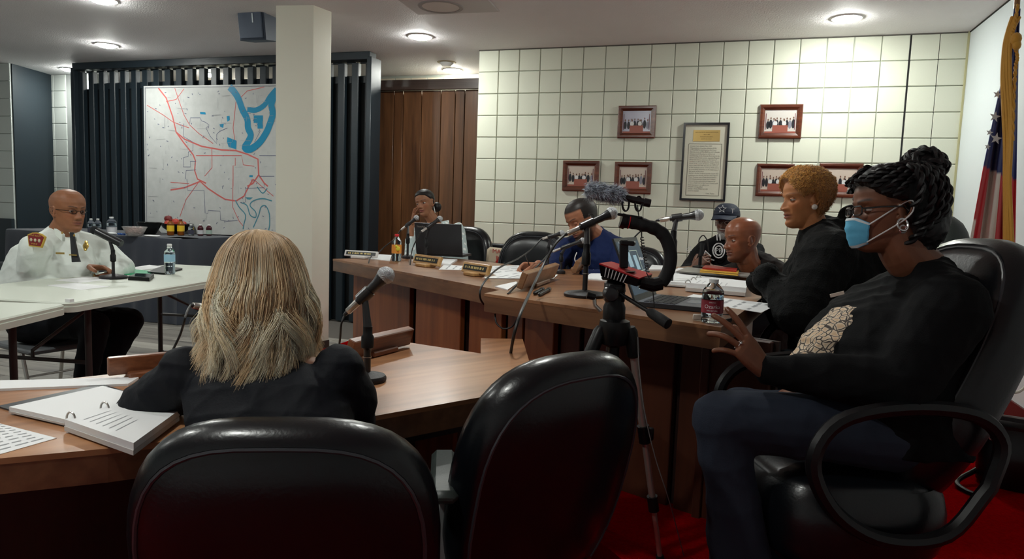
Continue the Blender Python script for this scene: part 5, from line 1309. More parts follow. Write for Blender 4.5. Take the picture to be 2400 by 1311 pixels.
def star(c, r, nn, up):
    X = nrm(np.cross(up, nn)); U = nrm(np.cross(nn, X)); c = c+nn*0.012
    P = [c+(X*math.sin(q*PI/5)+U*math.cos(q*PI/5))*(r if q % 2 == 0 else r*0.4) for q in range(10)]
    return [c]+P, [(0, 1+k, 1+(k+1) % 10) for k in range(10)]
for x, y, r in ((2334, 223, 0.024), (2328, 275, 0.030), (2331, 326, 0.032), (2316, 312, 0.020), (2311, 345, 0.017), (2349, 250, 0.015)):
    V_, F_ = star(at(x, y, dF-0.27), r, -FW, Zw*1.0+Xw*0.2); obj('star', MB().add(V_, F_), mat('white star', (0.72, 0.70, 0.70), 0.6), ft, smooth=False)
def ropeish(pts, r, tw=9):
    """two twisted strands"""
    P = smoothpath(pts, 14); mb = MB()
    for ph in (0, PI):
        Q = [p+np.array([math.cos(i*0.9+ph), math.sin(i*0.9+ph), 0])*r*0.55 for i, p in enumerate(P)]
        mb.tube(Q, r*0.62, 6)
    return mb
fr = MB()
edge = [(2386, 40), (2374, 70), (2366, 110), (2364, 180), (2367, 260), (2368, 340), (2366, 420), (2368, 500), (2370, 600), (2371, 690)]
for k in range(4): fr.tube(smoothpath([at(x+k*5-13+2*math.sin(i*1.3+k), y, dF-0.30-0.008*k) for i, (x, y) in enumerate(edge)], 6), 0.010, 7)
fb2 = MB()
for i in range(26):
    x = 2352+i*1.8; fb2.tube([at(x, 735+6*math.sin(i), dF-0.26), at(x-2, 780+5*math.sin(i*1.7), dF-0.26), at(x-3, 806+4*math.sin(i*2.3), dF-0.26)], [0.005, 0.006, 0.004], 5)
obj('gold_fringe', fr, gold, ft); obj('gold_fringe', fb2, gold, ft, kind='stuff')
obj('gold_cord', ropeish([at(2386, 10, dF-0.33), at(2378, 60, dF-0.33), at(2372, 90, dF-0.33), at(2384, 130, dF-0.33), at(2380, 160, dF-0.33), at(2376, 230, dF-0.33), at(2373, 330, dF-0.33)], 0.008), gold, ft)
obj('cord_knot', MB().sphere(at(2381, 92, dF-0.34), 0.026, 12, (1, 1, 1.3)).sphere(at(2383, 106, dF-0.345), 0.02, 12, (1, 1, 1.3)), gold, ft)
# cords and handbag in the right corner
cw = mat('white cord', (0.6, 0.58, 0.5), 0.5)
tag(obj('power_cord', MB().tube(smoothpath([at(2352, 832, 3.9), at(2385, 850, 3.9), at(2410, 890, 3.95), at(2385, 920, 3.95), at(2345, 912, 3.9), at(2325, 905, 3.85), at(2300, 930, 3.8), at(2306, 950, 3.9), at(2350, 975, 4.0)], 6), 0.008, 7), cw), 'white cord looping off the right wall behind the flag pole', 'cord')
tag(obj('power_cord', MB().tube(smoothpath([at(2340, 850, 3.95), at(2368, 890, 3.95), at(2345, 925, 3.95), at(2350, 970, 4.0), on(2330, 1000, ZD+0.01)], 6), 0.007, 7), cable_m), 'black cord hanging by the flag pole in the right corner', 'cord')
def handbag():
    c = on(2420, 1150, ZD); f = nrm(-FW*H2)
    t = thing('handbag', 'black leather handbag standing on the red carpet at the right edge', 'bag', c)
    X = nrm(cdir(0.8, 0, 0.5)*H2); Y = np.array([-X[1], X[0], 0]); R = []
    for z_, w_, dp in ((0.0, 0.19, 0.07), (0.02, 0.21, 0.085), (0.14, 0.215, 0.085), (0.24, 0.21, 0.06), (0.30, 0.20, 0.025), (0.305, 0.18, 0.02)):
        R.append([c+X*(np.sign(math.cos(q))*abs(math.cos(q))**0.5)*w_+Y*(np.sign(math.sin(q))*abs(math.sin(q))**0.6)*dp+Zw*z_ for q in np.arange(28)*2*PI/28])
    b_ = obj('body', MB().rings(R), leather, t)
    obj('flap', MB().bbox(c+Zw*0.25-X*0.0, (0.40, 0.10, 0.08), 0.02, X, Y), leather, t)
    obj('clasp', MB().tube([c-X*0.165+Zw*0.22-Y*0.06+np.array([math.cos(q)*0.012, 0, math.sin(q)*0.016]) for q in np.arange(12)*2*PI/12], 0.003, 6, closed=True), steel, t)
    st = [at(2345, 1040, 3.3), at(2330, 1065, 3.2), at(2290, 1100, 3.1), on(2244, 1128, ZD+0.02), on(2262, 1150, ZD+0.01), on(2320, 1172, ZD+0.01)]
    P_ = smoothpath(st, 6); mb = MB(); L_ = [p+Zw*0.0+RT*0.010 for p in P_]; R_ = [p-RT*0.010+Zw*0.012 for p in P_]
    mb.tube(P_, 0.011, 8)
    obj('strap', mb, leather, t)
    return t
handbag()
# tote with red lettering on a stacking chair behind the desk, between two office chairs
def side_chair():
    c = at(1187, 600, 5.75); f = fc(-0.2, 1)
    X = np.array([f[1], -f[0], 0]); b_ = np.array([c[0], c[1], ZD])
    t = thing('side_chair', 'low black stacking chair between the two office chairs holding the tote', 'chair', b_)
    top = at(1187, 572, 5.75)[2]
    obj('backrest', MB().bbox(np.array([c[0], c[1], top-0.13]), (0.30, 0.03, 0.26), 0.014, X, f), mat('matt black vinyl', (0.012, 0.013, 0.016), 0.5), t)
    obj('seat', MB().bbox(b_+f*0.2+Zw*0.44, (0.44, 0.42, 0.05), 0.02, X, f), MATS['matt black vinyl'], t)
    for sx in (-0.18, 0.18):
        for sy_ in (0.02, 0.38): obj('leg', MB().tube([b_+X*sx+f*sy_+Zw*0.0, b_+X*sx+f*sy_+Zw*0.43], 0.010), metal_dk, t)
    return t
side_chair()
c = at(1182, 603, 5.35)
tt = thing('tote_bag', 'cream tote with red lettering and a red ribbon beside the empty seat', 'bag', c-Zw*0.07)
X = nrm(cdir(1, -0.1, 0)); 
obj('body', MB().bbox(c, (0.27, 0.09, 0.13), 0.02, X, nrm(np.cross(UP, X))), mat('cream canvas', (0.60, 0.50, 0.36), 0.7), tt)
fnn = -FW
q = text_mb('MAZIN', c+fnn*0.052+UP*0.022-X*0.02, X, UP, 0.045); obj('bag_lettering', q, mat('red letters', (0.50, 0.05, 0.04), 0.5), tt, smooth=False)
q = text_mb('R-UM', c+fnn*0.052-UP*0.028-X*0.01, X, UP, 0.045); obj('bag_lettering', q, MATS['red letters'], tt, smooth=False)
obj('ribbon', MB().tube([c+fnn*0.058-X*0.06-UP*0.05, c+fnn*0.058+X*0.005+UP*0.055, c+fnn*0.058+X*0.03-UP*0.03], 0.010, 6), mat('red ribbon', (0.42, 0.01, 0.01), 0.4), tt)
# envelope and folders stored under the desk
o = MB().add([at(1610, 918, 2.75), at(1652, 918, 2.75), at(1634, 892, 2.75), at(1620, 884, 2.75), at(1618, 895, 2.75)], [(0, 1, 2, 3, 4)])
tag(obj('envelope', slabq(MB(), [at(1608, 950, 2.75), at(1650, 940, 2.75), at(1632, 884, 2.75), at(1618, 888, 2.75)], -FW, 0, 0.004), mat('amber envelope', (0.80, 0.42, 0.07), 0.6), smooth=False), 'amber envelope sticking up under the council desk by the grey trousers', 'envelope')
tag(obj('folder', slabq(MB(), [at(1640, 960, 2.8), at(1668, 955, 2.8), at(1664, 902, 2.8), at(1638, 892, 2.8)], -FW, 0, 0.01), mat('dark red folder', (0.10, 0.01, 0.015), 0.6), smooth=False), 'dark red folder behind the amber envelope under the desk', 'folder')
# ================================================================== PEOPLE
TT = np.array([0, .03, .1, .2, .3, .4, .5, .6, .7, .8, .88, .95, .985, 1.0])
WW = np.array([.09, .135, .19, .235, .262, .285, .305, .322, .328, .312, .27, .19, .105, .01])
FR = np.array([.24, .325, .350, .335, .345, .345, .338, .352, .352, .320, .265, .175, .09, .01])
BK = np.array([-.02, .0, .08, .18, .28, .365, .42, .455, .465, .43, .355, .24, .13, .01])
def sm(x, a, b): t = np.clip((x-a)/(b-a), 0, 1); return t*t*(3-2*t)
class Head:
    def __init__(s, c, F, U, hh, wide=1.0, jaw=1.0, nose=1.0, lips=1.0, up=None):
        s.F = nrm(F); s.U = nrm(np.asarray(U)-s.F*np.dot(U, s.F)); s.X = np.cross(s.F, s.U)      # X = the person's right
        s.hh = hh; s.c = np.asarray(c, float); s.O = s.c-s.U*0.5*hh; s.wide = wide; s.jaw = jaw; s.nose = nose; s.lips = lips
    def w(s, x, y, z): 
        x, y, z = [np.asarray(q, float)[..., None] for q in (x, y, z)]
        return s.O+(s.X*x+s.F*y+s.U*z)*s.hh
    def loc(s, P): Q = (np.asarray(P)-s.O)/s.hh; return Q@s.X, Q@s.F, Q@s.U
    def surf(s, a, t, off=0.0):
        """a = 0 front, +pi/2 the person's right; t height; local coordinates"""
        a = np.asarray(a, float); t = np.asarray(t, float)
        W_ = np.interp(t, TT, WW)*s.wide*(1+(s.jaw-1)*(1-sm(t, .15, .45))); f = np.interp(t, TT, FR); b = np.interp(t, TT, BK)
        e = 2/2.08; sn, cs = np.sin(a), np.cos(a)
        x = np.sign(sn)*np.abs(sn)**e*(W_+off); y = np.where(cs > 0, np.abs(cs)**e*(f+off), -np.abs(cs)**e*(b+off))
        return x, y, t+off*np.clip((t-.6)/.4, 0, 1)
    def mesh(s, mb):
        nz, na = 120, 150
        t = np.concatenate([np.linspace(0, .9, 96), np.linspace(.9, 1, 25)[1:]]); nz = len(t)
        # smooth interpolation of the profiles
        a = np.linspace(0, 2*PI, na, endpoint=False)
        A, T2 = np.meshgrid(a, t); x, y, z = s.surf(A, T2)
        for arr in (x, y):
            k = arr.copy()
            for _ in range(3): arr[1:-1] = (arr[:-2]+2*arr[1:-1]+arr[2:])/4
        fr = sm(np.cos(A), 0.05, 0.45); g = lambda v, m, sg: np.exp(-((v-m)/sg)**2)
        ax = np.abs(x); dy = np.zeros_like(x)
        pn = np.interp(z, [.29, .315, .335, .36, .40, .46, .52, .56], [0, .035, .080, .098, .080, .048, .016, 0])*s.nose
        dy += pn*np.exp(-(ax/np.interp(z, [.3, .36, .45, .55], [.052, .050, .036, .030]))**2)
        dy += 0.058*g(ax, .060, .028)*g(z, .342, .028)*s.nose
        dy += -0.040*g(ax, .135, .072)*g(z, .500, .050)+0.022*g(ax, .12, .11)*g(z, .585, .030)
        dy += 0.020*g(ax, .19, .07)*g(z, .41, .07)
        lw = np.exp(-(ax/.105)**4)
        dy += s.lips*(0.036*g(z, .252, .020)*lw+0.040*g(z, .200, .022)*lw*np.exp(-(ax/.085)**4)-0.028*g(z, .227, .009)*np.exp(-(ax/.11)**6))
        dy += -0.012*g(z, .160, .02)*g(ax, 0, .09)+0.018*g(z, .085, .05)*g(ax, 0, .10)+0.01*g(z, .29, .03)*g(ax, 0, .12)
        dy += -0.010*g(ax, .105+.12*(.34-z), .016)*g(z, .29, .07)
        y = y+dy*fr
        P = s.w(x, y, z); mb.rings([P[i] for i in range(nz)][::1], cap=True)
        for sg in (-1, 1): s.ear(mb, sg)
        return mb
    def ear(s, mb, sg, kx=1.0):
        w0 = np.interp(.46, TT, WW)*s.wide
        P = lambda x, y, z: s.w(sg*x, y, z)
        c = P(w0+.012, -.035, .455)
        A = np.array([nrm(s.X*sg*0.92-s.F*0.45), nrm(s.F*0.85+s.X*sg*0.45-s.U*0.15), s.U])
        mb.sphere(c, s.hh, 16, (0.020, 0.058, 0.105), A, rings=12)
        rim = [P(w0+.004, .015, .43), P(w0+.022, .010, .50), P(w0+.045, -.02, .560), P(w0+.060, -.075, .565), P(w0+.062, -.110, .52), P(w0+.052, -.105, .455), P(w0+.035, -.075, .395), P(w0+.022, -.035, .350), P(w0+.008, -.005, .355), P(w0+.0, .010, .40)]
        mb.tube(smoothpath(rim, 4), s.hh*0.0135, 8)
        mb.sphere(P(w0+.020, -.022, .362), s.hh*0.030, 10, (.6, 1, 1))
    def eyes(s, parent, skin, look=(0, 0), lid=(0.42, 0.35), iris=(0.03, 0.014, 0.008), closed=False):
        r = .0515*s.hh
        for sg in (-1, 1):
            c = s.w(sg*.132, .262, .497); f = nrm(s.F+s.X*(look[0]+sg*0.05)+s.U*look[1])
            if not closed:
                e = obj('eye', MB().sphere(c, r, 18, rings=14), mat('eye white', (0.48, 0.42, 0.38), 0.2, coat=0.6), parent)
                obj('iris', MB().lathe([(r*0.46, r*0.895), (r*0.30, r*0.965), (0.0005, r*1.01)], c, f, 16), mat('iris %s' % str(iris), iris, 0.08, coat=0.8), e)
            for up_, cut in ((1, lid[0]), (-1, lid[1])):
                mb = MB(); G = []
                for i in range(9):
                    th = (PI/2)*(1-i/8.0)+ (i/8.0)*(math.asin(max(-1, min(1, 0.46*(1-cut) if up_ > 0 else 0.52*(1-cut)))) if not closed else -0.10*up_)
                    row = []
                    for j in range(15):
                        ph = -PI*0.5+PI*j/14
                        bend = 1-0.28*(abs(ph)/(PI/2))**2 if not closed else 1
                        th2 = th if i < 8 else th*bend
                        row.append(c+(s.X*math.sin(ph)*math.cos(th)+s.F*math.cos(ph)*math.cos(th)+s.U*math.sin(th)*up_*(bend if i >= 6 else 1))*r*1.10)
                    G.append(row)
                mb.grid(G); obj('eyelid', mb, skin, parent)
def limb(mb, P, R, res=16):
    P = [np.asarray(p, float) for p in P]
    Q = smoothpath(P, 5) if len(P) > 2 else P
    if len(P) > 2:
        rr = list(np.interp(np.arange(len(Q)), np.arange(len(P))*5, R))
    else: rr = list(R)
    mb.tube(Q, rr, res)
    mb.sphere(P[0], R[0], res, rings=10); mb.sphere(P[-1], R[-1], res, rings=10)
    return mb
def torso(mb, secs, X, n=26, e=2.5):
    """secs: (centre, half width along X, half depth front, half depth back, front dir)"""
    R = []; Q = []
    cs = [np.asarray(q[0], float) for q in secs]
    for k, (c, hw, hf, hb, F) in enumerate(secs):
        F = nrm(np.asarray(F)); row = []
        Xk = X if not isinstance(X, list) else X[k]
        for q in np.arange(n)*2*PI/n:
            c_, s_ = math.cos(q), math.sin(q); cc = np.sign(c_)*abs(c_)**(2/e); ss = np.sign(s_)*abs(s_)**(2/e)
            row.append(cs[k]+Xk*cc*hw+F*ss*(hf if ss > 0 else hb))
        R.append(row)
    return mb.rings(R)
def hand(mb, wr, D, Np, side, s=1.0, curl=(0.3, 0.35, 0.4, 0.45), spread=0.12, thumb=(0.9, 0.35), fs=1.0, curls=None):
    """D towards the fingers, Np out of the palm, side towards the thumb"""
    D = nrm(D); Np = nrm(Np-D*np.dot(Np, D)); S = nrm(side-D*np.dot(side, D)-Np*np.dot(side, Np))
    w_ = np.asarray(wr, float); R = []
    for v, hw, hd in ((-0.02, .026, .019), (0.0, .027, .018), (.03, .034, .017), (.06, .040, .015), (.085, .041, .013), (.096, .037, .010)):
        R.append([w_+D*v*s+S*math.cos(q)*hw*s+Np*math.sin(q)*hd*s for q in np.arange(16)*2*PI/16])
    mb.rings(R)
    mb.sphere(w_, .0235*s, 12)
    L = ((.042, .025, .020), (.046, .030, .021), (.043, .028, .021), (.034, .021, .018))
    tips = []
    for k in range(4):
        off = (.030, .010, -.010, -.029)[k]; p = w_+D*(.086, .091, .088, .080)[k]*s+S*off*s
        ang = 0.0; sp = (1.4, .4, -.5, -1.6)[k]*spread; P = [p-D*.02*s, p]
        cu = curl[k] if curls is None else curls[k]
        for j in range(3):
            ang += (cu if np.isscalar(cu) else cu[j])*(1.0 if j == 0 else 1.15)
            d = nrm((D*math.cos(sp)+S*math.sin(sp))*math.cos(ang)+Np*math.sin(ang)); p = p+d*L[k][j]*s*fs; P.append(p)
        r0_ = (.0088, .0090, .0086, .0076)[k]*s
        mb.tube(smoothpath(P, 3), [r0_*q for q in np.linspace(1.08, 0.80, (len(P)-1)*3+1)], 10); mb.sphere(P[-1], r0_*0.80, 10); mb.sphere(P[1], r0_*1.05, 10)
        tips.append((P[-1], d))
    p = w_+D*.018*s+S*.022*s+Np*.004*s; d = nrm(D*math.cos(thumb[0])+S*math.sin(thumb[0])+Np*thumb[1]); P = [p]
    for j, l in enumerate((.044, .033, .027)):
        p = p+d*l*s; P.append(p); d = nrm(d+D*0.22+Np*0.10)
    mb.tube(smoothpath(P, 3), [.0125*s*q for q in np.linspace(1.15, 0.72, 10)], 10); mb.sphere(P[-1], .009*s, 10)
    tips.append((P[-1], d))
    return tips
def remesh(name, mb, voxel, m, parent, smooth_it=2, colfn=None, wrinkle=0.0, wscale=30.0, seed=0, factor=0.5, anis=None, cut=None):
    me0 = mesh_data('tmp', mb.V(), mb.f)
    o = bpy.data.objects.new('tmp', me0); C.objects.link(o)
    md = o.modifiers.new('r', 'REMESH'); md.mode = 'VOXEL'; md.voxel_size = voxel; md.adaptivity = 0
    if smooth_it: ms = o.modifiers.new('s', 'SMOOTH'); ms.factor = factor; ms.iterations = smooth_it
    dg = bpy.context.evaluated_depsgraph_get(); me = bpy.data.meshes.new_from_object(o.evaluated_get(dg))
    bpy.data.objects.remove(o); bpy.data.meshes.remove(me0)
    n = len(me.vertices); V = np.empty(n*3); me.vertices.foreach_get('co', V); V = V.reshape(-1, 3)
    if wrinkle:
        N = np.empty(n*3); me.vertices.foreach_get('normal', N); N = N.reshape(-1, 3)
        rs = np.random.RandomState(seed); dsp = np.zeros(n); wv = np.zeros((n, 3))
        for k in range(3):
            kk = rs.normal(size=3); wv[:, k] = np.sin(V@(kk/np.linalg.norm(kk)*wscale*0.45)+rs.uniform(0, 6))
        for k in range(7):
            kk = rs.normal(size=3)
            if anis is not None: kk = kk-np.asarray(anis)*np.dot(kk, anis)*0.75
            kk = kk/np.linalg.norm(kk)*wscale*rs.uniform(.6, 1.9)
            v_ = np.sin(V@kk+wv@rs.normal(size=3)*0.9+rs.uniform(0, 6)); dsp += (1-np.abs(v_))**2-0.35
        V = V+N*(dsp*wrinkle/2.6)[:, None]
    org = ORG.get(parent, np.zeros(3)) if parent is not None else np.zeros(3)
    if colfn is not None:
        col = np.ones((n, 4)); col[:, :3] = colfn(V)
        ca = me.color_attributes.new('Col', 'FLOAT_COLOR', 'POINT'); ca.data.foreach_set('color', col.ravel())
    me.vertices.foreach_set('co', (V-org).ravel())
    me.polygons.foreach_set('use_smooth', [True]*len(me.polygons))
    me.materials.clear(); me.materials.append(m); me.name = name
    o = bpy.data.objects.new(name, me); link(o, parent); ORG[o] = org
    return o, V
def skin_mat(nm, rough=0.50): return mat('skin '+nm, (1, 1, 1), rough, attr='Col', spec=0.45, bump=0.12, bscale=350, sss=0.08, var=0.07, vscale=45, bdist=0.001)
def face_color(h, base, lip, brow=(0.02, 0.012, 0.01), brow_t=0.016, beard=None, beard_k=0.0, scalp=None, scalp_fn=None, mustache=0.0, shade=None):
    base = np.array(base); lip = np.array(lip); brow = np.array(brow)
    def fn(V):
        x, y, z = h.loc(V); ax = np.abs(x); col = np.repeat(base[None], len(V), 0)
        rs = np.random.RandomState(3); col = col*(1+0.05*np.sin(V@np.array([90, 70, 110.]))[:, None]*1.0)
        front = sm(y, .12, .22); inh = (np.abs(x) < .4) & (np.abs(z-.5) < .56) & (np.abs(y) < .55)
        warm = np.exp(-((ax-.17)/.09)**2-((z-.40)/.08)**2)*front; col = col*(1+warm[:, None]*np.array([.16, .02, 0]))
        m = (np.exp(-(ax/.098)**4)*np.exp(-((z-.226)/.040)**4)*front)[:, None]*inh[:, None]; col = col*(1-m)+lip*m
        m = (np.exp(-((z-.227)/.006)**2)*np.exp(-(ax/.105)**6)*front)[:, None]*inh[:, None]*0.7; col = col*(1-m)+lip*0.25*m
        zb = .578+.030*np.sin(np.clip((ax-.04)/.2, 0, 1)*PI*0.75)
        m = (np.exp(-((z-zb)/brow_t)**4)*sm(ax, .035, .06)*(1-sm(ax, .19, .235))*front)[:, None]*inh[:, None]*0.85; col = col*(1-m)+brow*m
        m = (np.exp(-((ax-.132)/.07)**2-((z-.485)/.035)**2)*front)[:, None]*inh[:, None]*0.30; col = col*(1-m*0.6)
        if beard_k > 0:
            mb_ = np.maximum(sm(.235-z+0.30*ax*ax*4, 0.0, .05)*sm(y, -.05, .05), np.exp(-((z-.285)/.022)**4)*np.exp(-(ax/.13)**6)*front)
            mb_ = np.maximum(mb_, sm(ax, .21, .25)*(1-sm(z, .42, .5))*sm(y, -.02, .04))*(1-np.exp(-(ax/.075)**4)*np.exp(-((z-.226)/.028)**4))
            m = (mb_*beard_k*(z > -.06))[:, None]*inh[:, None]; col = col*(1-m)+np.array(beard)*m
        if mustache > 0:
            m = (np.exp(-((z-.285)/.018)**4)*np.exp(-(ax/.11)**6)*front)[:, None]*inh[:, None]*mustache; col = col*(1-m)+brow*m
        if scalp_fn is not None:
            m = (scalp_fn(x, y, z)*inh)[:, None]; col = col*(1-m)+np.array(scalp)*m
        return col
    return fn
def core(mb, nb, shL, elL, shR, elR):
    limb(mb, [nb-Zw*.03, shL-Zw*.02, elL], [.045, .042, .036]); limb(mb, [nb-Zw*.03, shR-Zw*.02, elR], [.045, .042, .036]); limb(mb, [nb-Zw*.05, nb-Zw*.36], [.075, .09])
def person(label, base): return thing('person', label, 'person', base)
def cam_seg(px, py, d): return at(px, py, d)
def glasses(h, parent, m, rx=.085, rz=.055, thick=.0012, lensm=None, half=False, y0=.345, sq=1.0):
    cp = lambda q: np.sign(math.cos(q))*abs(math.cos(q))**sq; sp = lambda q: np.sign(math.sin(q))*abs(math.sin(q))**sq
    for sg in (-1, 1):
        pts = [h.w(sg*(.118+rx*cp(q)), y0-.22*max(0, (.118+rx*cp(q))-.1), .492+rz*sp(q)*(1.0 if math.sin(q) < 0 else .8)) for q in np.arange(24)*2*PI/24]
        pts = [p.ravel() for p in pts]
        o = obj('glasses_rim', MB().tube(pts, thick, 6, closed=True), m, parent)
        if lensm: obj('lens', MB().add(pts, [tuple(range(24))]), lensm, o, smooth=False)
        obj('glasses_temple', MB().tube([h.w(sg*.205, y0-.02, .508).ravel(), h.w(sg*.318, .20, .515).ravel(), h.w(sg*.325, -.03, .515).ravel(), h.w(sg*.322, -.09, .46).ravel()], thick, 6), m, parent)
    obj('glasses_bridge', MB().tube([h.w(-.036, y0+.01, .505).ravel(), h.w(0, y0+.02, .515).ravel(), h.w(.036, y0+.01, .505).ravel()], thick, 6), m, parent)
def skull_cap(h, mb, off, front_t, side_fn=None, n=64, mt=40, jit=0.0, seed=1):
    """hair shell over the scalp; lower edge height given by side_fn(angle)"""
    rs = np.random.RandomState(seed); rows = []
    A = np.linspace(0, 2*PI, n, endpoint=False); low = np.array([side_fn(abs((a+PI) % (2*PI)-PI)) for a in A])
    for k in range(mt):
        v = k/(mt-1); t = low+(0.999-low)*v; o_ = off*np.minimum(1, 0.02+v*7)*(1+jit*rs.uniform(-1, 1, n))
        x, y, z = h.surf(A, t, o_); rows.append(h.w(x, y, z))
    inner = []
    for k in range(mt-1, -1, -1):
        v = k/(mt-1); t = low+(0.97-low)*v; x, y, z = h.surf(A, t, -0.03); inner.append(h.w(x, y, z))
    return mb.rings(rows+inner, cap=True)
knit = lambda nm, c, r=0.85, **k: mat(nm, c, r, sheen=0.25, bump=0.5, bscale=260, bdist=0.0015, **k)

# ---------------------------------------------------------------- 1. man in white uniform shirt
def man_uniform():
    d = 4.12; t = person('bald man in a white uniform shirt and black tie leaning on the folding table', at(120, 900, 4.3)*[1, 1, 0])
    h = Head(at(160, 494, d), cdir(.92, -.10, .36), cdir(0.02, 1, .06), .252, wide=1.04, jaw=1.14)
    F = nrm(cdir(.85, 0, .5)*H2); X = np.array([F[1], -F[0], 0]); Z = Zw
    nb = at(135, 555, d+.03); shR, shL = at(84, 585, d-.18), at(224, 578, d+.20)
    # right arm nearest to us is his right; left hand comes from the far side
    elR, wrR = at(78, 652, d-.12), at(200, 628, d+.03)
    elL, wrL = at(288, 628, d+.22), at(262, 642, d+.10)
    sk = skin_mat('brown'); mb = MB(); h.mesh(mb)
    limb(mb, [h.w(0, -.04, .22).ravel(), nb-Z*.02, nb-Z*.10], [.068, .072, .08])
    limb(mb, [elR, wrR], [.036, .029]); limb(mb, [elL, wrL], [.036, .029])
    hand(mb, at(206, 627, d+.03), cdir(1, -.02, -.1), cdir(-.1, -.9, .2), cdir(.2, .3, .9), 1.05, curl=(.45, .5, .55, .6))
    hand(mb, at(258, 645, d+.07), cdir(-1, -.22, .1), cdir(0, -1, 0.1), cdir(-.1, .2, -.9), 1.05, curl=(.08, .08, .1, .12))
    fc_ = face_color(h, (.30, .125, .062), (.24, .075, .055), brow_t=.012, mustache=.45, scalp=(.26, .11, .06), scalp_fn=lambda x, y, z: .35*sm(z, .5, .6)*sm(-y, -.1, .1)*(1-sm(z, .75, .85)))
    core(mb, nb, shL, elL, shR, elR)
    b_, _ = remesh('body', mb, .0034, sk, t, 2, fc_)
    flat_sk = mat('lid brown', (.25, .10, .05), .45); h.eyes(b_, flat_sk, look=(.1, -.15), lid=(.45, .4))
    mb = MB(); Fs = nrm(F+Z*.0)
    secs = [(at(105, 742, d+.10), .24, .20, .17, F), (at(108, 700, d+.09), .25, .25, .19, F), (at(112, 655, d+.07), .245, .27, .20, F), (at(120, 615, d+.05), .235, .22, .19, F), (at(128, 580, d+.03), .215, .15, .15, F), (at(133, 560, d+.03), .15, .10, .11, F), (at(137, 545, d+.03), .085, .082, .08, F)]
    torso(mb, secs[::-1], X)
    limb(mb, [shR+X*.0, (shR+elR)/2+X*.01-Z*.0, elR], [.088, .080, .072]); limb(mb, [elR, (elR+wrR)/2, wrR], [.070, .060, .044])
    limb(mb, [shL, elL], [.085, .072]); limb(mb, [elL, (elL+wrL)/2, wrL], [.070, .058, .044])
    limb(mb, [nb-X*0, shR], [.075, .075]); limb(mb, [nb, shL], [.075, .075])
    shirt = mat('white uniform cloth', (.78, .84, .80), .7, bump=.35, bscale=40, bdist=.004, sheen=.1)
    s_, _ = remesh('shirt', mb, .0075, shirt, t, 4, None, .007, 26, 2)
    # collar flaps, tie, patch, badge, name bar
    top = h.w(0, .10, .0).ravel()
    cen = at(165, 556, d-.13)
    for k, pts in enumerate(([(128, 536), (147, 549), (147, 566), (132, 552)], [(163, 545), (180, 548), (182, 566), (172, 562)])):
        Q = [at(x, y, d-.205+ (0.03 if k else 0)) for x, y in pts]
        obj('collar', slabq(MB(), Q, -FW, -.02, .006), shirt, s_, smooth=False)
    Q = [at(x, y, d-.215+dd) for x, y, dd in ((163, 545, .0), (171, 545, .0), (182, 600, -.02), (187, 614, -.03), (168, 615, -.03), (167, 600, -.02))]
    mb = MB().add(Q+[q+FW*.012 for q in Q], [tuple(range(5, -1, -1)), tuple(range(6, 12))]+[(i, (i+1) % 6, (i+1) % 6+6, i+6) for i in range(6)])
    obj('tie', mb, mat('black tie', (.006, .008, .010), .6), t, smooth=False)
    obj('tie_clip', MB().box(at(171, 598, d-.245), (.04, .004, .006), cdir(1, -.05, 0)), gold_pl, t)
    P = at(84, 562, d-.285); Xp, Yp = cdir(1, -.12, .1), cdir(.12, 1, 0); nn = nrm(cdir(-.25, .1, 1))
    def plq(nm, c, w_, h_, m, th=.003, k=0.7, par=t):
        pts = [c+Xp*a*w_/2+Yp*b*h_/2 for a, b in ((-1, .55), (-.5, .9), (0, 1), (.5, .9), (1, .55), (.85, -.3), (k, -1), (-k, -1), (-.85, -.3))]
        return obj(nm, MB().add([p for p in pts]+[p-nn*.01 for p in pts], [tuple(range(8, -1, -1)), tuple(range(9, 18))]+[(i, (i+1) % 9, (i+1) % 9+9, i+9) for i in range(9)]), m, par, smooth=False)
    pg = plq('shoulder_patch', P, .105, .080, mat('gold patch edge', (.55, .36, .06), .6), par=s_)
    plq('patch_field', P+nn*.002, .092, .066, mat('maroon patch', (.22, .02, .025), .7), par=s_)
    q = text_mb('PINE BLUFF', P+nn*.006+Yp*.017, Xp, Yp, .012, wid=.07); obj('patch_text', q, MATS['gold patch edge'], s_, smooth=False)
    for k in (-1, 0, 1): obj('patch_emblem', MB().sphere(P+nn*.004+Xp*.024*k-Yp*.004, .010, 10, (1, .3, 1)), mat('cream thread', (.6, .5, .35), .7), s_)
    q = text_mb('FIRE', P+nn*.006-Yp*.028, Xp, Yp, .011, wid=.035); obj('patch_text', q, MATS['gold patch edge'], s_, smooth=False)
    c = at(201, 577, d-.17); obj('badge', MB().lathe([(.001, .006), (.014, .005), (.020, .002), (.022, 0), (.001, -.004)], c, nn, 8).lathe([(.001, .009), (.009, .007), (.010, .004)], c, nn, 12).sphere(c+Yp*.022, .010, 8).sphere(c-Yp*.020, .009, 8), gold_pl, t)
    c = at(141, 594, d-.275); obj('name_bar', MB().box(c, (.045, .004, .010), cdir(1, -.03, .0)), gold_pl, t)
    for x, y in ((146, 546), (174, 552)): obj('collar_pin', MB().lathe([(.001, .003), (.006, .002), (.007, 0)], at(x, y, d-.222), nn, 10), gold_pl, t)
    obj('sleeve_ring', MB().lathe([(.0085, -.003), (.0095, 0), (.0085, .003)], at(222, 646, d+.03), cdir(1, .2, -.2), 14, cap=False), gold_pl, t)
    glasses(h, t, mat('dark wire frame', (.03, .022, .02), .3, metal=.7), .078, .046, .0016, mat('clear lens', (.95, .97, 1), .02, trans=1.0, ior=1.05))
    # trousers and shoes
    tr = MB(); hp = at(108, 752, d+.10)
    kR, aR = at(222, 762, d-.15), at(198, 905, d-.18); kL, aL = at(306, 752, d+.22), at(224, 905, d+.12)
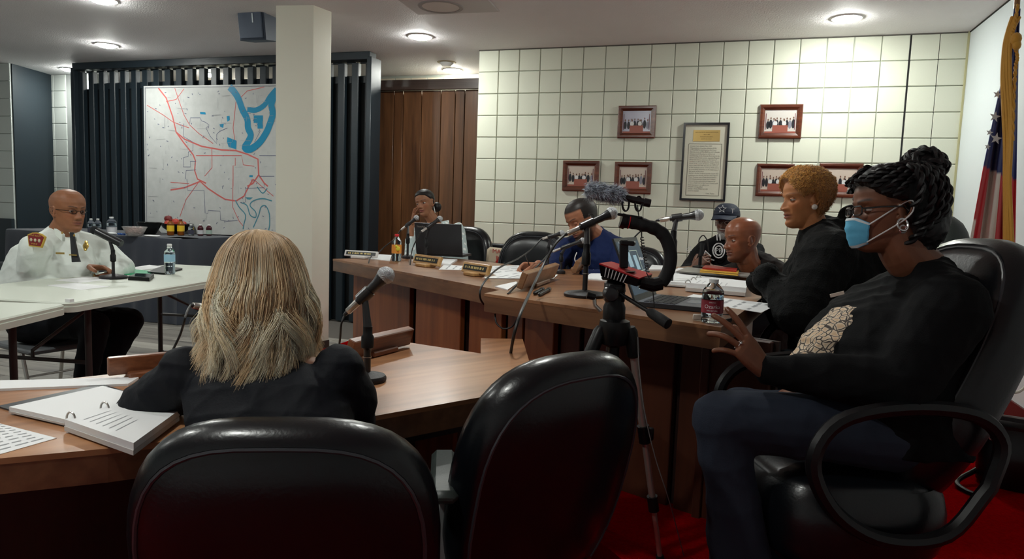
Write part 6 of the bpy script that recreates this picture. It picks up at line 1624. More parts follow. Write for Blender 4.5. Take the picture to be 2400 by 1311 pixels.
    limb(tr, [hp+X*.10, (hp+X*.10+kR)/2, kR], [.12, .095, .078]); limb(tr, [kR, (kR+aR)/2, aR], [.078, .068, .060])
    limb(tr, [hp-X*.10, kL], [.12, .08]); limb(tr, [kL, (kL+aL)/2, aL], [.080, .070, .060]); tr.sphere(hp, .17, 16)
    remesh('trousers', tr, .010, mat('navy black trousers', (.004, .005, .008), .85, spec=.25, bump=.3, bscale=60), t, 3, None, .008, 22, 5)
    for a in (aR, aL):
        obj('shoe', MB().sphere(np.array([a[0], a[1], .045])+F*.07, .14, 16, (.42, 1.0, .33), np.array([X, F, Z])), mat('black shoe', (.01, .01, .01), .25, coat=.5), t)
    ch = thing('folding_chair', 'grey steel framed chair under the man in the uniform shirt', 'chair', hp*[1, 1, 0])
    obj('seat', MB().bbox(np.array([hp[0], hp[1], hp[2]-.135])+F*.03, (.42, .42, .03), .01, X, F), mat('grey chair seat', (.12, .13, .14), .5), ch)
    bc = hp-F*.25; obj('backrest', MB().bbox(np.array([bc[0], bc[1], hp[2]+.22]), (.42, .025, .25), .01, X, F), mat('dark grey backrest', (.03, .035, .04), .5), ch)
    zs = hp[2]-.15
    for sx in (-.20, .20):
        obj('leg', MB().tube([hp*[1, 1, 0]+X*sx+F*.24, np.array([*(hp+X*sx+F*.14)[:2], zs])], .011), steel, ch)
        obj('leg', MB().tube([hp*[1, 1, 0]+X*sx-F*.26, np.array([*(hp+X*sx-F*.20)[:2], zs]), np.array([*(bc+X*sx)[:2], hp[2]+.3])], .011), steel, ch)
    obj('stretcher', MB().tube([np.array([*(hp+X*-.2+F*.20)[:2], .18]), np.array([*(hp+X*.2+F*.20)[:2], .18])], .006), steel, ch)
gold_pl = mat('gold plated', (.62, .42, .12), .3, metal=.8)
man_uniform()

# ---------------------------------------------------------------- 2. blonde woman from behind
def blonde():
    d = 1.60; t = person('blonde woman in a black puff sleeved top seen from behind at the front desk', at(640, 1300, 1.5)*[1, 1, 0])
    h = Head(at(612, 668, d+.03), cdir(.14, -.18, -1), cdir(.02, 1, -.15), .212)
    F = nrm(cdir(.1, 0, -1)*H2); X = np.array([F[1], -F[0], 0]); Z = Zw
    nb = at(615, 812, d-.02); shL, shR = at(440, 893, d-.02), at(790, 890, d-.02)
    elL, elR = at(300, 1000, d+.05), at(830, 985, d+.05); wrL, wrR = at(400, 960, d+.30), at(760, 950, d+.28)
    sk = skin_mat('fair'); mb = MB(); h.mesh(mb)
    limb(mb, [h.w(0, -.04, .2).ravel(), nb, nb-Z*.08], [.055, .056, .07]); limb(mb, [elL, wrL], [.033, .024]); limb(mb, [elR, wrR], [.033, .024])
    hand(mb, wrL, cdir(.6, -.05, -.9), cdir(0, -1, 0), cdir(.7, 0, .5), .92); hand(mb, wrR, cdir(-.6, -.05, -.9), cdir(0, -1, 0), cdir(-.7, 0, .5), .92)
    core(mb, nb, shL, elL, shR, elR)
    remesh('body', mb, .0045, sk, t, 2, face_color(h, (.55, .30, .20), (.45, .15, .12), brow=(.25, .15, .08)))
    mb = MB()
    secs = [(at(640, 1210, d-.16), .17, .12, .12, F), (at(640, 1120, d-.15), .165, .11, .11, F), (at(638, 1020, d-.10), .175, .12, .11, F), (at(632, 935, d-.05), .185, .12, .115, F), (at(624, 880, d-.03), .17, .10, .10, F), (at(618, 845, d-.02), .13, .075, .08, F), (at(615, 820, d-.02), .07, .055, .06, F)]
    torso(mb, secs[::-1], X)
    limb(mb, [shL, (shL+elL)/2+cdir(-1, .4, 0)*.012, elL], [.066, .064, .052]); limb(mb, [elL, wrL], [.055, .034])
    limb(mb, [shR, (shR+elR)/2+cdir(1, .4, 0)*.012, elR], [.066, .062, .050]); limb(mb, [elR, wrR], [.055, .034])
    mb.sphere(shL+cdir(-.1, .5, 0)*.028, .062, 16, (1, .9, .85)); mb.sphere(shR+cdir(.1, .5, 0)*.028, .062, 16, (1, .9, .85))
    remesh('top', mb, .0055, mat('black jersey', (.0035, .0045, .008), .72, spec=.25, bump=.3, bscale=200), t, 3, None, .0050, 28, 11)
    # skirt / legs under the desk
    hp = at(640, 1255, d-.15); tr = MB()
    for sx in (-.09, .09):
        k_ = hp+X*sx+F*.42-Z*.02; limb(tr, [hp+X*sx, k_], [.10, .075]); limb(tr, [k_, np.array([k_[0], k_[1], .06])], [.07, .045])
    remesh('trousers', tr, .012, MATS['navy black trousers'], t, 2)
    # ---------------- hair
    rs = np.random.RandomState(5); pxm = d/F_PX
    Yp = np.array([538, 541, 548, 560, 580, 600, 650, 700, 750, 800, 850, 900, 950]); AL = np.array([3, 26, 45, 64, 80, 90, 106, 116, 120, 116, 116, 118, 108]); 
    cx_px = np.array([606, 606, 607, 609, 610, 610, 610, 610, 612, 614, 610, 600, 590.])
    ctr = h.w(0, -.02, .5).ravel(); Rr, Bk = cdir(1, 0, 0)*1.0, cdir(0, 0, 1)
    def env(py, phi, k):
        a = np.interp(py, Yp, AL)*pxm*k; x = np.interp(py, Yp, cx_px); c = at(0, 0, 1)*0
        # point on the axis at this image row, at the head's depth
        base = CAM[None]+(FW[None]+RT[None]*((x-1200)/F_PX)[:, None]-UP[None]*((py-655.5)/F_PX)[:, None])*d
        bdep = a*1.02
        return base+Rr*(np.sin(phi)*a)[:, None]+Bk*(np.cos(phi)*bdep)[:, None]
    NL = 150; NP = 26; ALLV = []; ALLF = []; COL = []; nv = 0
    light = np.array([1.0, .78, .48]); midc = np.array([.80, .56, .33]); dark = np.array([.46, .31, .18]); pale = np.array([1.0, .96, .78])
    tri = np.arange(3)*2*PI/3
    for L in range(NL):
        phi0 = -2.2+4.4*(L+.5)/NL+rs.uniform(-.04, .04); layer = rs.rand(); kk = .86+.13*layer
        side = np.sign(phi0)
        yend = rs.uniform(800, 905) if abs(phi0) < 1.2 else rs.uniform(790, 870)
        if layer < .35: yend -= 10
        ns = 46 if layer > .3 else 26
        amp = rs.uniform(.03, .06); frq = 1.55+.25*math.sin(phi0*2.3); ph = 2.1*math.sin(phi0*1.7)+rs.uniform(-.5, .5)
        curl = rs.uniform(.010, .019); lph = 1.6*math.sin(phi0*2.2)+rs.uniform(-.9, .9); cdirn = 1 if math.sin(phi0*3.1+.6)+rs.uniform(-.5, .5) > 0 else -1; turns = rs.uniform(.95, 1.5)
        lockc = rs.rand(); 
        part = 0.10
        for s_i in range(ns):
            v = np.linspace(0, 1, NP); o1, o2 = rs.normal(0, 1, 2)
            py = 538+(yend+rs.normal(0, 15)-538)*(v**1.25)
            spreadv = .085*(1.5-.75*v)
            phi = phi0*1.0+amp*np.sin(frq*2*PI*v+ph)*sm(v, .25, .8)+o1*spreadv*.75
            k_ = (kk+o2*.018)*(1+.05*np.sin(frq*2*PI*v+ph+1.3)*sm(v, .35, .9))
            P = env(py, phi, k_)
            # curl at the tips
            cw = sm(v, .42, .80); th = lph+cdirn*turns*2*PI*np.clip((v-.38)/.62, 0, 1)**1.1+o1*.10
            tgd = Rr[None]*np.cos(phi)[:, None]-Bk[None]*np.sin(phi)[:, None]; rad_ = Rr[None]*np.sin(phi)[:, None]+Bk[None]*np.cos(phi)[:, None]
            P = P+tgd*(np.cos(th)*curl*cw)[:, None]+rad_*((np.sin(th)*.7+.25)*curl*cw)[:, None]+rad_*(.018*sm(v, .85, 1)*abs(math.sin(phi0)))[:, None]
            P = P+rs.normal(0, .0012, 3)*v[:, None]
            if rs.rand() < .008: P = P+(Rr*rs.choice([-1, 1])*rs.uniform(.005, .015)+UP*.004)*np.sin(v*PI)[:, None]
            w_ = rs.uniform(.00045, .0009)*(1-.75*sm(v, .7, 1))
            tng = np.gradient(P, axis=0); tng /= np.linalg.norm(tng, axis=1)[:, None]+1e-9
            a_ = np.cross(tng, Bk); a_ /= np.linalg.norm(a_, axis=1)[:, None]+1e-9; b__ = np.cross(tng, a_)
            ring = P[:, None]+(a_[:, None]*np.cos(tri)[None, :, None]+b__[:, None]*np.sin(tri)[None, :, None])*w_[:, None, None]
            ALLV.append(ring.reshape(-1, 3))
            i0 = nv+np.arange(NP-1)[:, None]*3+np.arange(3)[None]; i1 = nv+np.arange(NP-1)[:, None]*3+(np.arange(3)[None]+1) % 3
            ALLF.append(np.stack([i0, i1, i1+3, i0+3], -1).reshape(-1, 4)); nv += NP*3
            u = np.clip(lockc+rs.normal(0, .16), 0, 1)
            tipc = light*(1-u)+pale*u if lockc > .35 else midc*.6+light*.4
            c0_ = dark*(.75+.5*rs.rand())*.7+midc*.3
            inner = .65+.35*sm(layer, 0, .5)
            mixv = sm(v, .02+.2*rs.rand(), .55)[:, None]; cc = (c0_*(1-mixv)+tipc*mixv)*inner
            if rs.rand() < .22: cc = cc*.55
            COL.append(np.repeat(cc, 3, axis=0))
    V = np.concatenate(ALLV); Fq = np.concatenate(ALLF); Cc = np.concatenate(COL)
    me = bpy.data.meshes.new('hair'); me.vertices.add(len(V)); me.vertices.foreach_set('co', (V-ORG[t]).ravel())
    me.loops.add(len(Fq)*4); me.loops.foreach_set('vertex_index', Fq.ravel().astype(np.int32)); me.polygons.add(len(Fq))
    me.polygons.foreach_set('loop_start', np.arange(len(Fq), dtype=np.int32)*4); me.polygons.foreach_set('use_smooth', [True]*len(Fq)); me.update(calc_edges=True)
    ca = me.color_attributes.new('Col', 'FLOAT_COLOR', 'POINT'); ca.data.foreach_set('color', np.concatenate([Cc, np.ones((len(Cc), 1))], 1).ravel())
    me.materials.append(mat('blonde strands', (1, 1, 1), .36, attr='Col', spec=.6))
    hr = bpy.data.objects.new('hair', me); link(hr, t); ORG[hr] = ORG[t]; hr['kind'] = 'stuff'
    R = []
    for py in (543, 550, 560, 572, 590, 615, 650, 700, 750, 790, 815, 825):
        q = np.linspace(0, 2*PI, 40, endpoint=False); R.append(env(np.full(40, float(py)), q, .93 if py < 700 else .84 if py < 800 else .62))
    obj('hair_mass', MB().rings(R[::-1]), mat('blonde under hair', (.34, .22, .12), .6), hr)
blonde()
# ---------------------------------------------------------------- 3. woman in the pale dotted shirt
def woman_dotted():
    d = 5.30; k = .93
    t = person('woman in a pale dotted shirt resting her cheek on her hand behind the laptop', at(1020, 760, 5.4)*[1, 1, 0]+[0, 0, ZD])
    h = Head(at(996, 477, d), cdir(-.42, -.10, .90), cdir(-.16, 1, .05), .208, wide=.95, jaw=.88, lips=1.3, nose=.85)
    F = nrm(cdir(-.4, 0, .9)*H2); X = np.array([F[1], -F[0], 0]); Z = Zw
    nb = at(1018, 524, d+.03); shR, shL = at(972, 546, d-.02), at(1072, 540, d+.08)
    elR = at(960, 608, d-.20); wrR = at(963, 532, d-.06); elL = at(1084, 606, d-.06); wrL = at(1046, 606, d-.20)
    sk = skin_mat('brown'); mb = MB(); h.mesh(mb)
    limb(mb, [h.w(0, -.05, .2).ravel(), nb, nb-Z*.08], [.043, .045, .075]); torso(mb, [(at(1014, 560, d+.02), .12, .07, .07, F), (at(1016, 535, d+.03), .10, .05, .06, F), (at(1017, 524, d+.03), .04, .04, .04, F)], X)
    limb(mb, [elR, wrR], [.036, .024]); limb(mb, [elL, wrL], [.036, .024])
    hand(mb, at(967, 530, d-.06), cdir(.10, 1, .0), cdir(.95, 0, .2), cdir(-.1, 0, 1), .76, curl=(.12, .15, .2, .4), thumb=(.35, .1))
    hand(mb, wrL, cdir(-1, -.1, .2), cdir(0, -1, 0), cdir(0, 0, 1), .82)
    core(mb, nb, shL, elL, shR, elR)
    b_, _ = remesh('body', mb, .0030, sk, t, 2, face_color(h, (.33, .145, .075), (.27, .07, .065), brow=(.02, .01, .008), brow_t=.011))
    h.eyes(b_, mat('lid tan', (.27, .11, .06), .45), look=(.0, -.02), lid=(.30, .25))
    hm = mat('sleek black hair', (.008, .006, .006), .48, coat=.0, bump=.4, bscale=150)
    mb = MB(); skull_cap(h, mb, .022, .8, lambda a: .80-.05*a if a < .7 else (.765-.22*(a-.7) if a < 1.3 else (.62 if a < 1.75 else max(.16, .62-1.2*(a-1.75)))), 72, 44)
    hr = obj('hair', mb, hm, t)
    obj('hair_bun', MB().sphere(h.w(-.13, -.56, .34).ravel(), .038, 18, (1, .9, 1)), hm, hr)
    obj('earring', MB().tube([h.w(-.335, -.02, .33).ravel(), h.w(-.34, -.02, .10).ravel()], .0035, 8), mat('silver', (.75, .75, .75), .2, metal=.9), t)
    sh = mat('pale dotted cotton', (.62, .70, .68), .75, bump=.3, bscale=60)
    nt = sh.node_tree; vo = nt.nodes.new('ShaderNodeTexVoronoi'); vo.inputs['Scale'].default_value = 26; vo.inputs['Randomness'].default_value = .25
    tc = nt.nodes.new('ShaderNodeTexCoord'); nt.links.new(tc.outputs['Object'], vo.inputs['Vector'])
    cr = nt.nodes.new('ShaderNodeValToRGB'); cr.color_ramp.elements[0].position = .30; cr.color_ramp.elements[0].color = (.85, .88, .86, 1); cr.color_ramp.elements[1].position = .34; cr.color_ramp.elements[1].color = (.50, .60, .60, 1)
    nt.links.new(vo.outputs['Distance'], cr.inputs[0]); nt.links.new(cr.outputs[0], nt.nodes['Principled BSDF'].inputs['Base Color'])
    mb = MB()
    torso(mb, [(at(1022, 700, d+.10), .15, .10, .10, F), (at(1020, 620, d+.08), .155, .11, .11, F), (at(1022, 572, d+.06), .180, .11, .10, F), (at(1023, 548, d+.07), .17, .075, .09, F), (at(1023, 536, d+.085), .11, .045, .07, F)][::-1], X)
    limb(mb, [shR, elR], [.056, .046]); limb(mb, [elR, elR*.45+wrR*.55], [.046, .040]); limb(mb, [shL, (shL+elL)/2, elL], [.060, .055, .046]); limb(mb, [elL, wrL], [.046, .034])
    o, _ = remesh('shirt', mb, .0065, sh, t, 3, None, .006, 40, 4)
    obj('collar', slabq(MB(), [at(1034, 520, d-.06), at(1052, 516, d+.02), at(1054, 536, d-.06), at(1040, 545, d-.10)], -FW, 0, .006), sh, o, smooth=False)
    obj('collar', slabq(MB(), [at(1001, 524, d-.10), at(990, 528, d-.08), at(994, 548, d-.13), at(1004, 545, d-.13)], -FW, 0, .006), sh, o, smooth=False)
    legs_seated(t, at(1022, 720, d+.10), F, X, .40, 'navy black trousers')
def legs_seated(t, hp, F, X, thigh, m, zf=None, r=(.10, .075, .05), name='trousers'):
    zf = ZD if zf is None else zf; mb = MB(); hp = np.array([hp[0], hp[1], max(hp[2], zf+.50)]); mb.sphere(hp, .14, 14)
    for sx in (-.09, .09):
        k_ = hp+X*sx+F*thigh-Zw*.02; a_ = np.array([k_[0], k_[1], zf+.09])
        limb(mb, [hp+X*sx, k_], [r[0], r[1]]); limb(mb, [k_, a_], [r[1], r[2]])
        obj('shoe', MB().sphere(np.array([a_[0], a_[1], zf+.045])+F*.06, .13, 14, (.40, 1.0, .34), np.array([X, F, Zw])), mat('black shoe', (.01, .01, .01), .25, coat=.5), t)
    remesh(name, mb, .013, MATS[m], t, 2)
woman_dotted()

# ---------------------------------------------------------------- 4. man in the navy sweatshirt
def man_navy():
    d = 4.32; t = person('bearded man in a navy sweatshirt looking down and writing', at(1370, 800, 4.5)*[1, 1, 0]+[0, 0, ZD])
    h = Head(at(1364, 515, d), cdir(-.84, -.42, .42), cdir(-.32, 1, .10), .265, wide=1.0, jaw=1.08)
    F = nrm(cdir(-.75, 0, .65)*H2); X = np.array([F[1], -F[0], 0]); Z = Zw
    nb = at(1400, 560, d+.06); shL, shR = at(1452, 585, d-.02), at(1325, 583, d+.14)
    elR, wrR = at(1290, 640, d-.10), at(1262, 622, d-.28); elL, wrL = at(1462, 652, d-.24), at(1372, 648, d-.36)
    sk = skin_mat('brown'); mb = MB(); h.mesh(mb); limb(mb, [h.w(0, -.06, .22).ravel(), nb, nb-Z*.08], [.062, .066, .08])
    limb(mb, [elR, wrR], [.040, .029]); limb(mb, [elL, wrL], [.040, .029])
    hand(mb, at(1258, 624, d-.30), cdir(-1, -.02, .3), cdir(-.2, -.8, .5), cdir(0, .5, .9), 1.0, curl=(.75, .85, .95, 1.0), thumb=(.5, .7))
    hand(mb, wrL, cdir(-1, -.1, .2), cdir(0, -1, 0), cdir(0, 0, -1), 1.0)
    cap = lambda x, y, z: np.clip(sm(z+.35*np.clip(-y, 0, 1)+.0*x, .74, .79)*1.0+sm(-y, .02, .08)*sm(z, .30, .38)+sm(np.abs(x), .25, .28)*sm(z, .50, .54)*(y < .12), 0, 1)
    core(mb, nb, shL, elL, shR, elR)
    b_, _ = remesh('body', mb, .0036, sk, t, 2, face_color(h, (.34, .14, .075), (.26, .09, .07), beard=(.015, .010, .008), beard_k=.93, scalp=(.012, .008, .007), scalp_fn=cap, brow_t=.015))
    h.eyes(b_, mat('lid tan2', (.28, .11, .06), .45), closed=True)
    obj('beard', MB().sphere(h.w(0, .25, .035).ravel(), .036, 18, (1.2, .8, 1.0), np.array([h.X, h.F, h.U])), mat('black beard', (.010, .007, .006), .9, bump=1, bscale=220, bdist=.006), b_)
    nv = mat('navy sweatshirt', (.004, .012, .060), .8, spec=.25, bump=.3, bscale=150); mb = MB()
    torso(mb, [(at(1400, 760, d+.15), .20, .15, .14, F), (at(1398, 680, d+.13), .20, .16, .14, F), (at(1398, 625, d+.10), .205, .14, .14, F), (at(1400, 590, d+.07), .20, .11, .13, F), (at(1402, 570, d+.07), .14, .09, .11, F), (at(1402, 553, d+.06), .08, .08, .08, F)][::-1], X)
    limb(mb, [shL, (shL+elL)/2, elL], [.080, .072, .062]); limb(mb, [elL, wrL], [.062, .042]); limb(mb, [shR, elR], [.078, .06]); limb(mb, [elR, elR*.2+wrR*.8], [.060, .042]); limb(mb, [nb, shL], [.075, .075]); limb(mb, [nb, shR], [.075, .072])
    remesh('sweatshirt', mb, .008, nv, t, 3, None, .008, 26, 9)
    q = obj('sleeve_stripe', MB().tube(smoothpath([at(1468, 606, d-.20), at(1464, 622, d-.30), at(1452, 634, d-.36)], 4), .006, 6), wt, t)
    obj('drawstring', MB().tube(smoothpath([at(1352, 592, d-.14), at(1347, 606, d-.14), at(1350, 618, d-.14)], 4), .003, 6), wt, t)
    p = at(1240, 618, d-.36); obj('ballpoint', MB().tube([at(1243, 629, d-.34), at(1232, 598, d-.40)], [.002, .0045], 8), mic_blk, t)
    legs_seated(t, at(1400, 790, d+.15), F, X, .40, 'navy black trousers')
man_navy()

# ---------------------------------------------------------------- 5. man in the cap
def man_cap():
    d = 5.35; t = person('bearded man in a dark cap and black jacket with white lettering, hands clasped', at(1690, 760, 5.5)*[1, 1, 0]+[0, 0, ZD])
    h = Head(at(1702, 520, d), cdir(-.50, -.12, .86), cdir(.05, 1, .1), .245, wide=1.0)
    F = nrm(cdir(-.45, 0, .9)*H2); X = np.array([F[1], -F[0], 0]); Z = Zw
    nb = at(1712, 560, d+.05); shR, shL = at(1652, 588, d), at(1768, 590, d+.12); elR, elL = at(1610, 640, d-.14), at(1768, 650, d-.12)
    wrR, wrL = at(1632, 628, d-.34), at(1672, 630, d-.32)
    mb = MB(); h.mesh(mb); limb(mb, [h.w(0, -.06, .22).ravel(), nb, nb-Z*.08], [.058, .06, .08]); limb(mb, [elR, wrR], [.038, .028]); limb(mb, [elL, wrL], [.038, .028])
    hand(mb, at(1626, 628, d-.34), cdir(.55, .50, .1), cdir(.6, -.2, -.6), cdir(-.3, .7, .3), 1.0, curl=(.5, .6, .7, .8)); hand(mb, at(1672, 630, d-.32), cdir(-.75, .35, .2), cdir(-.3, -.5, -.6), cdir(.1, .8, -.2), 1.0, curl=(.5, .6, .7, .8))
    core(mb, nb, shL, elL, shR, elR)
    b_, _ = remesh('body', mb, .0036, skin_mat('brown'), t, 2, face_color(h, (.15, .065, .04), (.13, .05, .045), brow=(.12, .11, .10), beard=(.36, .34, .32), beard_k=.85, mustache=0))
    h.eyes(b_, mat('lid dark', (.11, .05, .03), .45), lid=(.5, .4)); glasses(h, t, steel, .080, .060, .0016)
    mb = MB()
    for i in range(900):
        u = rng.uniform(-.20, .20); zz = rng.uniform(-.03, .15) if abs(u) < .17 else rng.uniform(.0, .3); x, y, z = h.surf(np.array([u*4.2]), np.array([max(.02, zz)]), 0.01); p = h.w(x, y, z)[0]
        dn = nrm(h.F*.5-h.U*.8+np.array([rng.uniform(-.5, .5) for _ in range(3)])); sd = nrm(np.cross(dn, h.F))*.001; mb.add([p-sd, p+sd, p+dn*.016], [(0, 1, 2)])
    obj('beard', mb, mat('white grey beard', (.42, .40, .38), .8), b_, kind='stuff')
    nvc = mat('navy cap cloth', (.010, .016, .035), .7, bump=.3, bscale=200); mb = MB()
    skull_cap(h, mb, .07, .7, lambda a: .70-.05*a if a < 1.5 else .62-.06*(a-1.5)); cp_ = obj('cap_crown', mb, nvc, t)
    G = []
    for i in range(15):
        a = -1.15+2.3*i/14; x0_, y0_, z0_ = h.surf(np.array([a]), np.array([.70]), .06); row = []
        for j in range(7):
            v = j/6; ext = .36*math.cos(a*.85)**.8*v; row.append(h.w(x0_*(1+.0*v), y0_+ext, z0_-.09*v*v-.05*v*abs(a))[0])
        G.append(row)
    G = np.array(G); mb = MB().grid(G); mb.grid((G-h.U*.006)[::-1]); obj('cap_brim', mb, nvc, cp_)
    obj('brim_edge', MB().tube([g[-1] for g in G], .004, 6), nvc, cp_)
    sr = nrm(h.F*.9+h.X*.0+h.U*.35); x, y, z = h.surf(np.array([.12]), np.array([.84]), .10); c = h.w(x, y, z)[0]
    V_, F_ = star(c-sr*.008, .034, sr, h.U); obj('cap_star', MB().add(V_, F_), wt, cp_, smooth=False); V_, F_ = star(c-sr*.006, .024, sr, h.U); obj('cap_star', MB().add(V_, F_), nvc, cp_, smooth=False)
    x, y, z = h.surf(np.array([-.62]), np.array([.80]), .09); c = h.w(x, y, z)[0]; sr = nrm(h.F*.75-h.X*.6+h.U*.2); q = text_mb('T', c+sr*.004-h.U*.015, np.cross(h.U, sr), h.U, .05); obj('cap_letter', q, wt, cp_, smooth=False)
    jk = mat('black varsity wool', (.0035, .0035, .005), .85, spec=.25, bump=.4, bscale=200); mb = MB()
    torso(mb, [(at(1708, 760, d+.15), .20, .15, .14, F), (at(1706, 680, d+.10), .21, .16, .14, F), (at(1706, 625, d+.08), .215, .14, .14, F), (at(1708, 590, d+.06), .21, .11, .13, F), (at(1712, 570, d+.05), .14, .09, .11, F), (at(1712, 553, d+.05), .075, .07, .07, F)][::-1], X)
    limb(mb, [shR, (shR+elR)/2, elR], [.080, .078, .070]); limb(mb, [elR, elR*.3+wrR*.7], [.068, .048]); limb(mb, [shL, elL], [.080, .066]); limb(mb, [elL, elL*.3+wrL*.7], [.066, .048]); limb(mb, [nb, shR], [.07, .075]); limb(mb, [nb, shL], [.07, .075])
    j_, JV = remesh('jacket', mb, .009, jk, t, 3, None, .008, 24, 13)
    def onb(px, py, dd=-.004):
        """front surface of the jacket below a picture point"""
        rd = ray(px, py); q = JV-CAM; zz = q@FW; dist = np.linalg.norm(q/zz[:, None]-rd[None], axis=1); m_ = dist < .006
        dpt = zz[m_].min() if m_.any() else d-.2
        return at(px, py, dpt+dd)
    for s_, px, py, sz in (('BLUFF', 1662, 640, .10), ('57', 1664, 605, .085)):
        cc = onb(px, py)-FW*.02; q = text_mb(s_, cc, nrm(cdir(.35, 1, 0)), nrm(cdir(-1, .35, .0)), sz); obj('jacket_lettering', q, wt, t, smooth=False)
    c = onb(1683, 588)-FW*.015
    mb = MB()
    for r_ in (.055, .035): mb.tube([c+RT*math.cos(q)*r_*.8+UP*math.sin(q)*r_ for q in np.arange(16)*2*PI/16], .005, 6, closed=True)
    obj('chest_badge', mb, wt, t)
    q = text_mb('PB', onb(1683, 592)-FW*.018, RT, UP, .045); obj('jacket_lettering', q, wt, t, smooth=False)
    q = text_mb('57', onb(1617, 590)-FW*.015, nrm(cdir(.8, .5, 0)), nrm(cdir(-.5, .8, 0)), .05); obj('jacket_lettering', q, wt, t, smooth=False)
    for x in (1680, 1687): obj('neck_stripe', MB().tube([at(x, 550, d-.10), at(x+1, 564, d-.12)], .004, 6), wt, t)
    legs_seated(t, at(1708, 790, d+.15), F, X, .40, 'navy black trousers')
man_cap()

# ---------------------------------------------------------------- 6. bald man in profile
def man_bald():
    d = 4.25; t = person('bald man in a black shirt facing left behind the open binder', at(1770, 800, 4.2)*[1, 1, 0]+[0, 0, ZD])
    h = Head(at(1738, 562, d), cdir(-.95, -.08, .22), cdir(-.06, 1, .05), .272, wide=1.0, jaw=1.08, nose=1.15, lips=1.15)
    F = nrm(cdir(-.85, 0, .5)*H2); X = np.array([F[1], -F[0], 0]); Z = Zw
    nb = at(1778, 612, d+.05); shL, shR = at(1838, 650, d-.06), at(1716, 648, d+.20); elL, elR = at(1820, 770, d-.05), at(1700, 760, d+.15); wrL, wrR = at(1760, 800, d-.15), at(1680, 790, d-.02)
    mb = MB(); h.mesh(mb); limb(mb, [h.w(0, -.08, .25).ravel(), h.w(0, -.14, .0).ravel(), nb-Z*.06], [.068, .068, .085])
    limb(mb, [elL, wrL], [.040, .030]); limb(mb, [elR, wrR], [.040, .030]); hand(mb, wrL, cdir(-1, -.3, 0), cdir(0, -1, 0), cdir(0, 0, -1)); hand(mb, wrR, cdir(-1, -.3, 0), cdir(0, -1, 0), cdir(0, 0, 1))
    core(mb, nb, shL, elL, shR, elR)
    b_, _ = remesh('body', mb, .0032, skin_mat('brown bald'), t, 2, face_color(h, (.235, .085, .042), (.15, .05, .04), brow=(.05, .025, .018), brow_t=.012, beard=(.06, .028, .018), beard_k=.45, scalp=(.30, .10, .05), scalp_fn=lambda x, y, z: .6*sm(z, .62, .8)))
    MATS['skin brown bald'].node_tree.nodes['Principled BSDF'].inputs['Roughness'].default_value = .30
    h.eyes(b_, mat('lid brown2', (.19, .07, .035), .45), look=(.0, -.02), lid=(.45, .40))
    mb = MB()
    torso(mb, [(at(1775, 850, d+.1), .21, .15, .15, F), (at(1775, 740, d+.08), .22, .16, .15, F), (at(1774, 672, d+.07), .215, .14, .15, F), (at(1776, 640, d+.06), .17, .11, .13, F), (at(1778, 624, d+.05), .10, .095, .095, F)][::-1], X)
    limb(mb, [shL, elL], [.085, .07]); limb(mb, [elL, wrL], [.066, .05]); limb(mb, [shR, elR], [.085, .07]); limb(mb, [elR, wrR], [.066, .05]); limb(mb, [nb-Z*.02, shL], [.085, .08]); limb(mb, [nb-Z*.02, shR], [.085, .08])
    remesh('shirt', mb, .009, mat('charcoal brown shirt', (.010, .006, .005), .8, spec=.25, bump=.3, bscale=120), t, 3, None, .007, 24, 17)
    legs_seated(t, at(1778, 860, d+.1), F, X, .36, 'navy black trousers')
man_bald()

